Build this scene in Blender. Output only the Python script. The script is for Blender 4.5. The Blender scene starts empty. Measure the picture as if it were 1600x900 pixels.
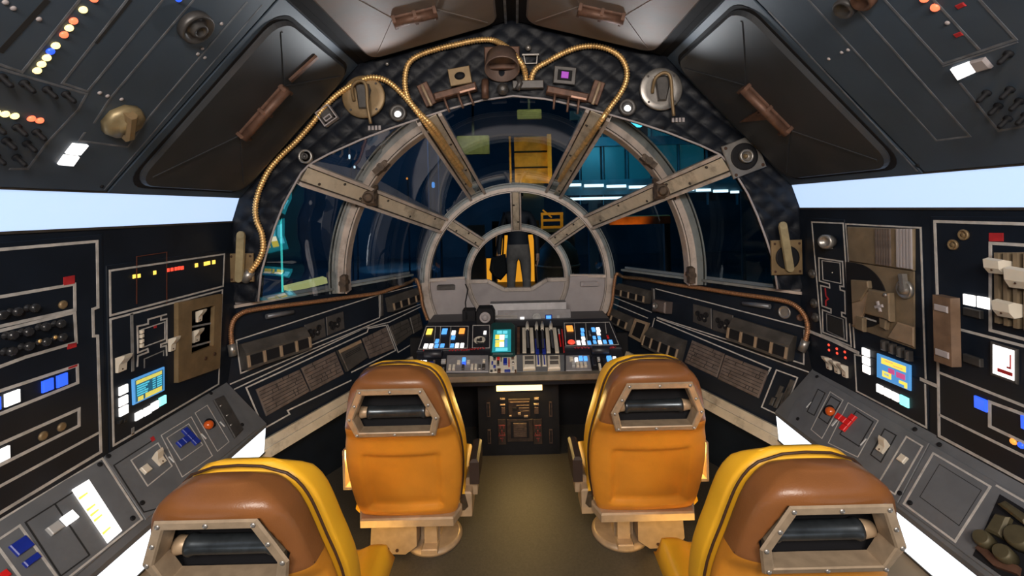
import bpy, bmesh, math, random
from mathutils import Vector, Matrix
random.seed(7)
SC = bpy.context.scene
COL = SC.collection
PI = math.pi

# ------------------------------------------------------------------ camera
EYE = Vector((0.0, 0.0, 1.5))
FPX = 720.0                       # focal length in pixels of the 1600 px wide frame
PPX, PPY = 806.0, 325.0           # principal point
ROLL = 0.0236
CR, SR = math.cos(ROLL), math.sin(ROLL)
cam_data = bpy.data.cameras.new('camera')
cam = bpy.data.objects.new('camera', cam_data)
COL.objects.link(cam)
cam_data.sensor_width = 36.0
cam_data.lens = FPX / 1600 * 36.0
cam_data.shift_x = -(PPX - 800) / 1600
cam_data.shift_y = -(450 - PPY) / 1600
cam_data.clip_start = 0.02
cam_data.clip_end = 200
cam.matrix_world = Matrix(((CR, SR, 0, EYE.x), (0, 0, -1, EYE.y), (-SR, CR, 0, EYE.z), (0, 0, 0, 1)))
SC.camera = cam

# ------------------------------------------------------------------ world, view, main lights
W = bpy.data.worlds.new('night_hangar')
SC.world = W
W.use_nodes = True
W.node_tree.nodes['Background'].inputs[0].default_value = (0.02, 0.05, 0.10, 1)
W.node_tree.nodes['Background'].inputs[1].default_value = 0.05
SC.view_settings.view_transform = 'Standard'
SC.view_settings.look = 'None'
SC.view_settings.gamma = 1.0
SC.view_settings.use_curve_mapping = False
SC.view_settings.exposure = 0.0

def lamp(name, kind, loc, energy, color, size=0.2, size_y=None, aim=None, spot=None):
    ld = bpy.data.lights.new(name, kind)
    ld.energy = energy
    ld.color = color
    if kind == 'AREA':
        ld.shape = 'RECTANGLE' if size_y else 'SQUARE'
        ld.size = size
        if size_y: ld.size_y = size_y
    else:
        ld.shadow_soft_size = size
    if kind == 'SPOT':
        ld.spot_size = spot or 1.2
        ld.spot_blend = 0.6
    o = bpy.data.objects.new(name, ld)
    COL.objects.link(o)
    o.location = loc
    if aim is not None:
        o.rotation_euler = (Vector(aim) - Vector(loc)).to_track_quat('-Z', 'Y').to_euler()
    return o

# added fill lights, with no fixture, high in the part of the cabin behind the photographer
lamp('cabin_fill_left', 'AREA', (-0.42, -0.75, 2.12), 42, (1.0, 0.90, 0.80), 0.5, 0.5, aim=(-0.40, 1.6, 0.55))
lamp('cabin_fill_right', 'AREA', (0.42, -0.75, 2.12), 42, (1.0, 0.90, 0.80), 0.5, 0.5, aim=(0.40, 1.6, 0.55))
# ------------------------------------------------------------------ materials
MATS = {}
def mat(name, col, rough=0.5, metal=0.0, amt=0.15, scale=18.0, bump=0.0, grime=0.0, grime_col=(0.03, 0.02, 0.015), coat=0.0, gscale=4.0, spec=0.5, bscale=None):
    if name in MATS: return MATS[name]
    m = bpy.data.materials.new(name)
    m.use_nodes = True
    nt = m.node_tree
    b = nt.nodes['Principled BSDF']
    b.inputs['Roughness'].default_value = rough
    b.inputs['Metallic'].default_value = metal
    b.inputs['Specular IOR Level'].default_value = spec
    if coat:
        b.inputs['Coat Weight'].default_value = coat
        b.inputs['Coat Roughness'].default_value = 0.25
    tc = nt.nodes.new('ShaderNodeTexCoord')
    nz = nt.nodes.new('ShaderNodeTexNoise')
    nz.inputs['Scale'].default_value = scale
    nz.inputs['Detail'].default_value = 5
    nt.links.new(tc.outputs['Object'], nz.inputs['Vector'])
    rp = nt.nodes.new('ShaderNodeValToRGB')
    rp.color_ramp.elements[0].position = 0.3
    rp.color_ramp.elements[1].position = 0.7
    rp.color_ramp.elements[0].color = tuple(c * (1 - amt) for c in col) + (1,)
    rp.color_ramp.elements[1].color = tuple(min(1, c * (1 + amt)) for c in col) + (1,)
    nt.links.new(nz.outputs['Fac'], rp.inputs['Fac'])
    out = rp.outputs['Color']
    if grime:
        n2 = nt.nodes.new('ShaderNodeTexNoise')
        n2.inputs['Scale'].default_value = gscale
        n2.inputs['Detail'].default_value = 9
        n2.inputs['Roughness'].default_value = 0.7
        nt.links.new(tc.outputs['Object'], n2.inputs['Vector'])
        r2 = nt.nodes.new('ShaderNodeValToRGB')
        r2.color_ramp.elements[0].position = 0.5
        r2.color_ramp.elements[1].position = 0.72
        r2.color_ramp.elements[0].color = (0, 0, 0, 1)
        r2.color_ramp.elements[1].color = (grime, grime, grime, 1)
        nt.links.new(n2.outputs['Fac'], r2.inputs['Fac'])
        mx = nt.nodes.new('ShaderNodeMixRGB')
        mx.inputs[2].default_value = tuple(grime_col) + (1,)
        nt.links.new(r2.outputs['Color'], mx.inputs[0])
        nt.links.new(out, mx.inputs[1])
        out = mx.outputs[0]
    nt.links.new(out, b.inputs['Base Color'])
    if bump:
        bp = nt.nodes.new('ShaderNodeBump')
        bp.inputs['Strength'].default_value = bump
        bp.inputs['Distance'].default_value = 0.004
        n3 = nt.nodes.new('ShaderNodeTexNoise')
        n3.inputs['Scale'].default_value = bscale or scale * 6
        n3.inputs['Detail'].default_value = 4
        nt.links.new(tc.outputs['Object'], n3.inputs['Vector'])
        nt.links.new(n3.outputs['Fac'], bp.inputs['Height'])
        nt.links.new(bp.outputs['Normal'], b.inputs['Normal'])
    MATS[name] = m
    return m

def emit(name, col, s):
    if name in MATS: return MATS[name]
    m = bpy.data.materials.new(name)
    m.use_nodes = True
    b = m.node_tree.nodes['Principled BSDF']
    b.inputs['Base Color'].default_value = tuple(0.5 * c for c in col) + (1,)
    b.inputs['Roughness'].default_value = 0.35
    b.inputs['Emission Color'].default_value = tuple(col) + (1,)
    b.inputs['Emission Strength'].default_value = s
    MATS[name] = m
    return m

def glass(name, tint=(0.75, 0.86, 0.92), gloss=0.42):
    m = bpy.data.materials.new(name)
    m.use_nodes = True
    nt = m.node_tree
    nt.nodes.clear()
    out = nt.nodes.new('ShaderNodeOutputMaterial')
    tr = nt.nodes.new('ShaderNodeBsdfTransparent'); tr.inputs[0].default_value = tint + (1,)
    gl = nt.nodes.new('ShaderNodeBsdfGlossy'); gl.inputs['Roughness'].default_value = 0.015
    gl.inputs['Color'].default_value = (0.8, 0.9, 1, 1)
    fr = nt.nodes.new('ShaderNodeFresnel'); fr.inputs[0].default_value = 1.45
    ml = nt.nodes.new('ShaderNodeMath'); ml.operation = 'MULTIPLY'; ml.inputs[1].default_value = gloss
    mx = nt.nodes.new('ShaderNodeMixShader')
    nt.links.new(fr.outputs[0], ml.inputs[0]); nt.links.new(ml.outputs[0], mx.inputs[0])
    nt.links.new(tr.outputs[0], mx.inputs[1]); nt.links.new(gl.outputs[0], mx.inputs[2])
    nt.links.new(mx.outputs[0], out.inputs[0])
    MATS[name] = m
    return m

M_BLACK = mat('black_panel', (0.006, 0.010, 0.018), 0.45, amt=0.25, scale=6, bump=0.05, spec=0.3)
M_MATTE = mat('matte_black', (0.008, 0.008, 0.010), 0.7, spec=0.25)
M_LINE = mat('pale_inlay', (0.46, 0.44, 0.42), 0.6, amt=0.25, scale=30)
M_LINE_DIM = mat('dim_inlay', (0.20, 0.20, 0.20), 0.6, amt=0.3, scale=30)
M_COPPER = mat('copper_trace', (0.10, 0.025, 0.012), 0.6)
M_GREY = mat('grey_desk', (0.120, 0.126, 0.138), 0.55, amt=0.18, scale=7, bump=0.05, grime=0.35, grime_col=(0.05, 0.045, 0.04))
M_GROOVE = mat('dark_groove', (0.012, 0.012, 0.013), 0.8)
M_OVER = mat('overhead_blue_grey', (0.044, 0.066, 0.096), 0.5, amt=0.15, scale=5, bump=0.04)
M_OLINE = mat('overhead_inlay', (0.12, 0.13, 0.15), 0.6, amt=0.4, scale=25)
M_HATCH = mat('hatch_charcoal', (0.027, 0.030, 0.035), 0.5, amt=0.2, scale=5, grime=0.25, grime_col=(0.06, 0.03, 0.018), gscale=2.5)
M_HATCHTOP = mat('hatch_grey_brown', (0.19, 0.16, 0.145), 0.6, amt=0.2, scale=4, grime=0.6, grime_col=(0.16, 0.06, 0.03), gscale=2.0)
M_RUST = mat('rusty_brown', (0.115, 0.058, 0.038), 0.55, 0.3, amt=0.4, scale=30, grime=0.5)
M_CREAM = mat('aged_cream_metal', (0.50, 0.43, 0.385), 0.45, 0.05, amt=0.12, scale=12, grime=0.55, grime_col=(0.07, 0.045, 0.03), gscale=7)
M_CREAM2 = mat('cream_channel', (0.52, 0.45, 0.35), 0.5, amt=0.12, scale=12, grime=0.7, grime_col=(0.06, 0.04, 0.025), gscale=9)
M_EDGE = mat('dark_frame_edge', (0.035, 0.028, 0.022), 0.6, amt=0.4)
M_PALEGREY = mat('pale_grey_panel', (0.36, 0.325, 0.33), 0.5, amt=0.06, scale=10, grime=0.2, gscale=3)
M_QUILT = mat('quilted_black_leather', (0.007, 0.009, 0.014), 0.5, amt=0.3, scale=20, bump=0.15, spec=0.22)
M_BRASS = mat('brass_hose', (0.80, 0.50, 0.20), 0.34, 0.6, amt=0.25, scale=40)
M_COPPERHOSE = mat('braided_copper_hose', (0.34, 0.17, 0.085), 0.45, 0.5, amt=0.5, scale=160)
M_STEEL = mat('worn_steel', (0.36, 0.34, 0.32), 0.38, 0.75, amt=0.2, grime=0.4)
M_STEELD = mat('dark_worn_metal', (0.085, 0.08, 0.078), 0.45, 0.5, amt=0.3, grime=0.4)
M_BRONZE = mat('weathered_bronze', (0.24, 0.165, 0.085), 0.5, 0.35, amt=0.25, scale=12, grime=0.5, grime_col=(0.05, 0.035, 0.02))
M_KHAKI = mat('khaki_brown_plate', (0.20, 0.15, 0.095), 0.55, 0.2, amt=0.25, scale=10, grime=0.5, grime_col=(0.05, 0.035, 0.02))
M_TAUPE = mat('taupe_textured', (0.115, 0.088, 0.076), 0.65, amt=0.35, scale=25, bump=0.4, bscale=60)
M_VENT = mat('sooty_metal', (0.075, 0.068, 0.062), 0.5, 0.3, amt=0.35, scale=14, grime=0.5)
M_TAN = mat('tan_metal', (0.33, 0.24, 0.16), 0.5, 0.2, amt=0.2, grime=0.4)
M_WHITE = mat('ivory_plastic', (0.66, 0.60, 0.50), 0.4, amt=0.06)
M_GREYP = mat('pale_grey_plastic', (0.42, 0.42, 0.42), 0.45, amt=0.06)
M_RED = mat('red_paint', (0.42, 0.02, 0.025), 0.5, amt=0.3)
M_REDP = mat('red_plastic', (0.72, 0.015, 0.015), 0.35, amt=0.1)
M_BLUEP = mat('blue_plastic', (0.010, 0.028, 0.30), 0.4, amt=0.1)
M_ORANGE = mat('orange_lens', (0.62, 0.10, 0.012), 0.12, amt=0.1, coat=0.6)
M_GREEN = mat('dark_teal_enamel', (0.012, 0.055, 0.055), 0.4)
M_FLOOR = mat('dark_rubber_floor', (0.052, 0.047, 0.040), 0.5, amt=0.2, scale=120, bump=0.3, bscale=400)
M_LEATHER = mat('brown_leather', (0.215, 0.082, 0.026), 0.33, amt=0.12, scale=9, bump=0.12, bscale=260, grime=0.25, grime_col=(0.09, 0.035, 0.015), gscale=3)
M_LEATHER2 = mat('amber_leather', (0.60, 0.235, 0.022), 0.36, amt=0.10, scale=7, bump=0.12, bscale=260, grime=0.3, grime_col=(0.28, 0.09, 0.018), gscale=3)
M_YELLOW = mat('mustard_leather', (0.86, 0.45, 0.022), 0.4, amt=0.06, scale=8, bump=0.1, bscale=260)
M_SEAM = mat('seam_dark', (0.05, 0.02, 0.008), 0.6)
M_SEATMETAL = mat('seat_tan_metal', (0.40, 0.285, 0.18), 0.42, 0.2, amt=0.12, scale=30)
M_HOLD = mat('hand_hold_metal', (0.40, 0.30, 0.205), 0.4, 0.3, amt=0.15, scale=30)
M_ROLLER = mat('blued_roller', (0.055, 0.065, 0.075), 0.3, 0.7, amt=0.3, scale=30)
M_LIP = mat('console_lip', (0.22, 0.19, 0.15), 0.45, 0.3, amt=0.2, grime=0.4)
M_CONS = mat('console_grey', (0.26, 0.25, 0.26), 0.45, 0.2, amt=0.15, grime=0.2)
M_CONSD = mat('console_dark', (0.016, 0.017, 0.024), 0.4)
M_CREAMW = mat('lower_wall_cream', (0.50, 0.46, 0.38), 0.55, amt=0.06, scale=5)

E_STRIP = emit('strip_light', (0.52, 0.70, 1.0), 0.98)
E_STRIP2 = emit('floor_strip_light', (0.86, 0.93, 1.0), 1.9)
E_WHITE = emit('lit_white', (1.0, 0.97, 0.93), 1.6)
E_LEDY = emit('led_warm', (1.0, 0.72, 0.26), 2.6)
E_LEDR = emit('led_red', (1.0, 0.16, 0.07), 1.9)
E_WHITEW = emit('lit_warm_white', (1.0, 0.86, 0.55), 1.7)
E_BLUE = emit('lit_blue', (0.03, 0.12, 1.0), 1.1)
E_SKY = emit('lit_sky_blue', (0.10, 0.40, 1.0), 1.15)
E_CYAN = emit('lit_cyan', (0.30, 0.95, 0.92), 1.3)
E_YEL = emit('lit_yellow', (1.0, 0.66, 0.10), 1.3)
E_ORG = emit('lit_orange', (1.0, 0.33, 0.05), 1.3)
E_RED = emit('lit_red', (1.0, 0.07, 0.035), 1.2)
E_TEAL = emit('lit_teal', (0.02, 0.30, 0.34), 0.8)
E_SCR = emit('screen_blue', (0.09, 0.33, 0.72), 0.75)
E_SCRD = emit('screen_deep_blue', (0.02, 0.14, 0.24), 0.6)
E_SCRY = emit('screen_yellow', (1.0, 0.76, 0.10), 0.95)
E_SCRC = emit('screen_cyan', (0.15, 0.72, 0.85), 0.9)
E_SCRR = emit('screen_magenta', (0.65, 0.10, 0.30), 0.7)
E_AMBER = emit('amber_lamp', (1.0, 0.66, 0.26), 3.2)
E_MAG = emit('screen_purple', (0.42, 0.05, 0.55), 0.55)
G_PANE = glass('window_glass')

# ------------------------------------------------------------------ object helpers
def link(name, me, m=None, parent=None, mw=None):
    o = bpy.data.objects.new(name, me)
    COL.objects.link(o)
    if me is not None and m is not None and len(me.materials) == 0:
        for k in (m if isinstance(m, (list, tuple)) else [m]): me.materials.append(k)
    if parent is not None:
        o.parent = parent
    if mw is not None: o.matrix_world = mw
    return o
def tag(o, label, cat, group=None):
    o['label'] = label; o['category'] = cat
    if group: o['group'] = group
    return o
def struct(o):
    o['kind'] = 'structure'
    return o

class MB:
    """collects geometry for one mesh"""
    def __init__(s): s.v = []; s.f = []; s.sm = []; s.mi = []
    def add(s, vs, fs, smooth=False, mi=0):
        b = len(s.v)
        s.v += [tuple(x) for x in vs]
        for f in fs:
            s.f.append(tuple(b + i for i in f)); s.sm.append(smooth); s.mi.append(mi)
        return s
    def box(s, c, d, bev=0.0, mi=0, rz=0.0, taper=1.0):
        x, y, z = c; a, b, h = d[0] / 2, d[1] / 2, d[2] / 2
        bev = min(bev, a * 0.9, b * 0.9, h * 1.8)
        loops = []
        def lp(ia, ib, zz): loops.append([(-ia, -ib, zz), (ia, -ib, zz), (ia, ib, zz), (-ia, ib, zz)])
        lp(a, b, -h)
        if bev > 0:
            lp(a * taper, b * taper, h - bev); lp(a * taper - bev, b * taper - bev, h)
        else: lp(a * taper, b * taper, h)
        cz, sz = math.cos(rz), math.sin(rz)
        vs = []
        for L in loops:
            for (p, q, r) in L: vs.append((x + p * cz - q * sz, y + p * sz + q * cz, z + r))
        fs = [(3, 2, 1, 0)]
        n = len(loops)
        for i in range(n - 1):
            for k in range(4):
                fs.append((i * 4 + k, i * 4 + (k + 1) % 4, i * 4 + 4 + (k + 1) % 4, i * 4 + 4 + k))
        e = (n - 1) * 4
        fs.append((e, e + 1, e + 2, e + 3))
        return s.add(vs, fs, False, mi)
    def prism(s, poly, z0, z1, bev=0.0, mi=0):
        n = len(poly)
        area = sum(poly[i][0] * poly[(i + 1) % n][1] - poly[(i + 1) % n][0] * poly[i][1] for i in range(n))
        if area < 0: poly = list(reversed(poly))
        vs = [(p[0], p[1], z0) for p in poly]
        if bev > 0:
            vs += [(p[0], p[1], z1 - bev) for p in poly]
            ins = []
            for i in range(n):
                p0, p1, p2 = Vector(poly[i - 1][:2]), Vector(poly[i][:2]), Vector(poly[(i + 1) % n][:2])
                d1 = (p1 - p0).normalized(); d2 = (p2 - p1).normalized()
                n1 = Vector((-d1.y, d1.x)); n2 = Vector((-d2.y, d2.x))
                q = n1 + n2
                if q.length < 1e-6: q = n1
                q = q.normalized(); k = max(0.35, q.dot(n1))
                ins.append(p1 + q * (bev / k))
            vs += [(p.x, p.y, z1) for p in ins]
            L = 3
        else:
            vs += [(p[0], p[1], z1) for p in poly]; L = 2
        fs = [tuple(range(n - 1, -1, -1))]
        for l in range(L - 1):
            for i in range(n):
                j = (i + 1) % n
                fs.append((l * n + i, l * n + j, l * n + n + j, l * n + n + i))
        fs.append(tuple((L - 1) * n + i for i in range(n)))
        return s.add(vs, fs, False, mi)
    def lathe(s, prof, seg=20, c=(0, 0, 0), mi=0, axis='z', smooth=True, ex=1.0):
        """profile of (radius, height) pairs around the local z axis"""
        vs = []; fs = []
        for (r, h) in prof:
            for k in range(seg):
                t = 2 * PI * k / seg
                p = (r * math.cos(t), r * math.sin(t) * ex, h)
                if axis == 'x': p = (p[2], p[0], p[1])
                elif axis == 'y': p = (p[1], p[2], p[0])
                vs.append((c[0] + p[0], c[1] + p[1], c[2] + p[2]))
        n = len(prof)
        for i in range(n - 1):
            for k in range(seg):
                fs.append((i * seg + k, i * seg + (k + 1) % seg, (i + 1) * seg + (k + 1) % seg, (i + 1) * seg + k))
        s.add(vs, fs, smooth, mi)
        b = len(s.v) - len(vs)
        s.f.append(tuple(b + (n - 1) * seg + k for k in range(seg))); s.sm.append(False); s.mi.append(mi)
        s.f.append(tuple(b + k for k in range(seg - 1, -1, -1))); s.sm.append(False); s.mi.append(mi)
        return s
    def tube(s, pts, r, seg=8, mi=0, cap=True, radii=None):
        pts = [Vector(p) for p in pts]
        n = len(pts)
        vs = []; fs = []
        up = None
        for i, p in enumerate(pts):
            d = (pts[min(i + 1, n - 1)] - pts[max(i - 1, 0)])
            d = d.normalized() if d.length > 1e-9 else Vector((0, 0, 1))
            if up is None:
                up = d.orthogonal().normalized()
            up = (up - d * up.dot(d))
            up = up.normalized() if up.length > 1e-6 else d.orthogonal().normalized()
            side = d.cross(up)
            rr = radii[i] if radii else r
            for k in range(seg):
                t = 2 * PI * k / seg
                vs.append(p + (up * math.cos(t) + side * math.sin(t)) * rr)
        for i in range(n - 1):
            for k in range(seg):
                fs.append((i * seg + k, i * seg + (k + 1) % seg, (i + 1) * seg + (k + 1) % seg, (i + 1) * seg + k))
        s.add(vs, fs, True, mi)
        if cap:
            b = len(s.v) - len(vs)
            s.f.append(tuple(b + k for k in range(seg - 1, -1, -1))); s.sm.append(False); s.mi.append(mi)
            s.f.append(tuple(b + (n - 1) * seg + k for k in range(seg))); s.sm.append(False); s.mi.append(mi)
        return s
    def bar(s, a, b, w, h, up=(0, 0, 1), mi=0):
        """rectangular bar from a to b, width w across, height h along up"""
        a, b = Vector(a), Vector(b)
        d = (b - a).normalized(); up = Vector(up)
        up = (up - d * up.dot(d)).normalized(); sd = d.cross(up)
        vs = []
        for p in (a, b):
            for (i, j) in ((-1, -1), (1, -1), (1, 1), (-1, 1)):
                vs.append(p + sd * (i * w / 2) + up * (j * h / 2))
        return s.add(vs, [(0, 1, 2, 3), (7, 6, 5, 4), (0, 4, 5, 1), (1, 5, 6, 2), (2, 6, 7, 3), (3, 7, 4, 0)], False, mi)
    def ribbon(s, pts, w, h, closed=False, z0=0.0, mi=0):
        """mitred flat strip in the local xy plane"""
        P = [Vector((p[0], p[1])) for p in pts]
        n = len(P)
        L = []; R = []
        for i in range(n):
            a = P[i - 1] if (i > 0 or closed) else None
            c = P[(i + 1) % n] if (i < n - 1 or closed) else None
            d1 = (P[i] - a).normalized() if a is not None else None
            d2 = (c - P[i]).normalized() if c is not None else None
            if d1 is None: d1 = d2
            if d2 is None: d2 = d1
            n1 = Vector((-d1.y, d1.x)); n2 = Vector((-d2.y, d2.x))
            q = n1 + n2
            q = q.normalized() if q.length > 1e-6 else n1
            k = max(0.4, q.dot(n1))
            L.append(P[i] + q * (w / 2 / k)); R.append(P[i] - q * (w / 2 / k))
        vs = []
        for i in range(n):
            vs += [(L[i].x, L[i].y, z0), (R[i].x, R[i].y, z0), (L[i].x, L[i].y, z0 + h), (R[i].x, R[i].y, z0 + h)]
        fs = []
        m = n if closed else n - 1
        for i in range(m):
            a = i * 4; b = ((i + 1) % n) * 4
            fs += [(a + 2, a + 3, b + 3, b + 2), (a, a + 2, b + 2, b), (a + 3, a + 1, b + 1, b + 3), (a + 1, a, b, b + 1)]
        if not closed:
            fs += [(0, 1, 3, 2), ((n - 1) * 4 + 2, (n - 1) * 4 + 3, (n - 1) * 4 + 1, (n - 1) * 4)]
        return s.add(vs, fs, False, mi)
    def xf(s, M):
        s.v = [tuple(M @ Vector(p)) for p in s.v]; return s
    def mesh(s, name, mats=None):
        me = bpy.data.meshes.new(name)
        me.from_pydata(s.v, [], s.f)
        me.polygons.foreach_set('use_smooth', s.sm)
        if mats is not None:
            for k in (mats if isinstance(mats, (list, tuple)) else [mats]): me.materials.append(k)
            me.polygons.foreach_set('material_index', s.mi)
        me.update()
        return me

# ------------------------------------------------------------------ measuring: photo pixel -> direction, and flat working frames in the room
def ray(px, py):
    dx, dy = px - PPX, py - PPY
    return Vector(((dx * CR - dy * SR) / FPX, 1.0, -(dy * CR + dx * SR) / FPX))
def at(px, py, D): return EYE + ray(px, py) * D
def RD(dx, dy, D): return Vector((EYE.x + dx * D / FPX, D, EYE.z - dy * D / FPX))

class Fr:
    def __init__(s, o, u, v):
        s.o = Vector(o); s.u = Vector(u).normalized()
        v = Vector(v); v = v - s.u * v.dot(s.u)
        s.v = v.normalized(); s.n = s.u.cross(s.v)
    def hit(s, px, py, d=0.0):
        r = ray(px, py)
        t = ((s.o + s.n * d) - EYE).dot(s.n) / r.dot(s.n)
        return EYE + r * t
    def uv(s, px, py, d=0.0):
        p = s.hit(px, py, d) - s.o
        return Vector((p.dot(s.u), p.dot(s.v)))
    def w(s, a, b, d=0.0): return s.o + s.u * a + s.v * b + s.n * d
    def mw(s, a=0.0, b=0.0, d=0.0):
        p = s.w(a, b, d)
        return Matrix(((s.u.x, s.v.x, s.n.x, p.x), (s.u.y, s.v.y, s.n.y, p.y), (s.u.z, s.v.z, s.n.z, p.z), (0, 0, 0, 1)))

MESHC = {}
class Thing:
    """an Empty on a working frame; local x,y lie in the frame, z points into the room"""
    def __init__(s, name, label, cat, fr, px, py, group=None, d=0.0, parent=None):
        s.fr = fr; s.c = fr.uv(px, py, d); s.d = d
        s.o = bpy.data.objects.new(name, None); COL.objects.link(s.o)
        s.o.empty_display_size = 0.05
        s.o.matrix_world = fr.mw(s.c.x, s.c.y, d)
        tag(s.o, label, cat, group)
    def L(s, px, py, d=0.0):
        q = s.fr.uv(px, py, s.d + d) - s.c
        return (q.x, q.y)
    def part(s, name, me, m=None, x=0.0, y=0.0, z=0.0, parent=None, rz=0.0):
        o = bpy.data.objects.new(name, me); COL.objects.link(o)
        if me is not None and m is not None and len(me.materials) == 0: me.materials.append(m)
        o.parent = s.o if parent is None else parent
        o.location = (x, y, z)
        if rz: o.rotation_euler = (0, 0, rz)
        return o
    # sizes in pixels around a pixel centre -> metres in the plane
    def sz(s, px, py, w, h, d=0.0):
        a = Vector(s.L(px - w / 2, py, d)); b = Vector(s.L(px + w / 2, py, d))
        c = Vector(s.L(px, py - h / 2, d)); e = Vector(s.L(px, py + h / 2, d))
        return abs(b.x - a.x), abs(e.y - c.y)
    def btn(s, name, px, py, w, h, m, z=0.006, z0=0.0, metres=False, parent=None, bev=0.002, rz=0.0):
        x, y = s.L(px, py, z0 + z)
        if not metres:
            w, h = s.sz(px, py, w, h, z0 + z); w *= 0.84; h *= 0.92
        key = ('b', round(w, 3), round(h, 3), round(z, 4), m.name)
        if key not in MESHC: MESHC[key] = MB().box((0, 0, z / 2), (round(w, 3), round(h, 3), z), bev).mesh(name, m)
        return s.part(name, MESHC[key], None, x, y, z0, parent, rz)
    def poly(s, name, pts, m, z0=0.0, z1=0.006, bev=0.0, parent=None):
        q = [s.L(p[0], p[1], z1) for p in pts]
        cx = sum(p[0] for p in q) / len(q); cy = sum(p[1] for p in q) / len(q)
        me = MB().prism([(p[0] - cx, p[1] - cy) for p in q], 0, z1 - z0, bev).mesh(name, m)
        return s.part(name, me, None, cx, cy, z0, parent)
    def line(s, pts, w=0.007, m=None, closed=False, z=0.0015, z0=0.0, name='inlay_line', parent=None):
        q = [s.L(p[0], p[1], z0 + z) for p in pts]
        cx = sum(p[0] for p in q) / len(q); cy = sum(p[1] for p in q) / len(q)
        me = MB().ribbon([(p[0] - cx, p[1] - cy) for p in q], w, z, closed).mesh(name, m or M_LINE)
        return s.part(name, me, None, cx, cy, z0, parent)
    def knob(s, name, px, py, prof, m, seg=16, z0=0.0, parent=None):
        zz = max(p[1] for p in prof)
        x, y = s.L(px, py, z0 + zz * 0.7)
        key = ('k', tuple((round(a, 4), round(b, 4)) for a, b in prof), m.name, seg)
        if key not in MESHC: MESHC[key] = MB().lathe(prof, seg).mesh(name, m)
        return s.part(name, MESHC[key], None, x, y, z0, parent)

def zc(ox, oy, k):
    """zoom-crop coordinates -> photo pixels"""
    return lambda x, y: (ox + x / k, oy + y / k)
def zpts(z, *a): return [z(a[i], a[i + 1]) for i in range(0, len(a), 2)]

def disc(r, h, b=None):
    b = b if b is not None else min(h * 0.4, r * 0.3)
    return [(r, 0), (r, h - b), (r - b, h)]
def dome(r, h, n=5): return [(r * math.cos(PI / 2 * i / n * 0.96), h * math.sin(PI / 2 * i / n)) for i in range(n + 1)]
def ringp(r, h, w, depth=None):
    depth = depth if depth is not None else h * 0.7
    return [(r, 0), (r, h - w * 0.2), (r - w * 0.2, h), (r - w * 0.8, h), (r - w, h - w * 0.2), (r - w, h - depth), (0.0005, h - depth)]
# ------------------------------------------------------------------ the cabin shell
DB = 2.28                      # distance of the quilted bulkhead
YB = -1.3                      # rear end of the cabin
CP = [(-1.36, 1.585), (-0.76, 2.23), (0.0, 2.428), (0.76, 2.23), (1.36, 1.585)]

def slab(name, c, d, m, bev=0.0):
    o = link(name, MB().box((0, 0, 0), d, bev).mesh(name, m))
    o.location = c
    return struct(o)
slab('floor', (0, 1.1, -0.03), (3.4, 4.8, 0.06), M_FLOOR)
slab('wall_left', (-1.425, (DB + YB) / 2, 1.0825), (0.05, DB - YB, 0.765), M_BLACK)
slab('wall_right', (1.425, (DB + YB) / 2, 1.0825), (0.05, DB - YB, 0.765), M_BLACK)
slab('wall_back', (0, YB - 0.03, 1.22), (3.4, 0.06, 2.5), M_MATTE)
def ceil_mesh():
    mb = MB()
    t = 0.05
    outer = [(x * 1.04 + 0, z + t) for x, z in CP]
    pts = CP + outer[::-1]
    n = len(pts)
    vs = [(x, YB, z) for x, z in pts] + [(x, DB, z) for x, z in pts]
    fs = [(i, (i + 1) % n, n + (i + 1) % n, n + i) for i in range(n)]
    fs += [(0, 1, 8, 9), (1, 2, 7, 8), (2, 3, 6, 7), (3, 4, 5, 6)]
    fs += [tuple(n + k for k in f[::-1]) for f in ((0, 1, 8, 9), (1, 2, 7, 8), (2, 3, 6, 7), (3, 4, 5, 6))]
    mb.add(vs, fs)
    return mb.mesh('ceiling', M_MATTE)
struct(link('ceiling', ceil_mesh()))

# luminous bands between wall panels and overhead panels
def strip(name, label, sgn, a, b, y0, y1, m, thick=0.03, group=None):
    (xa, za), (xb, zb) = a, b
    o = bpy.data.objects.new(name, None); COL.objects.link(o)
    o.location = (sgn * xa, (y0 + y1) / 2, za)
    tag(o, label, 'light', group)
    h = (y1 - y0) / 2
    vs = []
    for (x, z) in ((0, 0), (xb - xa, zb - za), (xb - xa + thick, zb - za), (thick, 0)):
        vs += [(sgn * x, -h, z), (sgn * x, h, z)]
    fs = [(0, 1, 3, 2), (2, 3, 5, 4), (4, 5, 7, 6), (6, 7, 1, 0), (0, 2, 4, 6), (7, 5, 3, 1)]
    link('diffuser', MB().add(vs, fs).mesh('diffuser', m), None, o)
    mb = MB()
    d = (xb - xa, zb - za)
    for (px_, pz_) in ((0, 0), d):
        mb.box((sgn * (px_ + 0.0), 0, pz_), (0.012, 2 * h, 0.008), 0)
    link('edge_trim', mb.mesh('edge_trim', M_EDGE), None, o)
    return o
strip('light_band', 'long pale blue glowing light band above the left black wall panels', -1, (1.40, 1.465), (1.36, 1.585), YB, 2.27, E_STRIP)
strip('light_band', 'long pale blue glowing light band above the right black wall panels', 1, (1.40, 1.465), (1.36, 1.585), YB, 2.27, E_STRIP)

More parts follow.
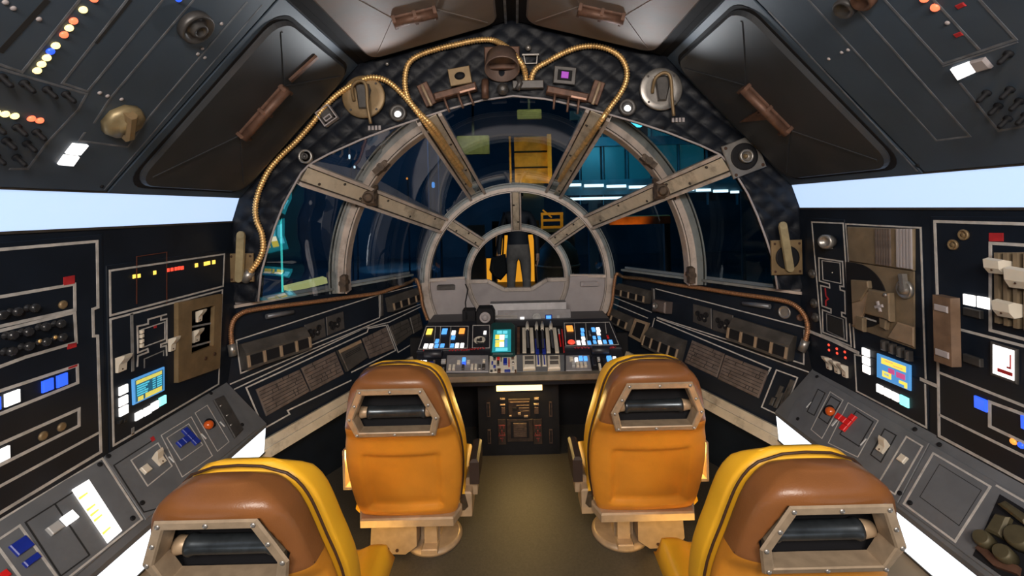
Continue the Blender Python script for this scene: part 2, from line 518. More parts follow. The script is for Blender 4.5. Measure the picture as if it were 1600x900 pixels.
# sloping side desks
DX0, DZ0, DX1, DZ1 = 1.40, 0.70, 1.215, 0.50
DY1 = 2.20
def desk(sgn, side):
    o = bpy.data.objects.new('side_desk', None); COL.objects.link(o)
    o.location = (sgn * DX1, (YB + DY1) / 2, 0)
    tag(o, 'grey sloping side desk running below the %s black wall panels' % side, 'desk')
    h = (DY1 - YB) / 2
    def pr(name, pts, m, y0=-h, y1=h):
        n = len(pts)
        vs = [(sgn * (x - DX1), y0, z) for x, z in pts] + [(sgn * (x - DX1), y1, z) for x, z in pts]
        fs = [(i, (i + 1) % n, n + (i + 1) % n, n + i) for i in range(n)] + [tuple(range(n - 1, -1, -1)), tuple(range(n, 2 * n))]
        return link(name, MB().add(vs, fs).mesh(name, m), None, o)
    pr('desk_top', [(DX0, DZ0), (DX1, DZ1), (DX1, DZ1 - 0.018), (DX0, DZ1 - 0.018)], M_GREY)
    pr('light_strip', [(DX1 + 0.002, DZ1 - 0.020), (DX1 + 0.012, DZ1 - 0.135), (DX1 + 0.06, DZ1 - 0.135), (DX1 + 0.06, DZ1 - 0.02)], E_STRIP2, -h, h - 0.004)
    pr('lower_panel', [(DX1 + 0.022, DZ1 - 0.137), (DX1 + 0.035, 0.0), (DX1 + 0.07, 0), (DX1 + 0.07, DZ1 - 0.137)], M_CREAMW)
    pr('seam_strip', [(DX1 + 0.008, DZ1 - 0.135), (DX1 + 0.008, DZ1 - 0.141), (DX1 + 0.05, DZ1 - 0.141), (DX1 + 0.05, DZ1 - 0.135)], M_EDGE)
    return o
desk(-1, 'left'); desk(1, 'right')

# working frames
FL = Fr((-1.40, 0, 0), (0, 1, 0), (0, 0, 1))
FR_ = Fr((1.40, 0, 0), (0, -1, 0), (0, 0, 1))
DLf = Fr((-DX1, 0, DZ1), (0, 1, 0), (-(DX0 - DX1), 0, DZ0 - DZ1))
DRf = Fr((DX1, 0, DZ1), (0, -1, 0), ((DX0 - DX1), 0, DZ0 - DZ1))
OL = Fr((-1.36, 0, 1.585), (0, 1, 0), (0.60, 0, 0.645))
OR_ = Fr((1.36, 0, 1.585), (0, -1, 0), (-0.60, 0, 0.645))
TL_ = Fr((-0.76, 0, 2.23), (0, 1, 0), (0.76, 0, 0.198))
TR_ = Fr((0.76, 0, 2.23), (0, -1, 0), (-0.76, 0, 0.198))
FB = Fr((0, DB, 0), (1, 0, 0), (0, 0, 1))

# ------------------------------------------------------------------ quilted bulkhead with the window opening
OPEN = [(-405, 136), (-400, 94), (-390, 60), (-377, 22), (-362, -14), (-341, -50), (-333, -63), (-320, -76), (-290, -91), (-240, -112), (-195, -128), (-150, -142), (-100, -157), (-50, -169), (0, -175)]
OPEN = OPEN + [(-x, y) for x, y in OPEN[-2::-1]]
OPW = [RD(x, y, DB) for x, y in OPEN]
OUTW = [(-1.4155, 1.03), (-1.405, 1.465), (-1.375, 1.60), (-0.77, 2.245), (0, 2.44), (0.77, 2.245), (1.375, 1.60), (1.405, 1.465), (1.4155, 1.03)]
def polar_hit(poly, c, a):
    d = Vector((math.cos(a), math.sin(a)))
    best = None
    for i in range(len(poly) - 1):
        p = Vector(poly[i]) - c; q = Vector(poly[i + 1]) - c
        e = q - p
        den = d.x * e.y - d.y * e.x
        if abs(den) < 1e-9: continue
        t = (p.x * e.y - p.y * e.x) / den
        s = (p.x * d.y - p.y * d.x) / den
        if t > 0 and -1e-6 <= s <= 1 + 1e-6:
            if best is None or t > best: best = t
    return best
def quilt_h(x, z):
    s = 0.122
    a = (x + z * 1.25) / s; b = (x - z * 1.25) / s
    return 0.013 * (abs(math.sin(PI * a)) ** 0.55) * (abs(math.sin(PI * b)) ** 0.55)
def quilt():
    inner = [(p.x, p.z) for p in OPW]
    c = Vector((0, 1.06))
    a0 = math.atan2(1.07 - c.y, -1.28) ; a1 = math.atan2(1.07 - c.y, 1.28)
    NA, NR = 330, 30
    vs = []; fs = []
    for i in range(NA + 1):
        a = (a0 % (2 * PI)) + ((a1) - (a0 % (2 * PI))) * i / NA
        r0 = polar_hit(inner, c, a) or 1.28
        r1 = polar_hit(OUTW, c, a) or 1.40
        for j in range(NR + 1):
            r = r0 + (r1 - r0) * j / NR
            x = c.x + r * math.cos(a); z = c.y + r * math.sin(a)
            e = min(1, j / 1.5, (NR - j) / 1.5)
            vs.append((x, DB - quilt_h(x, z) * e, z))
    for i in range(NA):
        for j in range(NR):
            k = i * (NR + 1) + j
            fs.append((k, k + NR + 1, k + NR + 2, k + 1))
    n = len(vs)
    mb = MB().add(vs, fs, True)
    # rear skin
    mb.add([(v[0], DB + 0.03, v[2]) for v in vs[:]], [f[::-1] for f in fs], False)
    return mb.mesh('wall_front', M_QUILT)
WF = struct(link('wall_front', quilt()))
tr = MB().tube([(p.x, DB - 0.004, p.z) for p in OPW], 0.0055, 6)
link('opening_trim', tr.mesh('opening_trim', M_PALEGREY), None, WF)

# ------------------------------------------------------------------ nose side walls (two facets, narrowing forward)
def nose_frames(s):
    A = Vector((s * 1.4155, DB, 1.0345)); B = Vector((s * 0.784, 3.4, 1.014))
    C = Vector((s * 1.365, DB, 0.664)); D = Vector((s * 0.735, 3.4, 0.770))
    E_ = Vector((s * 1.248, DB, 0.36)); F = Vector((s * 0.63, 3.4, 0.475))
    if s < 0:
        fu = Fr(A, B - A, (A + B) / 2 - (C + D) / 2)
    else:
        fu = Fr(B, A - B, (A + B) / 2 - (C + D) / 2)
    def proj(f, p): return p - f.n * (p - f.o).dot(f.n)
    C2, D2 = proj(fu, C), proj(fu, D)
    if s < 0:
        fl = Fr(C2, D2 - C2, (C2 + D2) / 2 - (E_ + F) / 2)
    else:
        fl = Fr(D2, C2 - D2, (C2 + D2) / 2 - (E_ + F) / 2)
    E2, F2 = proj(fl, E_), proj(fl, F)
    return fu, fl, A, B, C2, D2, E2, F2
NLU, NLL, *NLP = nose_frames(-1)
NRU, NRL, *NRP = nose_frames(1)
def nose_wall(name, s, P, fu, fl):
    A, B, C, D, E_, F = P
    n1, n2 = fu.n, fl.n
    mb = MB()
    A = A + (A - B).normalized() * 0.02; C = C + (C - D).normalized() * 0.13
    t = 0.03
    base = [A, B, C, D, E_, F]
    E0 = E_; E_ = E_ + (E_ - F).normalized() * 0.13; base = [A, B, C, D, E_, F]
    back = [A - n1 * t, B - n1 * t, C - n1 * t, D - n1 * t, E_ - n2 * t, F - n2 * t]
    kb = [Vector((E_.x + s * 0.06, E_.y, 0)), Vector((F.x + s * 0.06, F.y, 0))]
    vs = base + back + kb
    fs = [(0, 1, 3, 2), (2, 3, 5, 4), (7, 6, 8, 9), (9, 8, 10, 11), (0, 6, 7, 1), (10, 4, 5, 11), (0, 2, 8, 6), (2, 4, 10, 8), (1, 7, 9, 3), (3, 9, 11, 5), (10, 11, 13, 12)]
    if s > 0: fs = [f[::-1] for f in fs]
    mb.add(vs, fs)
    o = struct(link(name, mb.mesh(name, M_BLACK)))
    # cream rails along the foot of the wall
    for i, (off, up, w, h) in enumerate(((0.012, 0.012, 0.050, 0.030), (0.030, -0.028, 0.045, 0.040))):
        m2 = MB()
        a = E_ + n2 * off + Vector((0, 0, up)) ; b = F + n2 * off + Vector((0, 0, up))
        m2.bar(a - (b - a).normalized() * 0.04, b, w, h, up=n2)
        link('cream_rail', m2.mesh('cream_rail', M_CREAM2), None, o)
    m3 = MB()
    a = E_ + Vector((-s * 0.01, -0.03, -0.03))
    m3.bar(a, Vector((a.x, a.y, 0.0)), 0.07, 0.06, up=(0, 1, 0))
    link('corner_post', m3.mesh('corner_post', M_CREAM2), None, o)
    return o
nose_wall('wall_front_left', -1, NLP, NLU, NLL)
nose_wall('wall_front_right', 1, NRP, NRU, NRL)

# ------------------------------------------------------------------ the windscreen: rings, beams, panes
WN = bpy.data.objects.new('window_1', None); COL.objects.link(WN); struct(WN)
WN.location = (0, 3.4, 1.0)
WMI = Matrix.Translation(-WN.location)
WC = {}
def wpart(name, mb, m, parent=None):
    c = Vector((0, 0, 0))
    for v in mb.v: c += Vector(v)
    c /= len(mb.v)
    mb.v = [tuple(Vector(v) - c) for v in mb.v]
    o = link(name, mb.mesh(name, m), None, parent or WN)
    o.location = c - WN.location if parent is None else c - WC[parent.name]
    WC[o.name] = c
    return o
D2a, D3, D4 = 2.70, 3.40, 3.60
C2, R2 = (0, 105), 281
C3, R3 = (0, 113), 145
C4, R4 = (0, 109), 79
def d2(t):            # distance of the middle ring along its angle (degrees, symmetric)
    t = t if t >= 90 else 180 - t
    if t > 150: return 2.70 + (t - 150) / 34 * 0.08
    return 2.36 + (t - 122) / 28 * 0.34
def ringpt(C, R, t, D):
    a = math.radians(t)
    return RD(C[0] + R * math.cos(a), C[1] - R * math.sin(a), D)
def sweep(path, w, dep, axis_dir=None, off=0.0, doff=0.0, closed=False):
    """box section swept along a path: w across the radial direction, dep along the view-depth direction"""
    mb = MB(); vs = []; n = len(path)
    for i, p in enumerate(path):
        a = path[(i - 1) % n] if (closed or i > 0) else path[i]
        b = path[(i + 1) % n] if (closed or i < n - 1) else path[i]
        d = (b - a).normalized()
        ax = Vector((0, 1, 0))
        rad = d.cross(ax).normalized()
        ax2 = rad.cross(d).normalized()
        for (i_, j_) in ((-1, 0), (1, 0), (1, 1), (-1, 1)):
            vs.append(p + rad * (off + i_ * w / 2) + ax2 * (doff + j_ * dep))
    fs = []
    for i in range(n if closed else n - 1):
        for k in range(4):
            a = i * 4; b = ((i + 1) % n) * 4
            fs.append((a + k, a + (k + 1) % 4, b + (k + 1) % 4, b + k))
    if not closed: fs += [(3, 2, 1, 0), tuple((n - 1) * 4 + k for k in range(4))]
    mb.add(vs, fs)
    # consistent outward normals
    return mb
def fixn(o):
    bm = bmesh.new(); bm.from_mesh(o.data)
    bmesh.ops.recalc_face_normals(bm, faces=bm.faces)
    bm.to_mesh(o.data); bm.free()
    return o
def ring_frame(path, w, dep, closed=False):
    o = wpart('ring_frame', sweep(path, w, dep, closed=closed), M_CREAM)
    fixn(o)
    for s in (-1, 1):
        e = wpart('ring_edge', sweep(path, w * 0.10, dep + 0.012, off=s * w * 0.55, doff=-0.008, closed=closed), M_CREAM, o)
        fixn(e)
        e = wpart('ring_gasket', sweep(path, w * 0.07, dep * 0.8, off=s * w * 0.46, doff=-0.003, closed=closed), M_EDGE, o)
        fixn(e)
    return o
N_ = 28
ringL = [ringpt(C2, R2, 184.5 + (121 - 184.5) * i / N_, d2(184.5 + (121 - 184.5) * i / N_)) for i in range(N_ + 1)]
ringR = [Vector((-p.x, p.y, p.z)) for p in ringL]
ring_frame(ringL, 0.088, 0.07)
ring_frame(ringR[::-1], 0.088, 0.07)
full3 = [ringpt(C3, R3, 360 * i / 72, D3) for i in range(72)]
full4 = [ringpt(C4, R4, 360 * i / 64, D4) for i in range(64)]
ring_frame(full3, 0.060, 0.06, True)
ring_frame(full4, 0.048, 0.05, True)

def beam(path, w, name='beam', bolts=6):
    """flat channel between two raised rails"""
    mid = sum(path, Vector()) / len(path)
    up = (Vector((0, 0.6, 1.12)) - mid)
    def seg(wid, h, off, lift, m, nm, parent):
        mb = MB()
        for a, b in zip(path[:-1], path[1:]):
            d = (b - a).normalized(); u = (up - d * up.dot(d)).normalized(); sd = d.cross(u)
            mb.bar(a + sd * off + u * lift, b + sd * off + u * lift, wid, h, up=u)
        return wpart(nm, mb, m, parent)
    o = seg(w, 0.03, 0, 0, M_EDGE, name, None)
    seg(w * 0.62, 0.034, 0, 0.002, M_CREAM2, 'channel', o)
    seg(w * 0.15, 0.055, w * 0.45, 0.008, M_CREAM, 'rail', o)
    seg(w * 0.15, 0.055, -w * 0.45, 0.008, M_CREAM, 'rail', o)
    for k in range(bolts):
        t = (k + 0.7) / (bolts + 0.2)
        q = t * (len(path) - 1); i = min(int(q), len(path) - 2)
        p = path[i].lerp(path[i + 1], q - i)
        d = (path[i + 1] - path[i]).normalized(); u = (up - d * up.dot(d)).normalized(); sd = d.cross(u)
        mb = MB().lathe([(0.008, 0), (0.008, 0.004), (0.004, 0.007)], 8)
        M = Matrix.Translation(p + u * 0.018 + sd * ((-1) ** k) * w * 0.2) @ u.to_track_quat('Z', 'Y').to_matrix().to_4x4()
        wpart('bolt', mb.xf(M), M_EDGE, o)
    return o
TLA, TLB = RD(-134, -148, DB), RD(-61, -24, D3)
LA, LJ, LB = RD(-332, -63, DB), RD(-232, -24, D2a), RD(-117, 22.5, D3)
def mx(p): return Vector((-p.x, p.y, p.z))
beam([TLA, TLB], 0.125); beam([mx(TLA), mx(TLB)], 0.125)
beam([LA, LJ, LB], 0.115); beam([mx(LA), mx(LJ), mx(LB)], 0.115)
beam([RD(0, -26, D3), RD(0, 32, D4)], 0.075, 'mullion', 2)
beam([RD(-104, 22, D3), RD(-57, 53, D4)], 0.085, 'mullion', 3)
beam([RD(104, 22, D3), RD(57, 53, D4)], 0.085, 'mullion', 3)
# corroded joint blocks where the side beams cross the middle ring
for p in (LJ, mx(LJ)):
    mb = MB()
    u = (Vector((0, 0.6, 1.12)) - p).normalized()
    M = Matrix.Translation(p + u * 0.012) @ u.to_track_quat('Z', 'Y').to_matrix().to_4x4()
    mb.box((0, 0, 0.012), (0.13, 0.13, 0.05), 0.02, taper=0.8)
    mb.lathe([(0.028, 0.03), (0.028, 0.05), (0.016, 0.06)], 12)
    wpart('joint_block', mb.xf(M), mat('corroded_joint', (0.10, 0.07, 0.05), 0.6, 0.3, amt=0.6, scale=30, grime=0.7))
# cracked actuator pieces on the middle ring
for s in (-1, 1):
    for t in (140, 181):
        p = ringpt(C2, R2 - 12, t, d2(t)); p = Vector((p.x * -s, p.y, p.z))
        mb = MB().box((0, 0, 0), (0.035, 0.05, 0.10), 0.01)
        mb.lathe([(0.022, -0.035), (0.022, 0.035), (0.012, 0.04)], 10, axis='y', c=(0, 0, 0.0))
        a = math.radians(t - 90) * s
        M = Matrix.Translation(p + Vector((0, -0.02, 0))) @ Matrix.Rotation(-a if t < 170 else 0, 4, 'Y')
        wpart('actuator', mb.xf(M), mat('corroded_joint', (0.1, 0.07, 0.05)))

def curve_between(P, ta, tb, n):
    """points of the opening outline between two arc-length fractions"""
    L = [0]
    for a, b in zip(P[:-1], P[1:]): L.append(L[-1] + (b - a).length)
    out = []
    for i in range(n + 1):
        s = (ta + (tb - ta) * i / n) * L[-1]
        k = 0
        while k < len(L) - 2 and L[k + 1] < s: k += 1
        f = (s - L[k]) / max(1e-9, L[k + 1] - L[k])
        out.append(P[k].lerp(P[k + 1], f))
    return out
def frac_of(P, q):
    L = [0]; best = (9, 0)
    for a, b in zip(P[:-1], P[1:]): L.append(L[-1] + (b - a).length)
    for k in range(len(P) - 1):
        for j in range(20):
            f = j / 20; d = (P[k].lerp(P[k + 1], f) - q).length
            if d < best[0]: best = (d, (L[k] + f * (L[k + 1] - L[k])) / L[-1])
    return best[1]
def pane(c1, c2, n=1):
    mb = MB(); vs = []
    N = len(c1)
    for j in range(n + 1):
        for i in range(N): vs.append(c1[i].lerp(c2[i], j / n))
    fs = [(j * N + i, j * N + i + 1, (j + 1) * N + i + 1, (j + 1) * N + i) for j in range(n) for i in range(N - 1)]
    mb.add(vs, fs, True)
    return wpart('pane', mb, G_PANE)
fTL = frac_of(OPW, TLA); fL = frac_of(OPW, LA)
def arc(C, R, t0, t1, D, n):
    out = []
    for i in range(n + 1):
        t = t0 + (t1 - t0) * i / n
        out.append(ringpt(C, R, t, D(t) if callable(D) else D))
    return out
NS = 14
sets = []
sets.append((curve_between(OPW, 0, fL, NS), arc(C2, R2, 184.5, 150.7, d2, NS)))
sets.append((curve_between(OPW, fL, fTL, NS), arc(C2, R2, 150.7, 121, d2, NS)))
sets.append((arc(C2, R2, 184.5, 150.7, d2, NS), arc(C3, R3, 180, 142, D3, NS)))
sets.append((arc(C2, R2, 150.7, 121, d2, NS), arc(C3, R3, 142, 114, D3, NS)))
sets.append((arc(C3, R3, 178, 138, D3, NS), arc(C4, R4, 180, 138, D4, NS)))
sets.append((arc(C3, R3, 138, 90, D3, NS), arc(C4, R4, 138, 90, D4, NS)))
for a, b in sets:
    pane(a, b, 3)
    pane([mx(p) for p in a], [mx(p) for p in b], 3)
pane(curve_between(OPW, fTL, 1 - fTL, NS), arc(C3, R3, 114, 66, D3, NS), 3)
# flat front pane and the pale panels below it
mb = MB()
up4 = [ringpt(C4, R4, 180 - 180 * i / 30, D4 + 0.02) for i in range(31)]
lo4 = [RD(46, 113, D4 + 0.02), RD(21, 127, D4 + 0.02), RD(-21, 127, D4 + 0.02), RD(-46, 113, D4 + 0.02)]
mb.add(up4 + lo4, [tuple(range(len(up4) + 4))])
wpart('pane', mb, G_PANE)
def flat(name, pts, y, t, m, bev=0.0):
    """upright plate in the xz plane"""
    cx = sum(p[0] for p in pts) / len(pts); cz = sum(p[1] for p in pts) / len(pts)
    mb = MB().prism([(p[0] - cx, p[1] - cz) for p in pts], 0, t, bev)
    o = link(name, mb.mesh(name, m), None, WN)
    o.matrix_world = Matrix(((1, 0, 0, cx), (0, 0, -1, y), (0, 1, 0, cz), (0, 0, 0, 1)))
    o.matrix_parent_inverse = Matrix.Identity(4)
    o.matrix_basis = Matrix.Translation(-WN.location) @ o.matrix_world if False else Matrix.Translation(-WN.location) @ Matrix(((1, 0, 0, cx), (0, 0, -1, y), (0, 1, 0, cz), (0, 0, 0, 1)))
    return o
def xz(dx, dy, D): 
    p = RD(dx, dy, D); return (p.x, p.z)
low = [xz(-75, 113, D4), xz(-46, 113, D4), xz(-21, 127, D4), xz(21, 127, D4), xz(46, 113, D4), xz(75, 113, D4)]
low += [xz(C4[0] + R4 * math.cos(math.radians(a)), C4[1] - R4 * math.sin(math.radians(a)), D4) for a in range(-10, -171, -10)]
flat('lower_plate', low, D4 + 0.03, 0.03, M_PALEGREY)
mb = MB()
q = [RD(-76, 113, D4), RD(-46, 113, D4), RD(-21, 127, D4), RD(21, 127, D4), RD(46, 113, D4), RD(76, 113, D4)]
for a, b in zip(q[:-1], q[1:]): mb.bar(a, b, 0.035, 0.026, up=(0, 0, 1))
wpart('sill_bar', mb, M_CREAM)
for s in (-1, 1):
    pl = []
    for i in range(13):
        t = 178 + (262 - 178) * i / 12
        x, z = xz(C3[0] + R3 * math.cos(math.radians(t)), C3[1] - R3 * math.sin(math.radians(t)), D3); pl.append((-s * x, z))
    for i in range(13):
        t = 262 + (181 - 262) * i / 12
        x, z = xz((R4 + 4) * math.cos(math.radians(t)), C4[1] - (R4 + 4) * math.sin(math.radians(t)), D3 * 1.0); pl.append((-s * x, z))
    flat('lower_plate', pl, D3 + 0.05, 0.02, M_PALEGREY)
    mb = MB().bar(Vector((s * 0.66, D3 + 0.02, RD(0, 110, D3).z)), Vector((s * 0.40, D4 - 0.12, RD(0, 110, D3).z)), 0.04, 0.022, up=(0, 0, 1))
    wpart('sill_bar', mb, M_CREAM)
    # latch below the sill
    mb = MB().box((0, 0, 0), (0.13, 0.03, 0.035), 0.008)
    mb.box((0, -0.015, 0), (0.09, 0.012, 0.012), 0.003)
    wpart('latch', mb.xf(Matrix.Translation(Vector((s * 0.53, D3 + 0.01, RD(0, 121, D3).z)))), M_STEELD if s < 0 else M_PALEGREY)
# side sills along the top of the nose walls
for P, s in ((NLP, -1), (NRP, 1)):
    A, B = P[0], P[1]
    mb = MB().bar(A + Vector((0, 0, 0.012)), B + Vector((0, 0, 0.012)), 0.05, 0.014, up=(0, 0, 1))
    wpart('side_sill', mb, M_CREAM)
    mb = MB().bar(A + Vector((s * 0.016, 0, 0.024)), B + Vector((s * 0.016, 0, 0.024)), 0.018, 0.022, up=(0, 0, 1))
    wpart('side_sill', mb, M_PALEGREY)
# ------------------------------------------------------------------ pilot seats
def evalmesh(o):
    dg = bpy.context.evaluated_depsgraph_get()
    me = bpy.data.meshes.new_from_object(o.evaluated_get(dg))
    return me
ZB, ZT = 0.27, 0.97                      # seat back bottom / top
def back_y(z): return -0.235 - 0.17 * (z - ZB) / (ZT - ZB)
PROFW = [(0.270, 0.186), (0.285, 0.196), (0.33, 0.208), (0.42, 0.221), (0.50, 0.226), (0.56, 0.226), (0.62, 0.221), (0.68, 0.210), (0.74, 0.196), (0.80, 0.184), (0.85, 0.173), (0.89, 0.160), (0.92, 0.144), (0.945, 0.120), (0.960, 0.092), (0.968, 0.06)]
def interp(T, z):
    if z <= T[0][0]: return T[0][1]
    for (a, b), (c, d) in zip(T[:-1], T[1:]):
        if z <= c: return b + (d - b) * (z - a) / (c - a)
    return T[-1][1]
def smooth(a, b, x):
    t = max(0, min(1, (x - a) / (b - a))); return t * t * (3 - 2 * t)
def loft(zs, wf, tf, yf, n_exp=3.6, seg=72, disp=None, mi_f=None, capmi=0):
    mb = MB(); vs = []; fs = []; mis = []
    for z in zs:
        hw, ht, yc = wf(z), tf(z), yf(z)
        for k in range(seg):
            t = 2 * PI * k / seg
            c, s_ = math.cos(t), math.sin(t)
            x = hw * math.copysign(abs(c) ** (2 / n_exp), c); y = ht * math.copysign(abs(s_) ** (2 / n_exp), s_)
            if disp: y += disp(x, z, y < 0)
            vs.append((x, yc + y, z))
    n = len(zs)
    for i in range(n - 1):
        for k in range(seg):
            mb_f = (i * seg + k, i * seg + (k + 1) % seg, (i + 1) * seg + (k + 1) % seg, (i + 1) * seg + k)
            fs.append(mb_f); mis.append(mi_f((zs[i] + zs[i + 1]) / 2) if mi_f else 0)
    mb.v = vs; mb.f = fs; mb.sm = [True] * len(fs); mb.mi = list(mis)
    for base, rev in ((0, True), ((n - 1) * seg, False)):
        ring = [base + k for k in range(seg)]
        mb.f.append(tuple(ring[::-1] if rev else ring)); mb.sm.append(True); mb.mi.append(capmi if rev else (mis[-1] if mis else 0))
    return mb

HEX = [(-0.116, 0.912), (0.116, 0.912), (0.170, 0.785), (0.148, 0.697), (-0.148, 0.697), (-0.170, 0.785)]
def inset(poly, d):
    n = len(poly); out = []
    for i in range(n):
        p0, p1, p2 = Vector(poly[i - 1]), Vector(poly[i]), Vector(poly[(i + 1) % n])
        d1 = (p1 - p0).normalized(); d2 = (p2 - p1).normalized()
        n1 = Vector((d1.y, -d1.x)); n2 = Vector((d2.y, -d2.x))
        q = (n1 + n2).normalized(); k = max(0.4, q.dot(n1))
        out.append(tuple(p1 + q * d / k))
    return out
SEATM = {}
def rear_y(z): return back_y(z) - 0.048
def seat_meshes(sgn):
    if sgn in SEATM: return SEATM[sgn]
    R = {}
    def pad(x, z, rear):
        if not rear: return 0.0
        d = min(smooth(0.155, 0.128, abs(x)), smooth(0.315, 0.345, z), smooth(0.600, 0.577, z))
        bulge = -0.020 * (1 - (x / 0.23) ** 2) * smooth(0.27, 0.4, z)
        top = -0.028 * smooth(0.66, 0.73, z) * smooth(0.97, 0.91, z)
        return 0.024 * d + bulge + top
    zs = [ZB + (ZT - 0.002 - ZB) * i / 54 for i in range(50)] + [0.925, 0.937, 0.947, 0.955, 0.961, 0.965, 0.968]
    zs = sorted(set(zs))
    th = lambda z: 0.048 * (1 - 0.75 * smooth(0.93, 0.972, z) ** 2) * (0.7 + 0.3 * smooth(0.27, 0.31, z))
    sh = loft(zs, lambda z: interp(PROFW, z), th, back_y, 3.0, 80, pad, lambda z: 1 if z > 0.725 else 0)
    so = link('tmp_shell', sh.mesh('back_shell', [M_LEATHER2, M_LEATHER, M_MATTE]))
    cut = MB().prism(inset(HEX, 0.010), 0, 0.125)
    Mx = Matrix(((1, 0, 0, 0), (0, 0, 1, -0.49), (0, 1, 0, 0), (0, 0, 0, 1)))
    cut.xf(Mx)
    co = link('tmp_cut', cut.mesh('cut', [M_LEATHER2, M_LEATHER, M_MATTE]))
    for p in co.data.polygons: p.material_index = 2
    bm = bmesh.new(); bm.from_mesh(co.data); bmesh.ops.recalc_face_normals(bm, faces=bm.faces); bm.to_mesh(co.data); bm.free()
    md = so.modifiers.new('cut', 'BOOLEAN'); md.operation = 'DIFFERENCE'; md.object = co; md.solver = 'EXACT'
    R['back_shell'] = evalmesh(so)
    bpy.data.objects.remove(so); bpy.data.objects.remove(co)
    # front cushion
    def cdisp(x, z, rear):
        if rear: return 0.0
        return 0.03 * smooth(0.10, 0.19, abs(x)) - 0.012 * (1 - abs(math.sin((z - 0.3) * 24)) ** 0.5) * smooth(0.17, 0.12, abs(x))
    zc_ = [0.30 + (0.962 - 0.30) * i / 40 for i in range(38)] + [0.932, 0.942, 0.951, 0.957, 0.961]
    zc_ = sorted(set(zc_))
    ct = lambda z: 0.047 * (1 - 0.7 * smooth(0.90, 0.965, z) ** 2)
    R['back_cushion'] = loft(zc_, lambda z: interp(PROFW, z + 0.006) + 0.005, ct, lambda z: back_y(z) + 0.083, 3.6, 64, cdisp).mesh('back_cushion', M_YELLOW)
    # piping between shell and cushion
    pts = []
    zz = [0.30 + 0.668 * i / 30 for i in range(31)]
    for z in zz: pts.append((-(interp(PROFW, z) + 0.001), back_y(z) + 0.036, z))
    pts += [(0, back_y(0.97) + 0.036, 0.972)]
    for z in zz[::-1]: pts.append((interp(PROFW, z) + 0.001, back_y(z) + 0.036, z))
    R['piping'] = MB().tube(pts, 0.0038, 6).mesh('piping', M_SEAM)
    # seam across the back
    pts = []
    for i in range(25):
        x = -0.198 + 0.396 * i / 24
        if abs(x) < 0.150: continue
        pts.append((x, rear_y(0.725) + 0.048 * (1 - (1 - abs(x / 0.202) ** 3.0) ** (1 / 3.0)) - 0.020 * (1 - (x / 0.23) ** 2) - 0.020, 0.725))
    R['seam'] = MB().tube([p for p in pts if p[0] < 0], 0.0025, 5).mesh('seam', M_SEAM)
    R['seam_r'] = MB().tube([p for p in pts if p[0] > 0], 0.0025, 5).mesh('seam', M_SEAM)
    # frame round the hand hold
    o_ = HEX; i_ = inset(HEX, 0.026)
    mb = MB(); vs = []
    def yy(z, k): return -0.049 - 0.17 * (z - ZB) / (ZT - ZB) - 0.235 - k - 0.020 * smooth(0.66, 0.75, z)
    for (P, k) in ((o_, 0.028), (inset(o_, 0.004), 0.034), (inset(o_, 0.022), 0.034), (i_, 0.030), (i_, -0.020)):
        vs += [(p[0], yy(p[1], k), p[1]) for p in P]
    fs = []
    for l in range(4):
        for k in range(6): fs.append((l * 6 + k, l * 6 + (k + 1) % 6, l * 6 + 6 + (k + 1) % 6, l * 6 + 6 + k))
    mb.add(vs, fs)
    me = mb.mesh('hand_hold_frame', M_HOLD); R['hand_hold_frame'] = me
    R['screw'] = MB().lathe(dome(0.0062, 0.004, 4), 10, axis='y').mesh('screw', M_STEEL)
    R['screw'].transform(Matrix.Scale(-1, 4, (0, 1, 0)))
    mid = inset(HEX, 0.013)
    R['screws'] = []
    for k in range(6):
        a, b = mid[k], mid[(k + 1) % 6]
        R['screws'].append(a)
        if k in (0, 3): R['screws'].append(((a[0] + b[0]) / 2, (a[1] + b[1]) / 2))
        if k in (1, 5): R['screws'].append(((a[0] + b[0]) / 2, (a[1] + b[1]) / 2))
    R['screws'] = [(x, yy(z, 0.034), z) for x, z in R['screws']]
    R['roller'] = MB().lathe([(0.024, -0.108), (0.026, -0.10), (0.022, -0.09), (0.022, 0.09), (0.026, 0.10), (0.024, 0.108)], 18, axis='x').mesh('roller', M_ROLLER)
    R['roller_cap'] = MB().lathe([(0.018, -0.018), (0.022, -0.01), (0.018, 0.016), (0.010, 0.022)], 14, axis='x').mesh('roller_cap', M_SEATMETAL)
    # metal trim at the foot of the back
    mb = MB()
    pts = [(-0.205, -0.08), (-0.21, -0.22), (-0.185, -0.292), (0.185, -0.292), (0.21, -0.22), (0.205, -0.08)]
    mb.prism(pts, 0.245, 0.278, 0.006)
    R['trim_rail'] = mb.mesh('trim_rail', M_SEATMETAL)
    # seat cushion
    def cush():
        mb = MB(); vs = []; nx, ny = 24, 22
        x0 = 0.235
        for j in range(ny + 1):
            y = -0.20 + 0.385 * j / ny
            for i in range(nx + 1):
                x = -x0 + 2 * x0 * i / nx
                e = smooth(0, 0.10, 1 - abs(x) / x0) ** 0.5
                ef = smooth(0, 0.12, (0.185 - y) / 0.385) ** 0.5
                bol = 0.030 * smooth(0.11, 0.17, abs(x))
                groove = 0.008 * (1 - min(1, abs(((y + 0.2) % 0.085) - 0.0425) / 0.012)) * smooth(0.14, 0.12, abs(x)) if False else -0.007 * max(0, 1 - abs(((y + 0.2) % 0.09) - 0.045) / 0.010) * smooth(0.15, 0.13, abs(x))
                z = 0.262 + (0.062 + bol * 0.7 + groove) * e * ef + 0.02 * (y + 0.2)
                vs.append((x, y, z))
        fs = [(j * (nx + 1) + i, j * (nx + 1) + i + 1, (j + 1) * (nx + 1) + i + 1, (j + 1) * (nx + 1) + i) for j in range(ny) for i in range(nx)]
        mb.add(vs, fs, True)
        b = len(mb.v)
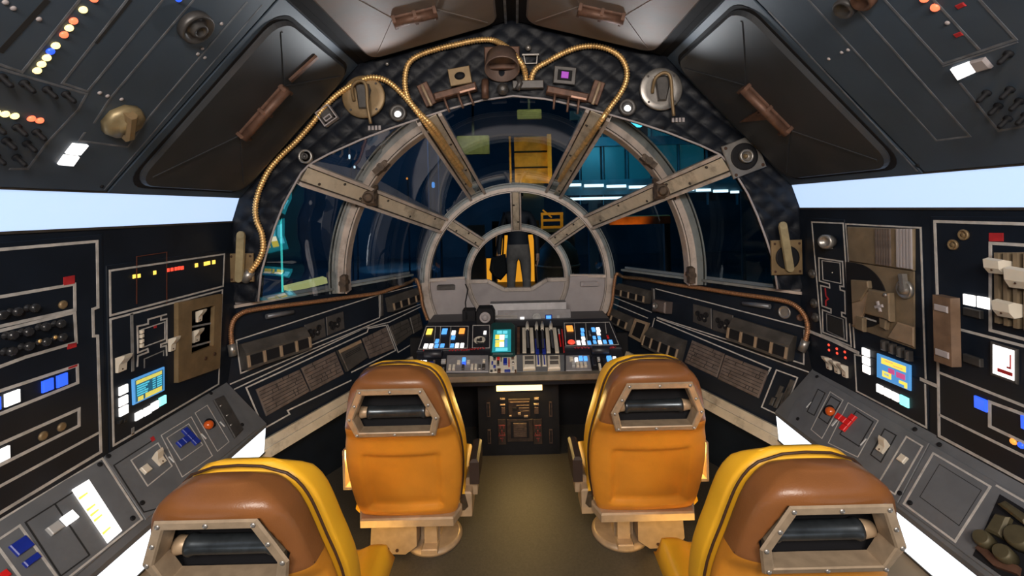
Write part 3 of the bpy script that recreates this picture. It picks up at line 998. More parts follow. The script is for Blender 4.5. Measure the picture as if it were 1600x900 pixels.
        bd = [i for i in range(nx + 1)] + [(j + 1) * (nx + 1) + nx for j in range(ny)] + [ny * (nx + 1) + nx - 1 - i for i in range(nx)] + [(ny - 1 - j) * (nx + 1) for j in range(ny - 1)]
        mb.v += [(vs[i][0] * 0.93, vs[i][1], 0.245) for i in bd]
        n = len(bd)
        for i in range(n):
            mb.f.append((bd[i], b + i, b + (i + 1) % n, bd[(i + 1) % n])); mb.sm.append(True); mb.mi.append(0)
        mb.f.append(tuple(b + i for i in range(n))); mb.sm.append(False); mb.mi.append(0)
        return mb.mesh('seat_cushion', M_YELLOW)
    R['seat_cushion'] = cush()
    # under-frame
    mb = MB().box((0, 0.03, 0.245), (0.36, 0.42, 0.05), 0.01)
    R['seat_pan'] = mb.mesh('seat_pan', M_SEATMETAL)
    mb = MB().lathe([(0.130, 0.0), (0.130, 0.012), (0.115, 0.022)], 40, c=(sgn * 0.05, 0, 0))
    R['base_disc'] = mb.mesh('base_disc', M_SEATMETAL)
    s = sgn
    mb = MB().box((s * 0.045, 0.0, 0.125), (0.085, 0.10, 0.21), 0.01)
    R['pedestal_column'] = mb.mesh('pedestal_column', M_SEATMETAL)
    mb = MB().box((s * 0.055, -0.085, 0.075), (0.055, 0.03, 0.10), 0.004)
    mb.box((s * 0.055, -0.11, 0.03), (0.07, 0.06, 0.02), 0.004)
    R['foot_bracket'] = mb.mesh('foot_bracket', M_SEATMETAL)
    pl = [(-0.19, 0.21), (-0.06, 0.23), (0.0, 0.23), (0.0, 0.05), (-0.05, 0.015), (-0.175, 0.02), (-0.20, 0.06)]
    mb = MB().prism([(s * x, z) for x, z in pl], 0, 0.16)
    mb.xf(Matrix(((1, 0, 0, 0), (0, 0, 1, -0.13), (0, 1, 0, 0), (0, 0, 0, 1))))
    R['side_bracket'] = mb.mesh('side_bracket', M_SEATMETAL)
    R['bolt'] = MB().lathe(disc(0.007, 0.004), 10, axis='y').mesh('bolt', M_SEAM)
    R['bolts'] = [(s * x, -0.134, z) for x, z in ((-0.11, 0.205), (-0.165, 0.165), (-0.165, 0.05), (-0.125, 0.042), (-0.085, 0.035))]
    # arm rest on the aisle side, lamp box on the wall side
    mb = MB().box((s * 0.262, -0.10, 0.40), (0.040, 0.19, 0.10), 0.010)
    R['armrest'] = mb.mesh('armrest', M_LEATHER_D)
    mb = MB().box((s * 0.245, -0.10, 0.315), (0.05, 0.10, 0.07), 0.006)
    mb.box((s * 0.225, -0.14, 0.27), (0.05, 0.12, 0.10), 0.006)
    R['armrest_bracket'] = mb.mesh('armrest_bracket', M_SEATMETAL)
    mb = MB()
    x = -s * 0.262
    mb.box((x - s * 0.045, -0.05, 0.385), (0.010, 0.16, 0.17), 0.002)
    mb.box((x, -0.05, 0.305), (0.10, 0.16, 0.010), 0.002)
    mb.box((x, 0.035, 0.385), (0.10, 0.010, 0.17), 0.002)
    mb.box((x + s * 0.02, -0.05, 0.335), (0.05, 0.14, 0.05), 0.004)
    R['lamp_box'] = mb.mesh('lamp_box', M_SEATMETAL)
    R['lamp_bulb'] = MB().lathe([(0.014, -0.02), (0.017, 0), (0.014, 0.02)], 12, c=(x, 0.015, 0.40)).lathe([(0.014, -0.02), (0.017, 0), (0.014, 0.02)], 12, c=(x, 0.015, 0.352)).mesh('lamp_bulb', E_AMBER)
    R['footwell_glow'] = MB().box((0, 0, 0), (0.14, 0.03, 0.03), 0.004).mesh('footwell_glow', E_AMBER)  # added glow bar for the near seats, not a known fixture
    SM = Matrix.Translation((0, 0, ZB)) @ Matrix.Scale(0.935, 4, (0, 0, 1)) @ Matrix.Translation((0, 0, -ZB))
    for nm in ('back_shell', 'back_cushion', 'piping', 'seam', 'seam_r', 'hand_hold_frame'): R[nm].transform(SM)
    R['screws'] = [(x, y, ZB + (z - ZB) * 0.935) for x, y, z in R['screws']]
    SEATM[sgn] = R
    return R
M_LEATHER_D = mat('dark_brown_padding', (0.035, 0.020, 0.014), 0.45)
def seat(label, x, y, sgn, rz=0.0, front=True):
    """sgn = +1 when the aisle lies on the +x side"""
    R = seat_meshes(sgn)
    o = bpy.data.objects.new('pilot_seat', None); COL.objects.link(o)
    o.location = (x, y, 0); o.rotation_euler = (0, 0, rz)
    tag(o, label, 'seat', 'leather cockpit seats')
    def P(nm, loc=(0, 0, 0), parent=None):
        c = bpy.data.objects.new('seam' if nm == 'seam_r' else nm, R[nm]); COL.objects.link(c); c.parent = parent or o; c.location = loc
        return c
    for nm in ('back_shell', 'back_cushion', 'piping', 'seam', 'seam_r', 'seat_cushion', 'seat_pan', 'trim_rail', 'base_disc', 'pedestal_column', 'foot_bracket') + (('armrest', 'armrest_bracket') if front else ()):
        P(nm)
    fr = P('hand_hold_frame')
    for q in R['screws']: P('screw', q, fr)
    zr = 0.782
    ro = P('roller', (0, back_y(zr) - 0.034, ZB + (zr - ZB) * 0.935))
    for k in (-1, 1): P('roller_cap', (k * 0.122, 0, 0), ro)
    sb = P('side_bracket')
    for q in R['bolts']: P('bolt', q, sb)
    lb = P('lamp_box'); P('lamp_bulb', parent=lb)
    if not front:  # added glow bars and fill light to brighten the front seat backs
        for k in (-1, 1): P('footwell_glow', (k * 0.11, 0.165, 0.215))
        lp = lamp('footwell_fill', 'AREA', (0, 0.20, 0.20), 1.6, (1.0, 0.62, 0.17), 0.36, 0.05, aim=(0, 0.75, 0.10)); lp.parent = o
    if True:
        lp = lamp('seat_lamp', 'POINT', (-sgn * 0.285, -0.03, 0.40), 2.6, (1.0, 0.62, 0.16), 0.025)
        lp.parent = lb
    return o
seat('front mustard and brown leather seat left of the aisle, back to the viewer', -0.462, 2.12, 1)
seat('front mustard and brown leather seat right of the aisle, back to the viewer', 0.495, 2.12, -1)
seat('large near brown leather seat at the lower left edge, cut off below', -0.688, 1.47, 1, 0.0, False).scale = (0.965,) * 3
seat('large near brown leather seat at the lower right edge, cut off below', 0.690, 1.47, -1, 0.0, False).scale = (0.965,) * 3
# ------------------------------------------------------------------ main console between the front seats
CA, CB_, CC = (2.57, 0.575), (2.70, 0.649), (3.06, 0.755)      # front edge, fold, rear edge: (distance, height)
CW = Fr((0, CB_[0], CB_[1]), (1, 0, 0), (0, CC[0] - CB_[0], CC[1] - CB_[1]))
CL = Fr((0, CA[0], CA[1]), (1, 0, 0), (0, CB_[0] - CA[0], CB_[1] - CA[1]))
CR_ = Fr((0, 3.10, 0.755), (1, 0, 0), (0, 0.05, 1))            # upright rear fascia
MC = bpy.data.objects.new('main_console', None); COL.objects.link(MC)
MC.location = (0, 2.85, 0)
tag(MC, 'wide control console with glowing buttons and levers between the two front seats', 'console')
def mcp(name, mb, m, parent=None, base=None):
    c = sum((Vector(v) for v in mb.v), Vector()) / len(mb.v)
    mb.v = [tuple(Vector(v) - c) for v in mb.v]
    o = link(name, mb.mesh(name, m), None, parent or MC)
    o.location = c - (base if base is not None else MC.location)
    return o, c
XW = 0.60
def sideprism(pts, x0, x1):
    n = len(pts)
    vs = [(x0, y, z) for y, z in pts] + [(x1, y, z) for y, z in pts]
    fs = [(i, (i + 1) % n, n + (i + 1) % n, n + i) for i in range(n)] + [tuple(range(n - 1, -1, -1)), tuple(range(n, 2 * n))]
    return MB().add(vs, fs)
def cfix(o): 
    fixn(o); return o
o, _ = mcp('console_body', sideprism([CA, CB_, CC, (3.28, 0.755), (3.28, 0.50), (2.60, 0.50)], -XW, XW), M_CONSD); cfix(o)
o, _ = mcp('front_lip', sideprism([(2.545, 0.575), (2.575, 0.583), (2.60, 0.545), (2.57, 0.53), (2.545, 0.545)], -0.63, 0.63), M_LIP); cfix(o)
o, _ = mcp('rear_fascia', sideprism([(3.10, 0.755), (3.12, 0.855), (3.20, 0.855), (3.20, 0.755)], -0.19, 0.325), M_CONS); cfix(o)

class Plate:
    """a child plate of the console; its own controls are sub-parts"""
    def __init__(s, name, fr, px, py, label=None):
        s.fr = fr; s.c = fr.uv(px, py)
        s.o = bpy.data.objects.new(name, None)
    L = Thing.L; sz = Thing.sz
def plate(name, fr, pts, m, z1=0.012, label=None, bev=0.004):
    q = [fr.uv(p[0], p[1], z1) for p in pts]
    c = sum(q, Vector((0, 0))) / len(q)
    me = MB().prism([(p.x - c.x, p.y - c.y) for p in q], 0, z1, bev).mesh(name, m)
    t = Thing.__new__(Thing)
    t.fr = fr; t.c = c; t.d = z1
    t.o = link(name, me, None, MC)
    t.o.matrix_basis = Matrix.Translation(-MC.location) @ fr.mw(c.x, c.y, 0)
    if label: t.o['label'] = label
    t.zb = z1
    return t
def cb(t, z, x, y, w, h, m, k, dz=0.008, name='button'):
    """control on a console plate; x,y,w,h in zoom-crop units"""
    px, py = z(x, y)
    X, Y = t.L(px, py, dz)
    W_, H_ = t.sz(px, py, w / k, h / k, dz)
    W_ *= 0.84; H_ *= 0.86; H_ = min(H_, 0.06); W_ = round(W_, 3); H_ = round(H_, 3)
    key = ('cb', W_, H_, m.name, dz)
    if key not in MESHC: MESHC[key] = MB().box((0, 0, dz / 2), (W_, H_, dz), 0.002).mesh(name, m)
    return t.part(name, MESHC[key], None, X, Y, t.zb)
def cl(t, z, pts, w=0.004, m=None, closed=False):
    q = [t.L(*z(pts[i], pts[i + 1])) for i in range(0, len(pts), 2)]
    me = MB().ribbon(q, w, 0.002, closed).mesh('inlay_line', m or M_LINE)
    return t.part('inlay_line', me, None, 0, 0, t.zb)
zL = zc(640, 475, 7.2); zR = zc(800, 475, 7.2); K = 7.2
# left wing
wl = plate('wing_panel', CW, [zL(175, 230), zL(690, 230), zL(680, 515), zL(75, 530)], M_CONSD, 0.014)
cl(wl, zL, [190, 252, 662, 250, 650, 497, 100, 510], closed=True)
cl(wl, zL, [292, 252, 272, 500]); cl(wl, zL, [350, 252, 338, 500]); cl(wl, zL, [465, 252, 450, 500])
for x, y, w, h, m in ((222, 303, 72, 68, E_YEL), (392, 300, 68, 64, E_SKY), (494, 316, 50, 46, E_WHITE), (490, 370, 50, 42, E_SKY), (588, 296, 72, 62, E_ORG), (308, 410, 46, 44, E_SKY), (182, 464, 50, 50, E_WHITE), (240, 464, 48, 50, E_WHITE), (303, 464, 48, 40, E_SKY), (368, 460, 50, 42, E_SKY), (478, 460, 46, 42, E_SKY), (533, 458, 46, 52, E_WHITE), (590, 458, 46, 52, E_WHITE)):
    cb(wl, zL, x, y, w, h, m, K)
# left centre gauge panel and tall green screen
gp = plate('gauge_panel', CW, [zL(705, 235), zL(905, 235), zL(905, 500), zL(700, 500)], M_CONSD, 0.012)
cl(gp, zL, [712, 242, 900, 240, 900, 494, 706, 494], closed=True)
x, y = gp.L(*zL(788, 412)); 
gp.part('round_dial', MB().lathe([(0.036, 0), (0.036, 0.008), (0.030, 0.012), (0.027, 0.009), (0.001, 0.009)], 24).mesh('round_dial', M_WHITE), None, x, y, gp.zb)
for k, (a, b, w, h) in enumerate(((770, 400, 30, 30), (800, 395, 26, 50), (795, 435, 60, 14), (760, 425, 22, 10))):
    X, Y = gp.L(*zL(a, b), 0.012)
    gp.part('dial_mark', MB().box((0, 0, 0.0085 + 0.001), (w / K * 0.0042, h / K * 0.006, 0.003)).mesh('dial_mark', M_STEELD), None, X, Y, gp.zb)
cb(gp, zL, 848, 314, 36, 36, E_WHITE, K)
sp = plate('screen_housing', CW, [zL(918, 222), zL(945, 205), zL(1150, 205), zL(1185, 235), zL(1188, 545), zL(1165, 560), zL(935, 560), zL(905, 530)], M_GREEN, 0.024)
def cq(t, z, x0, y0, x1, y1, m, name='readout', dz=0.003):
    a = t.L(*z(x0, y0), dz); b = t.L(*z(x1, y1), dz); c = t.L(*z(x1, y0), dz)
    W_, H_ = abs(b[0] - a[0]), abs(b[1] - c[1])
    return t.part(name, MB().box((0, 0, dz / 2), (W_, H_, dz)).mesh(name, m), None, (a[0] + b[0]) / 2, (b[1] + c[1]) / 2, t.zb)
cq(sp, zL, 945, 285, 1140, 535, E_TEAL, 'screen', 0.002)
for r in ((985, 300, 1040, 330, E_SCRC), (1050, 300, 1100, 330, E_SCRC), (965, 345, 1010, 390, E_SCRY), (1012, 345, 1066, 400, E_WHITEW), (1072, 345, 1104, 380, E_SCRC), (965, 405, 1062, 420, E_SCRY), (965, 430, 1010, 478, E_SCRY), (1012, 425, 1062, 478, E_WHITEW), (1072, 395, 1100, 440, E_SCR), (1068, 446, 1100, 476, E_SCR), (968, 490, 1102, 522, E_SCRC)):
    cq(sp, zL, *r, dz=0.004)
# levers in the middle
lv = plate('lever_bay', CW, [zR(60, 240), zR(565, 240), zR(590, 560), zR(48, 560)], M_MATTE, 0.006)
lvl = plate('lever_bay', CL, [zR(48, 566), zR(590, 566), zR(592, 760), zR(50, 765)], M_GREY, 0.006)
def lever(x0, y0, x1, y1, w, m, name, lift0=0.02, lift1=0.02, t=0.012):
    """bar on the bay running from the fold towards the rear"""
    a = CW.hit(*zR(x0, y0), lift0); b = CW.hit(*zR(x1, y1), lift1)
    mb = MB().bar(a, b, w, t, up=CW.n)
    return mcp(name, mb, m)
for (xa, xb) in (((135, 140), (215, 232)), ((395, 412), (475, 508))):
    lever(xa[0], 275, xa[1], 545, 0.022, M_WHITE, 'lever_guide'); lever(xb[0], 275, xb[1], 545, 0.022, M_WHITE, 'lever_guide')
for xt, xb, yt in ((172, 183, 195), (437, 462, 190), (276, 292, 200), (340, 352, 195)):
    a = CW.hit(*zR(xb, 500), 0.03); b = a + (CW.hit(*zR(xt, 290), 0.10) - a)
    c = CR_.hit(*zR(xt, yt), 0.03)
    o, cc = mcp('throttle_lever', MB().bar(a, b, 0.011, 0.018, up=CW.n), M_CONSD)
    mb = MB().tube([b, b.lerp(c, 0.5), c], 0.01, 8, radii=[0.009, 0.011, 0.006])
    g, _ = mcp('lever_grip', mb, M_WHITE, o, cc)
    sp_ = Vector((0.0075, 0, 0))
for x in (195, 475):
    x0 = x - 72 if x < 300 else x - 72
    t = plate('lever_foot', CL, [zR(x - 75, 568), zR(x + 62, 562), zR(x + 70, 715), zR(x - 72, 722)], M_WHITE, 0.03, bev=0.008)
    for y in (602, 655): cq(t, zR, x - 52, y - 20, x + 50, y + 20, M_STEEL, 'label_plate')
for x in (292, 360):
    t = plate('lever_slot', CL, [zR(x - 20, 568), zR(x + 22, 568), zR(x + 30, 690), zR(x - 18, 690)], M_WHITE, 0.016)
    cq(t, zR, x - 8, 572, x + 14, 680, M_BLUEP, 'blue_insert')
for x in (281, 356):
    lever(x - 6, 400, x + 6, 555, 0.02, M_BLUEP, 'lever_track', 0.012, 0.012)
lever(72, 270, 72, 555, 0.016, M_RUST, 'side_bar', 0.012, 0.012)
lever(522, 295, 548, 470, 0.008, M_REDP, 'red_rod', 0.022, 0.022); lever(524, 290, 530, 340, 0.010, M_GREYP, 'rod_tip', 0.026, 0.026)
lever(560, 290, 585, 540, 0.008, M_RED, 'red_rod', 0.014, 0.014)
# right wing
wr = plate('wing_panel', CW, [zR(575, 190), zR(1120, 180), zR(1235, 495), zR(590, 480)], M_CONSD, 0.014)
cl(wr, zR, [588, 215, 1095, 205, 1200, 458, 605, 468], closed=True)
cl(wr, zR, [700, 212, 722, 462]); cl(wr, zR, [828, 212, 848, 462]); cl(wr, zR, [1048, 208, 1062, 330])
for x, y, w, h, m in ((650, 268, 84, 76, E_ORG), (792, 284, 44, 38, E_SKY), (795, 332, 42, 34, E_SKY), (802, 378, 46, 34, E_WHITE), (750, 428, 46, 48, E_WHITE), (806, 428, 46, 48, E_WHITE), (870, 428, 42, 38, E_SKY), (916, 280, 46, 44, E_SKY), (970, 280, 50, 44, E_WHITE), (974, 324, 46, 34, E_WHITE), (926, 370, 38, 32, E_SKY), (982, 372, 38, 34, E_SKY), (932, 420, 40, 36, E_SKY), (990, 422, 46, 42, E_WHITE), (1046, 418, 42, 40, E_SKY), (1112, 420, 46, 46, E_SKY)):
    cb(wr, zR, x, y, w, h, m, K)
x, y = wr.L(*zR(668, 416), 0.01); wr.part('red_lamp', MB().lathe(dome(0.022, 0.014), 18).mesh('red_lamp', E_RED), None, x, y, wr.zb)
cb(wr, zR, 872, 322, 22, 60, M_STEEL, K, name='toggle'); cb(wr, zR, 1078, 362, 26, 34, M_REDP, K, name='red_tag')
# wiring strips along the fold
for z, a in ((zL, ((440, 520, 600, 512), (600, 515, 690, 505), (690, 508, 850, 492), (150, 520, 300, 516))), (zR, ((700, 490, 880, 488), (1100, 490, 1170, 480)))):
    for (x0, y0, x1, y1) in a:
        p = []
        for i in range(13):
            f = i / 12
            p.append(CW.hit(*z(x0 + (x1 - x0) * f, y0 + (y1 - y0) * f + 12 * math.sin(i * 2.4)), 0.016 + 0.004 * math.cos(i * 1.7)))
        mcp('red_wire', MB().tube(p, 0.0035, 5), M_RED)
def roll(z, x0, x1, y, r=0.026):
    a = CW.hit(*z(x0, y), 0.02); b = CW.hit(*z(x1, y), 0.02)
    mcp('padded_roll', MB().tube([a, a.lerp(b, 0.03), a.lerp(b, 0.97), b], r, 14, radii=[r * 0.8, r, r, r * 0.8]), M_CONSD)
roll(zL, 165, 365, 562); roll(zR, 895, 1092, 522)
# lower front plates with switches
ll = plate('switch_panel', CL, [zL(420, 572), zL(885, 572), zL(892, 762), zL(408, 765)], M_CONS, 0.008)
for x, y, w, h, m in ((452, 702, 34, 64, M_WHITE), (496, 702, 36, 62, M_WHITE), (552, 645, 44, 44, M_WHITE), (610, 622, 44, 56, E_SKY), (610, 655, 44, 26, E_BLUE), (662, 642, 44, 40, M_WHITE), (600, 700, 34, 60, M_STEELD), (702, 696, 34, 64, M_WHITE), (744, 696, 34, 64, M_WHITE), (787, 700, 34, 64, M_STEEL), (836, 632, 36, 36, M_WHITE), (832, 695, 40, 64, M_STEELD)):
    cb(ll, zL, x, y, w, h, m, K, 0.014, 'rocker_switch')
l2 = plate('switch_panel', CL, [zL(70, 625), zL(415, 610), zL(402, 768), zL(30, 775)], M_MATTE, 0.010)
for x, y, w, h, m in ((120, 645, 40, 40, E_WHITE), (170, 645, 44, 40, E_WHITE), (380, 635, 60, 44, M_GREYP), (190, 690, 70, 40, M_BLUEP), (250, 660, 70, 40, M_BLUEP), (280, 700, 60, 50, M_BLUEP), (272, 655, 26, 70, M_STEEL), (375, 720, 30, 30, M_STEEL), (60, 660, 40, 36, E_WHITE)):
    cb(l2, zL, x, y, w, h, m, K, 0.016, 'toggle')
for k in range(6):
    p = [CL.hit(*zL(150 + 40 * k + 25 * math.sin(i * 1.3 + k), 690 + 10 * i - 20 * math.cos(i + k)), 0.022 + 0.012 * math.sin(i * 1.1)) for i in range(6)]
    mcp('cable', MB().tube(p, 0.004, 5), M_MATTE if k % 2 else M_STEEL)
lw = plate('circuit_panel', CL, [zL(900, 580), zL(1205, 572), zL(1210, 768), zL(895, 772)], M_WHITE, 0.008)
for x, y, w, h, m in ((930, 655, 22, 40, M_BLUEP), (955, 696, 30, 30, M_BLUEP), (955, 608, 36, 26, M_CONSD), (998, 606, 40, 34, M_REDP), (995, 655, 34, 60, M_STEELD), (1075, 638, 50, 84, M_BLUEP), (1100, 744, 76, 26, M_BLUEP), (1118, 612, 16, 20, M_RED), (1118, 640, 16, 20, M_RED), (1118, 666, 16, 20, M_RED), (1118, 690, 16, 16, M_RED), (1005, 740, 44, 44, M_RUST), (920, 745, 30, 20, M_CONSD), (1160, 600, 36, 26, M_RUST), (1164, 655, 26, 30, M_STEEL), (1192, 750, 22, 40, M_RUST), (1030, 610, 12, 60, M_STEELD), (965, 735, 26, 16, M_STEELD), (1164, 720, 24, 60, M_GREYP)):
    cb(lw, zL, x, y, w, h, m, K, 0.010, 'component')
lr = plate('switch_panel', CL, [zR(605, 575), zR(870, 570), zR(900, 745), zR(605, 752)], M_CONS, 0.008)
for x, y, w, h, m in ((668, 610, 46, 46, M_WHITE), (724, 616, 40, 40, E_WHITE), (775, 600, 46, 48, E_SKY), (828, 602, 46, 46, E_SKY), (690, 668, 40, 60, M_GREYP), (738, 670, 40, 60, M_WHITE), (782, 672, 40, 60, M_WHITE), (826, 670, 40, 58, M_WHITE)):
    cb(lr, zR, x, y, w, h, m, K, 0.014, 'rocker_switch')
l3 = plate('switch_panel', CL, [zR(885, 588), zR(1175, 575), zR(1185, 735), zR(905, 742)], M_MATTE, 0.010)
for x, y, w, h, m in ((975, 610, 36, 40, M_GREYP), (990, 695, 34, 76, M_WHITE), (1095, 602, 62, 56, E_SKY), (1155, 602, 40, 40, E_WHITE), (925, 640, 46, 110, M_CONSD), (1045, 650, 50, 110, M_CONSD), (1095, 670, 40, 60, M_STEELD)):
    cb(l3, zR, x, y, w, h, m, K, 0.018, 'toggle')
# rear fascia controls
rf = Thing.__new__(Thing); rf.fr = CR_; rf.c = CR_.uv(835, 494); rf.d = 0.0; rf.zb = 0.0
rf.o = link('fascia_plate', MB().box((0, 0, 0.002), (0.49, 0.085, 0.006), 0.002).mesh('fascia_plate', M_CONS), None, MC)
rf.o.matrix_basis = Matrix.Translation(-MC.location) @ CR_.mw(rf.c.x, rf.c.y, 0); rf.zb = 0.005
cb(rf, zR, 115, 168, 54, 50, E_WHITE, K)
x, y = rf.L(*zR(278, 148)); rf.part('round_dial', MB().lathe([(0.029, 0), (0.029, 0.008), (0.024, 0.012), (0.022, 0.009), (0.001, 0.009)], 22).mesh('round_dial', M_GREYP), None, x, y, rf.zb)
cb(rf, zR, 412, 152, 92, 76, M_BLUEP, K, 0.006, 'lamp_bezel'); cb(rf, zR, 412, 152, 66, 54, E_SKY, K, 0.010)
cb(rf, zR, 520, 150, 40, 60, M_GREYP, K, 0.004, 'label_plate')
for x in (1040, 1070, 1116): 
    p = CR_.hit(*zL(x, 97), -0.01); mcp('indicator', MB().box(p, (0.012, 0.016, 0.010), 0.002), E_YEL)
for x in (170, 214, 258, 292, 392, 468):
    p = CR_.hit(*zR(x, 89), -0.01); mcp('indicator', MB().box(p, (0.012, 0.016, 0.010), 0.002), E_WHITEW)
for y in (130, 150):
    a = CR_.hit(*zL(950, y), 0.008); b = CR_.hit(*zR(60, y + 4), 0.008)
    mcp('fascia_rib', MB().bar(a, b, 0.007, 0.010, up=CR_.n), M_STEEL)
# camera-like sensor head and dark side block
a = CR_.hit(*zL(855, 130), 0.03)
o, c = mcp('sensor_head', MB().prism([(-0.062, -0.055), (0.062, -0.055), (0.062, 0.03), (0.045, 0.06), (-0.045, 0.06), (-0.062, 0.03)], -0.05, 0.05, 0.006).xf(Matrix.Translation(a) @ Matrix(((1, 0, 0, 0), (0, 0, -1, 0), (0, 1, 0, 0), (0, 0, 0, 1)))), M_MATTE)
mcp('sensor_lens', MB().lathe([(0.036, 0), (0.036, 0.012), (0.028, 0.012), (0.024, 0.004), (0.022, 0.014), (0.012, 0.024), (0.001, 0.026)], 20).xf(Matrix.Translation(a + Vector((0, -0.048, 0))) @ Matrix(((1, 0, 0, 0), (0, 0, -1, 0), (0, 1, 0, 0), (0, 0, 0, 1)))), M_PALEGREY, o, c)
a = CR_.hit(*zL(672, 150), 0.0); mcp('side_block', MB().box(a, (0.085, 0.08, 0.12), 0.008), M_MATTE)
p0 = CR_.hit(*zL(640, 170), 0.06)
mcp('curled_cable', MB().tube([p0, p0 + Vector((-0.01, 0.05, 0.10)), p0 + Vector((0.004, 0.09, 0.18)), p0 + Vector((-0.015, 0.12, 0.21))], 0.0045, 7), M_MATTE)

# pedestal under the console
CPf = Fr((0, 2.80, 0), (1, 0, 0), (0, 0, 1))
CC_ = Thing('console_pedestal', 'black box pedestal with rusty relief and a lit amber bar under the console', 'pedestal', CPf, 812, 712)
y0 = CC_.c.y
CC_.o.location.z = 0.0
CC_.c.y = 0.0
CC_.part('pedestal_box', MB().prism([(-0.245, 0.0), (0.245, 0.0), (0.245, 0.49), (-0.245, 0.49)], -0.36, 0.0, 0.0).mesh('pedestal_box', M_MATTE))
zP = zc(740, 590, 6.92); KP = 6.92
def pb(x0, y0, x1, y1, m, name, h=0.006, z0=0.0):
    a = CC_.L(*zP(x0, y0), z0 + h); b = CC_.L(*zP(x1, y1), z0 + h)
    return CC_.part(name, MB().box((0, 0, h / 2), (abs(b[0] - a[0]), abs(b[1] - a[1]), h), 0.002).mesh(name, m), None, (a[0] + b[0]) / 2, (a[1] + b[1]) / 2, z0)
M_ENGR = mat('etched_brown', (0.035, 0.022, 0.016), 0.5, 0.2, amt=0.5, scale=40)
M_REDD = mat('dull_red_relief', (0.13, 0.016, 0.016), 0.5, amt=0.3)
M_ENGL = mat('etched_light', (0.08, 0.05, 0.037), 0.5, 0.2, amt=0.5, scale=60)
pb(245, 65, 742, 138, E_AMBER, 'amber_lamp_bar', 0.012)
for (x0, y0_, x1, y1) in ((138, 270, 180, 428), (815, 262, 852, 424), (150, 565, 188, 718), (816, 560, 856, 714)):
    t = pb(x0, y0_, x1, y1, M_ENGL, 'vent_slot', 0.005)
    pb(x0 + 8, y0_ + 12, x1 - 8, y1 - 12, M_MATTE, 'slot_gap', 0.0065)
pb(375, 235, 612, 420, M_ENGR, 'relief_plate', 0.008)
pb(262, 455, 352, 725, M_ENGR, 'relief_plate', 0.008); pb(645, 452, 745, 720, M_ENGR, 'relief_plate', 0.008)
pb(360, 455, 645, 690, M_ENGR, 'relief_plate', 0.007); pb(400, 475, 602, 655, M_MATTE, 'relief_recess', 0.009)
pb(430, 495, 575, 645, M_ENGL, 'ribbed_block', 0.014)
for k in range(7): pb(432, 505 + k * 20, 573, 511 + k * 20, M_ENGR, 'groove', 0.0155)
for (x0, y0_, x1, y1, m) in ((285, 230, 340, 243, M_TAN), (655, 222, 705, 243, M_TAN), (285, 292, 340, 305, M_TAN), (652, 285, 705, 300, M_TAN), (300, 325, 340, 395, M_ENGL), (657, 320, 705, 393, M_ENGL), (478, 380, 510, 405, M_TAN), (545, 410, 588, 432, M_TAN), (385, 410, 412, 425, M_TAN), (390, 265, 600, 271, M_ENGL), (460, 300, 600, 306, M_ENGL), (490, 325, 600, 345, M_ENGL), (500, 360, 600, 366, M_ENGL), (420, 330, 475, 360, M_MATTE)):
    pb(x0, y0_, x1, y1, m, 'relief_block', 0.014)
for cx in (305, 695):
    for (dx, dy, w, h) in ((0, 520, 70, 10), (-20, 540, 14, 30), (20, 540, 14, 30), (0, 590, 16, 40), (0, 630, 74, 16), (0, 660, 40, 10), (-25, 615, 12, 26), (25, 610, 12, 26), (4, 680, 12, 30)):
        pb(cx + dx - w / 2, dy - h / 2, cx + dx + w / 2, dy + h / 2, M_REDD, 'red_relief', 0.013)
lamp('console_lamp', 'AREA', (0.01, 2.76, 0.44), 2.2, (1.0, 0.62, 0.18), 0.24, 0.03, aim=(0.01, 2.2, 0.0))
# dark kick panel behind
o = link('trim_3', MB().box((0, 0, 0), (1.5, 0.03, 0.62), 0).mesh('trim_3', M_MATTE)); o.location = (0, 3.19, 0.31); struct(o)
# ------------------------------------------------------------------ side wall instrument panels
def rocker(T, px, py, w, h, m=None, name='rocker_switch', rz=0.0, z0=0.0, flip=1):
    m = m or M_WHITE
    key = ('rk', w, h, m.name, flip)
    if key not in MESHC:
        pr = [(-h / 2, 0), (-h / 2, 0.010), (-h * 0.05, 0.013), (h * 0.30, 0.030), (h * 0.5, 0.034), (h * 0.5, 0.024), (h * 0.38, 0)]
        vs = [(-w / 2, flip * y, z) for y, z in pr] + [(w / 2, flip * y, z) for y, z in pr]
        n = len(pr)
        fs = [(i, (i + 1) % n, n + (i + 1) % n, n + i) for i in range(n)] + [tuple(range(n - 1, -1, -1)), tuple(range(n, 2 * n))]
        me = MB().add(vs, fs).mesh('rocker_switch', m)
        bm = bmesh.new(); bm.from_mesh(me); bmesh.ops.recalc_face_normals(bm, faces=bm.faces); bm.to_mesh(me); bm.free()
        MESHC[key] = me
    x, y = T.L(px, py, z0 + 0.012)
    o = T.part(name, MESHC[key], None, x, y, z0, rz=rz)
    d = T.part('rivet', MESHC.setdefault('rivet', MB().lathe(disc(0.003, 0.002), 8).mesh('rivet', M_SEAM)), None, 0, -h * 0.36 * flip, 0.0105, o)
    return o
def leds(T, pts, m, r=0.008, z0=0.0, name='indicator_light'):
    for p in pts: T.knob(name, p[0], p[1], dome(r, r * 0.8, 4), m, 12, z0)
def sq(T, pts, w, h, m, z=0.006, name='button', z0=0.0):
    for p in pts: T.btn(name, p[0], p[1], w, h, m, z, z0)
def base_plate(T, pts, m, z=0.004, name='panel_plate', bev=0.0015):
    o = T.poly(name, pts, m, 0.0, z, bev)
    return o
def tags(T, pts, m=None, z0=0.0, name='paint_tag'):
    return T.poly(name, pts, m or M_RED, z0, z0 + 0.002)
Z4 = 0.004
def LN(T, *a, w=0.007, m=None, closed=False, z0=Z4): return T.line([(a[i], a[i + 1]) for i in range(0, len(a), 2)], w, m, closed, 0.0015, z0)

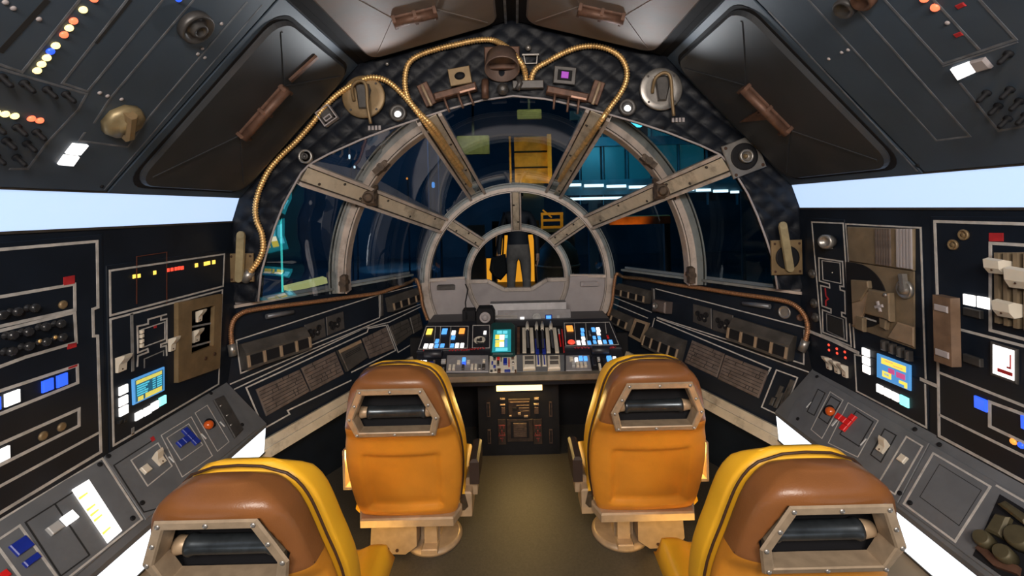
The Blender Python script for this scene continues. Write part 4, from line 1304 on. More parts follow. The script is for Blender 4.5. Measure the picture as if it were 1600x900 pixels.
# ---- left wall, near panel
P1 = Thing('instrument_panel', 'black wall panel on the far left with dark knobs and blue and white lit keys', 'instrument panel', FL, 60, 560)
base_plate(P1, [(-150, 392), (160, 366), (165, 716), (-150, 905)], M_BLACK)
LN(P1, -140, 402, 0, 390, 152, 377, 153.5, 480, 145.5, 483, 146.5, 525, 153, 525, 158, 706, 85, 750, -140, 887, w=0.009)
LN(P1, -140, 487, 0, 464, 117, 444, 117.5, 484, 0, 510, -140, 541, w=0.009)
LN(P1, -140, 551, 0, 517, 117, 488, 119.5, 535, 40, 558, 0, 573, -140, 620, w=0.009)
LN(P1, -140, 657, 0, 611, 121, 571, 122, 598, 0, 647, -140, 702, w=0.009)
LN(P1, -140, 756, 0, 694, 124, 639, 124, 665, 0, 727, -140, 797, w=0.009)
LN(P1, -140, 836, 0, 760, 155, 676, w=0.008)
tags(P1, [(100, 433), (117, 430), (117, 443), (100, 446)], z0=Z4); tags(P1, [(106, 538), (120, 535), (120, 542), (106, 546)], z0=Z4); tags(P1, [(107, 574), (121, 569), (121, 572), (107, 577)], z0=Z4)
KN = [(0.011, 0), (0.011, 0.004), (0.007, 0.007), (0.0085, 0.014), (0.0125, 0.020), (0.0125, 0.026), (0.008, 0.031)]
M_KNOB = mat('glossy_black_knob', (0.02, 0.02, 0.022), 0.25)
for p in ((27, 487), (54, 481), (3, 492), (44, 519), (71, 511), (95, 506), (18, 549), (45, 541), (72, 534), (97, 527), (20, 524)):
    P1.knob('black_knob', p[0], p[1], KN, M_KNOB, 14, Z4)
leds(P1, [(64, 533), (88, 527)], M_BRASS, 0.006, 0.018, 'brass_tip')
for p in ((100, 476), (69, 681), (98, 667)): P1.knob('bronze_stud', p[0], p[1], [(0.013, 0), (0.013, 0.005), (0.008, 0.008)], M_BRONZE, 14, Z4)
P1.btn('lit_key', 77, 602, 20, 20, E_BLUE, 0.008, Z4); P1.btn('lit_key', 99.5, 594, 19, 20, E_BLUE, 0.008, Z4)
P1.btn('lit_key', 22, 622, 27, 22, E_WHITE, 0.008, Z4); P1.btn('lit_key', -6, 633, 22, 22, E_BLUE, 0.008, Z4)
P1.btn('lit_key', 6, 711, 27, 22, E_WHITE, 0.008, Z4); P1.btn('lit_key', -40, 648, 28, 24, E_WHITE, 0.008, Z4)

# ---- left wall, far panel
P2 = Thing('instrument_panel', 'black wall panel with a row of tiny amber lights beside the left bulkhead', 'instrument panel', FL, 262, 540)
base_plate(P2, [(166, 415), (354, 390), (348, 600), (172, 706)], M_BLACK)
LN(P2, 172, 423, 351, 397, 349, 447, 173, 493, closed=True)
LN(P2, 173, 499, 348, 453, 342, 600, 178, 696, closed=True)
LN(P2, 206, 490, 208, 580, w=0.012, m=M_LINE_DIM)
LN(P2, 214, 475, 214, 401, 261, 394, 261, 475, w=0.003, m=M_COPPER)
sq(P2, [(211, 432), (218.5, 431), (243, 426), (308, 414.5), (322, 412), (327, 411), (335, 409.5)], 5, 6.5, E_YEL, 0.004, 'indicator_light', Z4)
sq(P2, [(264, 422), (270, 421), (276, 420), (281, 419), (286, 418.5)], 4.5, 6, E_RED, 0.004, 'indicator_light', Z4)
LN(P2, 261, 491, 232, 499, 232, 506, 215, 510, 216, 551, 231, 545, 232, 550, 216, 556, 215, 573, w=0.006)
LN(P2, 252, 494, 252, 500, 261, 498, 261, 535, 252, 538, 252, 542, 260, 540, 261, 556, w=0.006)
LN(P2, 222, 515, 258, 503, 258, 530, 223, 543, w=0.004, closed=True)
LN(P2, 226, 575, 226, 561, 256, 548, 256, 556, w=0.004, m=M_LINE_DIM)
sq(P2, [(224, 518), (224, 525), (224, 533), (224, 540)], 5, 6, M_WHITE, 0.010, 'small_peg', Z4)
tags(P2, [(241, 509), (245, 508), (245, 512), (241, 513)], z0=Z4)
rocker(P2, 192, 567, 0.034, 0.058, z0=Z4); rocker(P2, 271, 537, 0.026, 0.056, z0=Z4)
sq(P2, [(195, 609), (195, 626), (195.5, 641.5)], 15, 14, E_WHITE, 0.008, 'lit_key', Z4)
sq(P2, [(219, 649), (232.5, 642), (244, 634)], 12.5, 13, E_WHITE, 0.008, 'lit_key', Z4)
P2.btn('lit_key', 256, 626, 12, 14, E_CYAN, 0.008, Z4)
sq(P2, [(190, 659), (197, 657)], 5, 6, M_KNOB, 0.012, 'small_peg', Z4)
LN(P2, 208, 668, 208, 679, w=0.012, m=M_LINE_DIM)
def screen(T, c, m, name='screen'):
    o = T.poly(name, c, m, Z4, Z4 + 0.008, 0.003)
    return o
def on_quad(c, u, v):
    a = (c[0][0] + (c[1][0] - c[0][0]) * u, c[0][1] + (c[1][1] - c[0][1]) * u)
    b = (c[3][0] + (c[2][0] - c[3][0]) * u, c[3][1] + (c[2][1] - c[3][1]) * u)
    return (a[0] + (b[0] - a[0]) * v, a[1] + (b[1] - a[1]) * v)
def scr_rect(T, c, u0, v0, u1, v1, m, par=None):
    return T.poly('readout', [on_quad(c, u0, v0), on_quad(c, u1, v0), on_quad(c, u1, v1), on_quad(c, u0, v1)], m, Z4 + 0.008, Z4 + 0.0095)
c = [(208.5, 593), (258, 573), (258, 610), (210, 633)]
screen(P2, c, E_SCR); scr_rect(P2, c, 0.06, 0.08, 0.94, 0.92, E_SCRD)
scr_rect(P2, c, 0.08, 0.10, 0.90, 0.25, E_SCRY); scr_rect(P2, c, 0.12, 0.76, 0.30, 0.93, E_SCRY); scr_rect(P2, c, 0.36, 0.74, 0.90, 0.93, E_SCRY)
for k in range(5):
    scr_rect(P2, c, 0.10, 0.30 + 0.09 * k, 0.10 + (0.40, 0.34, 0.28, 0.36, 0.34)[k], 0.36 + 0.09 * k, E_SCRC)
    scr_rect(P2, c, 0.60, 0.28 + 0.09 * k, 0.70, 0.33 + 0.09 * k, E_SCRC); scr_rect(P2, c, 0.74, 0.28 + 0.09 * k, 0.90, 0.34 + 0.09 * k, E_SCRC)

BX = Thing('switch_box', 'weathered bronze plate with two white rockers in a dark opening, left wall', 'switch box', FL, 310, 530)
q = [BX.L(*p, 0.02) for p in ((278, 473), (347, 459), (343, 575), (278, 598))]
hq = [BX.L(*p, 0.02) for p in ((299, 486), (335, 477), (333, 540), (299, 553))]
def frame_mesh(o_, i_, h):
    mb = MB(); vs = [(p[0], p[1], 0) for p in o_] + [(p[0], p[1], h) for p in o_] + [(p[0], p[1], h) for p in i_] + [(p[0], p[1], 0.002) for p in i_]
    fs = []
    for l in range(3):
        for k in range(4): fs.append((l * 4 + k, l * 4 + (k + 1) % 4, l * 4 + 4 + (k + 1) % 4, l * 4 + 4 + k))
    return mb.add(vs, fs)
fo = BX.part('box_frame', frame_mesh(q, hq, 0.022).mesh('box_frame', M_BRONZE)); fixn(fo)
BX.part('recess', MB().prism(hq, 0.001, 0.004).mesh('recess', M_MATTE), None, 0, 0, 0)
rocker(BX, 313, 493, 0.026, 0.052, z0=0.004); rocker(BX, 308, 524, 0.034, 0.056, z0=0.004)
LN(BX, 299, 511, 335, 504, w=0.008, m=M_LINE_DIM, z0=0.006); LN(BX, 299, 542, 335, 532, w=0.008, m=M_LINE_DIM, z0=0.006)
for p in ((322, 560), (336, 553)): BX.knob('bolt', p[0], p[1], disc(0.008, 0.004), M_SEAM, 10, 0.022)

# ---- right wall, far panel
z1 = zc(1250, 330, 5.0); z2 = zc(1250, 480, 4.5)
Q2 = Thing('instrument_panel', 'black wall panel with a stepped line diagram and a knob beside the right bulkhead', 'instrument panel', FR_, 1300, 470)
base_plate(Q2, [(1258, 340), (1319, 343), (1334, 548), (1270, 522)], M_BLACK)
LN(Q2, 1268, 347, 1317, 349, 1329.5, 541, 1283, 522, closed=True, w=0.006)
LN(Q2, 1279, 403, 1316, 408.6, 1318, 448, 1312, 447, 1312.5, 453, 1319.5, 455, 1320.5, 490, 1314.5, 488, 1315, 494, 1321.5, 497, 1323, 533, 1285.5, 519, 1284.6, 484, 1298, 489, 1298, 483, 1284, 478, 1282, 446, 1296, 449.6, 1295.6, 443.6, 1280, 439, closed=True, w=0.006)
LN(Q2, 1284, 407, 1312, 411, 1313.6, 443, 1285.6, 437, closed=True, w=0.0035)
LN(Q2, 1291, 490, 1317, 499, 1319, 530, 1292, 517, closed=True, w=0.0035, m=M_LINE_DIM)
Q2.poly('grey_tile', [(1293, 493), (1315, 501), (1317, 527), (1294, 516)], M_GROOVE, Z4, Z4 + 0.003)
LN(Q2, 1289, 450, 1290, 462, 1294, 467, 1290, 470, 1290, 478, w=0.007, m=M_RED)
leds(Q2, [(1300, 426)], M_WHITE, 0.003, Z4)
KB = [(0.022, 0), (0.024, 0.03), (0.030, 0.032), (0.031, 0.062), (0.027, 0.066), (0.018, 0.066), (0.016, 0.050), (0.001, 0.050)]
kb = Q2.part('cylinder_knob', MB().lathe(KB, 24).mesh('cylinder_knob', M_STEEL), None, *Q2.L(1293, 377, 0.03), Z4); kb.rotation_euler = (0, 0.45, 0)
Q2.part('knob_clamp', MB().box((-0.03, -0.01, 0.02), (0.03, 0.05, 0.035), 0.006).mesh('knob_clamp', M_STEEL), None, *Q2.L(1300, 377, 0.02), Z4)
for p in ((1266, 428), (1269, 474), (1271, 496)):
    Q2.knob('metal_stud', p[0], p[1], [(0.022, 0), (0.022, 0.010), (0.018, 0.014), (0.012, 0.014), (0.010, 0.020), (0.004, 0.022)], M_STEELD, 18, Z4)

Q3 = Thing('mechanism_panel', 'ribbed brown metal mechanism with a black round cut-out on the right wall', 'instrument panel', FR_, 1380, 450)
base_plate(Q3, [(1320, 349), (1440, 354), (1447, 560), (1336, 545)], M_BLACK)
LN(Q3, 1335, 544, 1331, 480, 1321, 350, 1438, 356, 1443, 510, 1446, 592, w=0.006)
Q3.poly('ribbed_plate', [(1323, 354), (1426, 358), (1426, 423), (1326, 408)], M_KHAKI, Z4, 0.014, 0.003)
for x in (1368, 1372, 1376, 1380, 1384, 1388, 1401, 1406, 1411, 1416, 1421):
    f = (x - 1326) / 100
    Q3.line([(x, 357 + 1 * f), (x + 1, 407 + 14 * f)], 0.008, M_PALEGREY if x > 1395 else M_TAUPE, False, 0.006, 0.014, 'rib')
Q3.poly('back_plate', [(1326, 409), (1427, 424), (1428, 545), (1331, 510)], M_KHAKI, Z4, 0.010)
cx, cy = Q3.L(1345, 462, 0.014)
pp = []
for i in range(40):
    a = -PI / 2 + PI * i / 39
    pp.append((cx - 0.02 + 0.150 * math.cos(a), cy + 0.128 * math.sin(a)))
lx = Q3.L(1328, 462)[0]
pp += [(lx, cy + 0.128), (lx, cy - 0.128)]
Q3.part('round_cutout', MB().prism(pp, 0.010, 0.014).mesh('round_cutout', M_MATTE))
Q3.poly('bracket', zpts(z1, 392, 535, 525, 545, 532, 600, 470, 700, 400, 720), M_KHAKI, 0.014, 0.030, 0.004)
Q3.poly('bracket', zpts(z1, 400, 700, 440, 700, 530, 605, 500, 790, 440, 890, 410, 900), M_TAN, 0.014, 0.024, 0.003)
Q3.poly('cross_plate', zpts(z1, 530, 610, 690, 640, 698, 865, 650, 840, 495, 800), M_KHAKI, 0.014, 0.036, 0.004)
for r in (0.35, 0.35 + PI / 2): Q3.btn('cross_bar', *z1(608, 745), 0.040, 0.011, M_PALEGREY, 0.006, 0.036, True, rz=r)
Q3.knob('stud', *z1(657, 655), dome(0.008, 0.007), M_STEEL, 10, 0.036)
Q3.poly('lower_bracket', zpts(z2, 385, 60, 440, 75, 440, 175, 380, 150), M_KHAKI, 0.014, 0.030, 0.004)
Q3.poly('lower_leg', zpts(z2, 550, 75, 605, 90, 595, 160, 555, 140), M_KHAKI, 0.014, 0.030, 0.004)
LN(Q3, *z2(440, 70), *z2(535, 100), w=0.006, z0=0.014)
Q3.poly('wedge_plate', zpts(z2, 680, 105, 795, 140, 795, 280, 610, 215), M_TAN, 0.014, 0.020, 0.003)
Q3.knob('ring_knob', 1410, 452, [(0.034, 0), (0.034, 0.010), (0.030, 0.014), (0.026, 0.010), (0.020, 0.008), (0.018, 0.018), (0.006, 0.020)], M_STEEL, 22, 0.010)
Q3.line([(1409, 452), (1406, 428)], 0.018, M_STEEL, False, 0.018, 0.016, 'knob_lever')
for p in ((1377, 540), (1389, 545), (1401, 550), (1414, 556)): Q3.btn('grey_peg', p[0], p[1], 8, 17, M_STEELD, 0.022, 0.010, bev=0.006)

Q4 = Thing('instrument_panel', 'black wall panel with a blue screen, white keys and three rockers, right wall', 'instrument panel', FR_, 1390, 600)
base_plate(Q4, [(1266, 524), (1336, 548), (1450, 600), (1450, 672), (1270, 579)], M_BLACK)
LN(Q4, 1263, 517, 1300, 532, 1342, 552, w=0.014)
LN(Q4, 1345, 556, 1335, 554, 1338, 611, 1447, 668, 1445, 600, w=0.006)
leds(Q4, [(1294, 539), (1294.5, 547), (1306.5, 545), (1307, 552), (1319, 550), (1320, 559)], E_RED, 0.006, Z4)
for p in ((1293, 567), (1306, 573), (1318, 579)): rocker(Q4, p[0], p[1], 0.024, 0.056, z0=Z4)
sq(Q4, [(1351, 550.5), (1351.5, 564), (1352, 577.5)], 12, 12, E_WHITE, 0.008, 'lit_key', Z4)
sq(Q4, [(1373, 608), (1385, 614), (1397, 620)], 11, 13, E_WHITE, 0.008, 'lit_key', Z4)
Q4.btn('lit_key', 1411, 627, 15, 16, E_CYAN, 0.008, Z4)
c = [(1369, 552), (1421, 571), (1421, 611), (1369, 589)]
screen(Q4, c, E_SCR)
scr_rect(Q4, c, 0.15, 0.10, 0.88, 0.34, E_SCRY); scr_rect(Q4, c, 0.36, 0.42, 0.54, 0.62, E_SCRR); scr_rect(Q4, c, 0.60, 0.44, 0.86, 0.66, E_SCRR)
scr_rect(Q4, c, 0.18, 0.62, 0.44, 0.86, E_SCRY); scr_rect(Q4, c, 0.24, 0.68, 0.38, 0.78, E_SCR); scr_rect(Q4, c, 0.68, 0.74, 0.92, 0.86, E_SCRY); scr_rect(Q4, c, 0.84, 0.86, 0.92, 0.96, E_SCRY)
scr_rect(Q4, c, 0.25, 0.16, 0.5, 0.19, E_SCRR); scr_rect(Q4, c, 0.5, 0.24, 0.8, 0.27, E_SCRR)
LN(Q4, 1437, 592, 1463, 603, w=0.012)

# ---- right wall, near panel
z3 = zc(1440, 340, 5.0); z4 = zc(1440, 500, 4.09)
Q1 = Thing('instrument_panel', 'black wall panel at the far right edge with a lit gauge and blue keys', 'instrument panel', FR_, 1530, 560)
base_plate(Q1, [(1454, 338), (1750, 340), (1750, 850), (1463, 690)], M_BLACK)
LN(Q1, 1466, 566, 1464, 460, 1460, 346, 1600, 350, 1745, 353, w=0.009)
LN(Q1, 1465, 560, 1467, 681, 1538, 719, 1745, 832, w=0.009)
LN(Q1, 1500, 515, 1600, 541, 1745, 580, w=0.008); LN(Q1, 1467, 582, 1600, 634.5, 1745, 693, w=0.008); LN(Q1, 1467, 648, 1600, 713, 1745, 784, w=0.008)
LN(Q1, 1745, 702, 1600, 648, 1546, 628, 1546, 666, 1600, 692, 1745, 762, w=0.009)
LN(Q1, 1745, 388, 1600, 383, 1547, 380, 1547, 516, 1600, 530, 1745, 566, w=0.009)
tags(Q1, [(1545, 364), (1567, 364), (1567, 377), (1545, 377)], z0=Z4)
for p in ((1504, 367), (1487.5, 382.5)):
    Q1.knob('ring_socket', p[0], p[1], [(0.017, 0), (0.017, 0.006), (0.013, 0.008), (0.011, 0.004), (0.007, 0.004), (0.006, 0.007), (0.002, 0.007)], M_BRONZE, 16, Z4)
Q1.btn('lit_key', 1512, 469, 20, 18, E_WHITE, 0.008, Z4); Q1.btn('lit_key', 1534, 473, 21, 19, E_WHITE, 0.008, Z4)
Q1.btn('metal_bracket', 1517, 489, 32, 13, M_STEELD, 0.012, Z4); Q1.btn('metal_bracket', 1517, 563, 32, 14, M_STEELD, 0.012, Z4)
Q1.btn('lit_key', 1530, 631, 22, 20, E_BLUE, 0.008, Z4); Q1.btn('lit_key', 1606, 664, 30, 22, E_BLUE, 0.008, Z4)
leds(Q1, [(1581, 690)], E_ORG, 0.009, Z4); leds(Q1, [(1593, 696)], E_BLUE, 0.009, Z4)
Q1.poly('gauge_bezel', [(1546, 533), (1588, 546), (1588, 601), (1546, 586)], M_STEELD, Z4, 0.012, 0.003)
c = [(1551, 538), (1584, 548), (1584, 595), (1551, 583)]
Q1.poly('gauge_face', c, E_WHITE, 0.012, 0.014)
def gq(u0, v0, u1, v1): return [on_quad(c, u0, v0), on_quad(c, u1, v0), on_quad(c, u1, v1), on_quad(c, u0, v1)]
Q1.poly('red_mark', gq(0.80, 0.18, 0.85, 0.62), M_RED, 0.014, 0.0155); Q1.poly('red_mark', gq(0.66, 0.60, 0.85, 0.66), M_RED, 0.014, 0.0155); Q1.poly('red_mark', gq(0.22, 0.76, 0.92, 0.88), M_RED, 0.014, 0.0155)
GH = Thing('grab_handle', 'worn brown vertical grab handle on the right black wall panel', 'handle', FR_, 1478, 515)
def hx(px, py, d): 
    a = GH.L(px, py, d); return Vector((a[0], a[1], d))
GH.part('post', MB().box((*GH.L(1477, 476, 0.03), 0.03), (0.03, 0.030, 0.05), 0.004).mesh('post', M_STEELD))
GH.part('post', MB().box((*GH.L(1477, 556, 0.03), 0.03), (0.03, 0.030, 0.05), 0.004).mesh('post', M_STEELD))
a, b = hx(1478, 463, 0.06), hx(1479, 568, 0.06)
b.x = a.x
GH.part('grip', MB().bar(a, b, 0.060, 0.030, up=(0, 0, 1)).mesh('grip', mat('worn_brown_grip', (0.20, 0.125, 0.08), 0.5, 0.2, amt=0.25, grime=0.5)))
for py in (484, 555): GH.part('end_band', MB().box((a.x, hx(1480, py, 0.075).y, 0.0765), (0.045, 0.020, 0.006), 0.002).mesh('end_band', M_PALEGREY))
LQ = Thing('lever_quadrant', 'bank of khaki slotted plates with cream angular lever heads, right wall', 'lever', FR_, 1580, 450)
for i in range(8):
    x = 1556 + i * 13.5 * (1 + 0.045 * i)
    LQ.line([(x, 395 - i * 0.2), (x + 1, 505 + i * 4)], 0.011, M_KHAKI, False, 0.030, Z4, 'slotted_plate')
def head(px, py, s=1.0):
    pr = [(-0.022 * s, 0.0), (-0.028 * s, 0.03), (-0.005 * s, 0.044), (0.028 * s, 0.046), (0.034 * s, 0.03), (0.024 * s, 0.0)]
    mb = MB(); w = 0.030 * s
    vs = [(-w * 0.9, y, z) for y, z in pr] + [(w, y * 0.9, z) for y, z in pr]
    n = len(pr)
    mb.add(vs, [(i, (i + 1) % n, n + (i + 1) % n, n + i) for i in range(n)] + [tuple(range(n - 1, -1, -1)), tuple(range(n, 2 * n))])
    o = LQ.part('lever_head', mb.mesh('lever_head', M_WHITE), None, *LQ.L(px, py, 0.06), 0.022); fixn(o)
    LQ.part('screw', MESHC.setdefault('rivet', MB().lathe(disc(0.003, 0.002), 8).mesh('rivet', M_SEAM)), None, 0.0, -0.012 * s, 0.041, o)
head(1551, 417, 0.72); head(1588, 436, 0.95); head(1566, 484, 0.78)

# ------------------------------------------------------------------ controls let into the sloping desks
def groove(T, *a, closed=True, w=0.004): return T.line([(a[i], a[i + 1]) for i in range(0, len(a), 2)], w, M_GROOVE, closed, 0.001, Z4, 'groove')
def dl(T, *a, closed=True, w=0.004, m=None): return T.line([(a[i], a[i + 1]) for i in range(0, len(a), 2)], w, m or M_LINE, closed, 0.001, Z4)
def desk_bolts(T, pts):
    for p in pts: T.knob('bolt', p[0], p[1], disc(0.008, 0.004), M_MATTE, 10, Z4)
A1 = Thing('desk_panel', 'grey desk plate with blue T-shaped keys and an orange dome, left side', 'control panel', DLf, 290, 690)
base_plate(A1, [(161, 713), (345, 605), (400, 672), (228, 812)], M_GREY)
desk_bolts(A1, [(170, 712), (223, 785), (330, 614), (379, 663)])
groove(A1, 300, 780, 225, 800, 178, 727, 240, 687, closed=False)
tags(A1, [(235, 684), (240, 681), (243, 687), (238, 690)], z0=Z4)
dl(A1, 205, 719, 247, 692, 269, 728, 231, 759)
A1.btn('white_key', 230, 731, 0.028, 0.028, M_WHITE, 0.010, Z4, True); rocker(A1, 250, 715, 0.026, 0.046, z0=Z4)
dl(A1, 252, 680, 299, 651, 332, 712, 285, 745, w=0.003); dl(A1, 261, 684, 295, 662, 317, 695, 283, 719, w=0.003)
cs = 0.0275
X0, Y0 = A1.L(299, 681, 0.01)
for (i, j) in ((0, 1), (0, 0), (0, -1), (-1, 0), (-2, 0)):
    A1.part('blue_key', MESHC.setdefault('bk', MB().box((0, 0, 0.005), (cs * 0.97, cs * 0.97, 0.010), 0.002).mesh('blue_key', M_BLUEP)), None, X0 + i * cs, Y0 + j * cs, Z4)
dl(A1, 305, 645, 324, 633, 358, 690, 340, 705, w=0.003)
A1.knob('dome_socket', 329, 661, [(0.024, 0), (0.024, 0.004), (0.020, 0.006)], M_MATTE, 20, Z4)
A1.knob('orange_dome', 329, 661, dome(0.020, 0.022, 6), M_ORANGE, 22, Z4 + 0.003)
for p in ((319, 681), (348, 662), (269, 717)): A1.btn('white_tag', p[0], p[1], 0.007, 0.030, M_GREYP, 0.003, Z4, True)
A1.poly('metal_plate', [(334, 624), (350, 617), (381, 670), (368, 684)], M_STEELD, Z4, 0.012, 0.003)
for p in ((346, 633), (356, 648), (362, 663)): A1.btn('plate_lug', p[0], p[1], 0.012, 0.006, M_STEEL, 0.004, 0.012, True)
A2 = Thing('desk_panel', 'near grey desk plate with a glowing white slotted lamp, lower left', 'control panel', DLf, 120, 800)
base_plate(A2, [(-60, 838), (157, 718), (224, 811), (30, 975)], M_GREY)
dl(A2, -60, 850, 100, 750, 160, 716, 222, 811, 110, 900, 40, 955, closed=False, w=0.006)
desk_bolts(A2, [(157, 725), (208, 809)])
groove(A2, 95, 900, 40, 816, 86, 787, 140, 867, closed=True); groove(A2, 86, 787, 120, 765, closed=False)
LS = [(114, 764), (139, 749), (191, 829), (170, 847)]
A2.poly('slotted_lamp', LS, E_WHITE, Z4, 0.010)
for v in (0.16, 0.38, 0.48, 0.58, 0.82):
    A2.poly('amber_slot', [on_quad([LS[0], LS[1], LS[2], LS[3]], 0.0, v), on_quad(LS, 0.55, v), on_quad(LS, 0.55, v + 0.025), on_quad(LS, 0.0, v + 0.04)], E_YEL, 0.010, 0.012)
A2.btn('lit_key', 111, 807, 0.034, 0.030, E_WHITE, 0.010, Z4, True); A2.btn('white_key', 88, 823, 0.032, 0.026, M_GREYP, 0.010, Z4, True)
dl(A2, -20, 855, 31, 821, 92, 905, closed=False, w=0.006); dl(A2, -10, 845, 45, 920, closed=False, w=0.006)
A2.btn('blue_key', 36, 851, 0.040, 0.036, M_BLUEP, 0.008, Z4, True); A2.btn('blue_key', 52, 873, 0.036, 0.018, M_BLUEP, 0.008, Z4, True)
A2.btn('red_key', 5, 899, 0.03, 0.02, M_REDP, 0.008, Z4, True)

B1 = Thing('desk_panel', 'grey desk plate with red T-shaped keys and an orange dome, right side', 'control panel', DRf, 1330, 680)
base_plate(B1, [(1266, 581), (1452, 692), (1402, 786), (1228, 657)], M_GREY)
desk_bolts(B1, [(1276, 588), (1246, 654), (1429, 670), (1405, 770)])
groove(B1, 1278, 608, 1289, 614, 1272, 649, 1261, 643); B1.btn('white_tag', 1263, 632, 0.005, 0.034, M_GREYP, 0.003, Z4, True)
dl(B1, 1297, 612, 1317, 625, 1284, 685, 1267, 671, w=0.003); groove(B1, 1298, 619, 1313, 628, 1293, 662, 1279, 652)
B1.knob('dome_socket', 1294, 640, [(0.024, 0), (0.024, 0.004), (0.020, 0.006)], M_MATTE, 20, Z4)
B1.knob('orange_dome', 1294, 640, dome(0.020, 0.022, 6), M_ORANGE, 22, Z4 + 0.003)
B1.btn('white_tag', 1303, 660, 0.010, 0.034, M_GREYP, 0.003, Z4, True); B1.btn('white_tag', 1348, 690, 0.006, 0.034, M_GREYP, 0.003, Z4, True)
dl(B1, 1325, 629, 1372, 657, 1340, 714, 1294, 692, w=0.003); groove(B1, 1338, 642, 1364, 659, 1342, 697, 1312, 678)
X0, Y0 = B1.L(1324.5, 660, 0.01)
cs = 0.0265
for (i, j) in ((0, 1), (0, 0), (0, -1), (-1, 0), (-2, 0)):
    B1.part('red_key', MESHC.setdefault('rk_', MB().box((0, 0, 0.005), (cs * 0.95, cs * 0.95, 0.010), 0.002).mesh('red_key', M_REDP)), None, X0 + i * cs, Y0 + j * cs, Z4)
groove(B1, 1382, 670, 1400, 680, 1376, 722, 1360, 710); rocker(B1, 1378, 696, 0.026, 0.046, z0=Z4)
dl(B1, 1416, 682, 1441, 697, 1398, 772, 1372, 755, w=0.005); B1.btn('white_key', 1408, 715, 0.026, 0.026, M_WHITE, 0.010, Z4, True)
B2 = Thing('desk_panel', 'near grey desk plate with a plain square lid, lower right', 'control panel', DRf, 1490, 775)
base_plate(B2, [(1453, 693), (1620, 790), (1560, 905), (1403, 787)], M_GREY)
desk_bolts(B2, [(1467, 694), (1421, 785)])
dl(B2, 1458, 708, 1547, 760, 1492, 846, 1412, 787, w=0.006)
B2.poly('square_lid', [(1468, 726), (1532, 766), (1498, 820), (1438, 776)], M_GREY, Z4, 0.006); groove(B2, 1468, 726, 1532, 766, 1498, 820, 1438, 776)
dl(B2, 1556, 758, 1610, 789, closed=False, w=0.006)
B3 = Thing('mechanism_panel', 'dark recess with dull olive cylinders in the desk at the lower right corner', 'mechanism', DRf, 1570, 840)
M_OLIVE = mat('dull_olive_metal', (0.09, 0.075, 0.04), 0.55, 0.3, amt=0.3, grime=0.4)
B3.poly('recess', [(1562, 772), (1700, 855), (1650, 960), (1520, 868)], M_MATTE, Z4, 0.006)
B3.poly('block', [(1556, 785), (1568, 780), (1610, 808), (1598, 818)], M_OLIVE, 0.006, 0.03, 0.006)
B3.poly('block', [(1552, 800), (1576, 806), (1562, 838), (1536, 826)], M_OLIVE, 0.006, 0.024, 0.006)
for p, r in (((1535, 841), 0.022), ((1567, 864), 0.022), ((1590, 838), 0.030)): B3.knob('cylinder', p[0], p[1], [(r, 0), (r, 0.025), (r * 0.8, 0.032)], M_OLIVE, 18, 0.006)
B3.line([(1528, 852), (1555, 878), (1590, 890)], 0.02, M_RUST, False, 0.012, 0.006, 'strap')
# ------------------------------------------------------------------ equipment on the nose walls
def PL(T, z, *a): return [z(a[i], a[i + 1]) for i in range(0, len(a), 2)]
z6 = zc(350, 420, 3.215); z5 = zc(940, 320, 3.333)
def vent_box(T, x0, x1, h, n, d=0.07, m=M_VENT, posts=M_TAN, slope=0.55):
    """protruding box with a sloping roof and a row of openings; T origin = centre of its back"""
    w = x1 - x0
    cxm = (x0 + x1) / 2
    pr = [(-h / 2, 0), (-h / 2, d), (h / 2 * 0.25, d), (h / 2, d * (1 - slope)), (h / 2, 0)]
    vs = [(x0, y, z) for y, z in pr] + [(x1, y, z) for y, z in pr]
    k = len(pr)
    o = T.part('box_body', MB().add(vs, [(i, (i + 1) % k, k + (i + 1) % k, k + i) for i in range(k)] + [tuple(range(k - 1, -1, -1)), tuple(range(k, 2 * k))]).mesh('box_body', m)); fixn(o)
    ww = w / n
    for i in range(n):
        c = x0 + ww * (i + 0.5)
        T.part('opening', MB().box((0, 0, 0), (ww * 0.78, h * 0.40, 0.004)).mesh('opening', M_MATTE), None, c, -h * 0.18, d + 0.001, o)
    for i in range(n + 1):
        T.part('post', MB().box((0, 0, 0), (ww * 0.16, h * 0.46, 0.012), 0.002).mesh('post', posts), None, min(max(x0 + ww * i, x0 + ww * 0.09), x1 - ww * 0.09), -h * 0.18, d + 0.004, o)
    return o
def vent(label, fr, pl, pr_, h, n, d=0.06, group=None, **k):
    """pl, pr_: pixel positions of the left and right ends of the back of the box"""
    T = Thing('vent_box', label, 'vent', fr, (pl[0] + pr_[0]) / 2, (pl[1] + pr_[1]) / 2, group)
    a, b = T.L(*pl), T.L(*pr_)
    r = math.atan2(b[1] - a[1], b[0] - a[0])
    T.o.matrix_world = T.o.matrix_world @ Matrix.Rotation(r, 4, 'Z')
    half = math.hypot(b[0] - a[0], b[1] - a[1]) / 2
    vent_box(T, -half, half, h, n, d, **k)
    return T
vent('long sooty metal vent box with dark windows on the left nose wall', NLU, z6(88, 440), z6(408, 345), 0.125, 4)
vent('small sooty vent box at the forward end of the left nose wall', NLU, z6(818, 180), z6(968, 128), 0.10, 4)
vent('long sooty metal vent box with dark windows on the upper right nose wall', NRU, z5(685, 640), z5(1000, 745), 0.125, 4)
vent('small sooty vent box at the forward end of the right nose wall', NRU, z5(95, 440), z5(255, 480), 0.09, 4)
vent('long vent box with tan posts on the lower right nose wall behind the seat', NRL, z5(250, 690), z5(430, 765), 0.14, 4)
vent('small dark vent box low beside the right wing of the console', NRL, z5(45, 570), z5(165, 625), 0.10, 3)
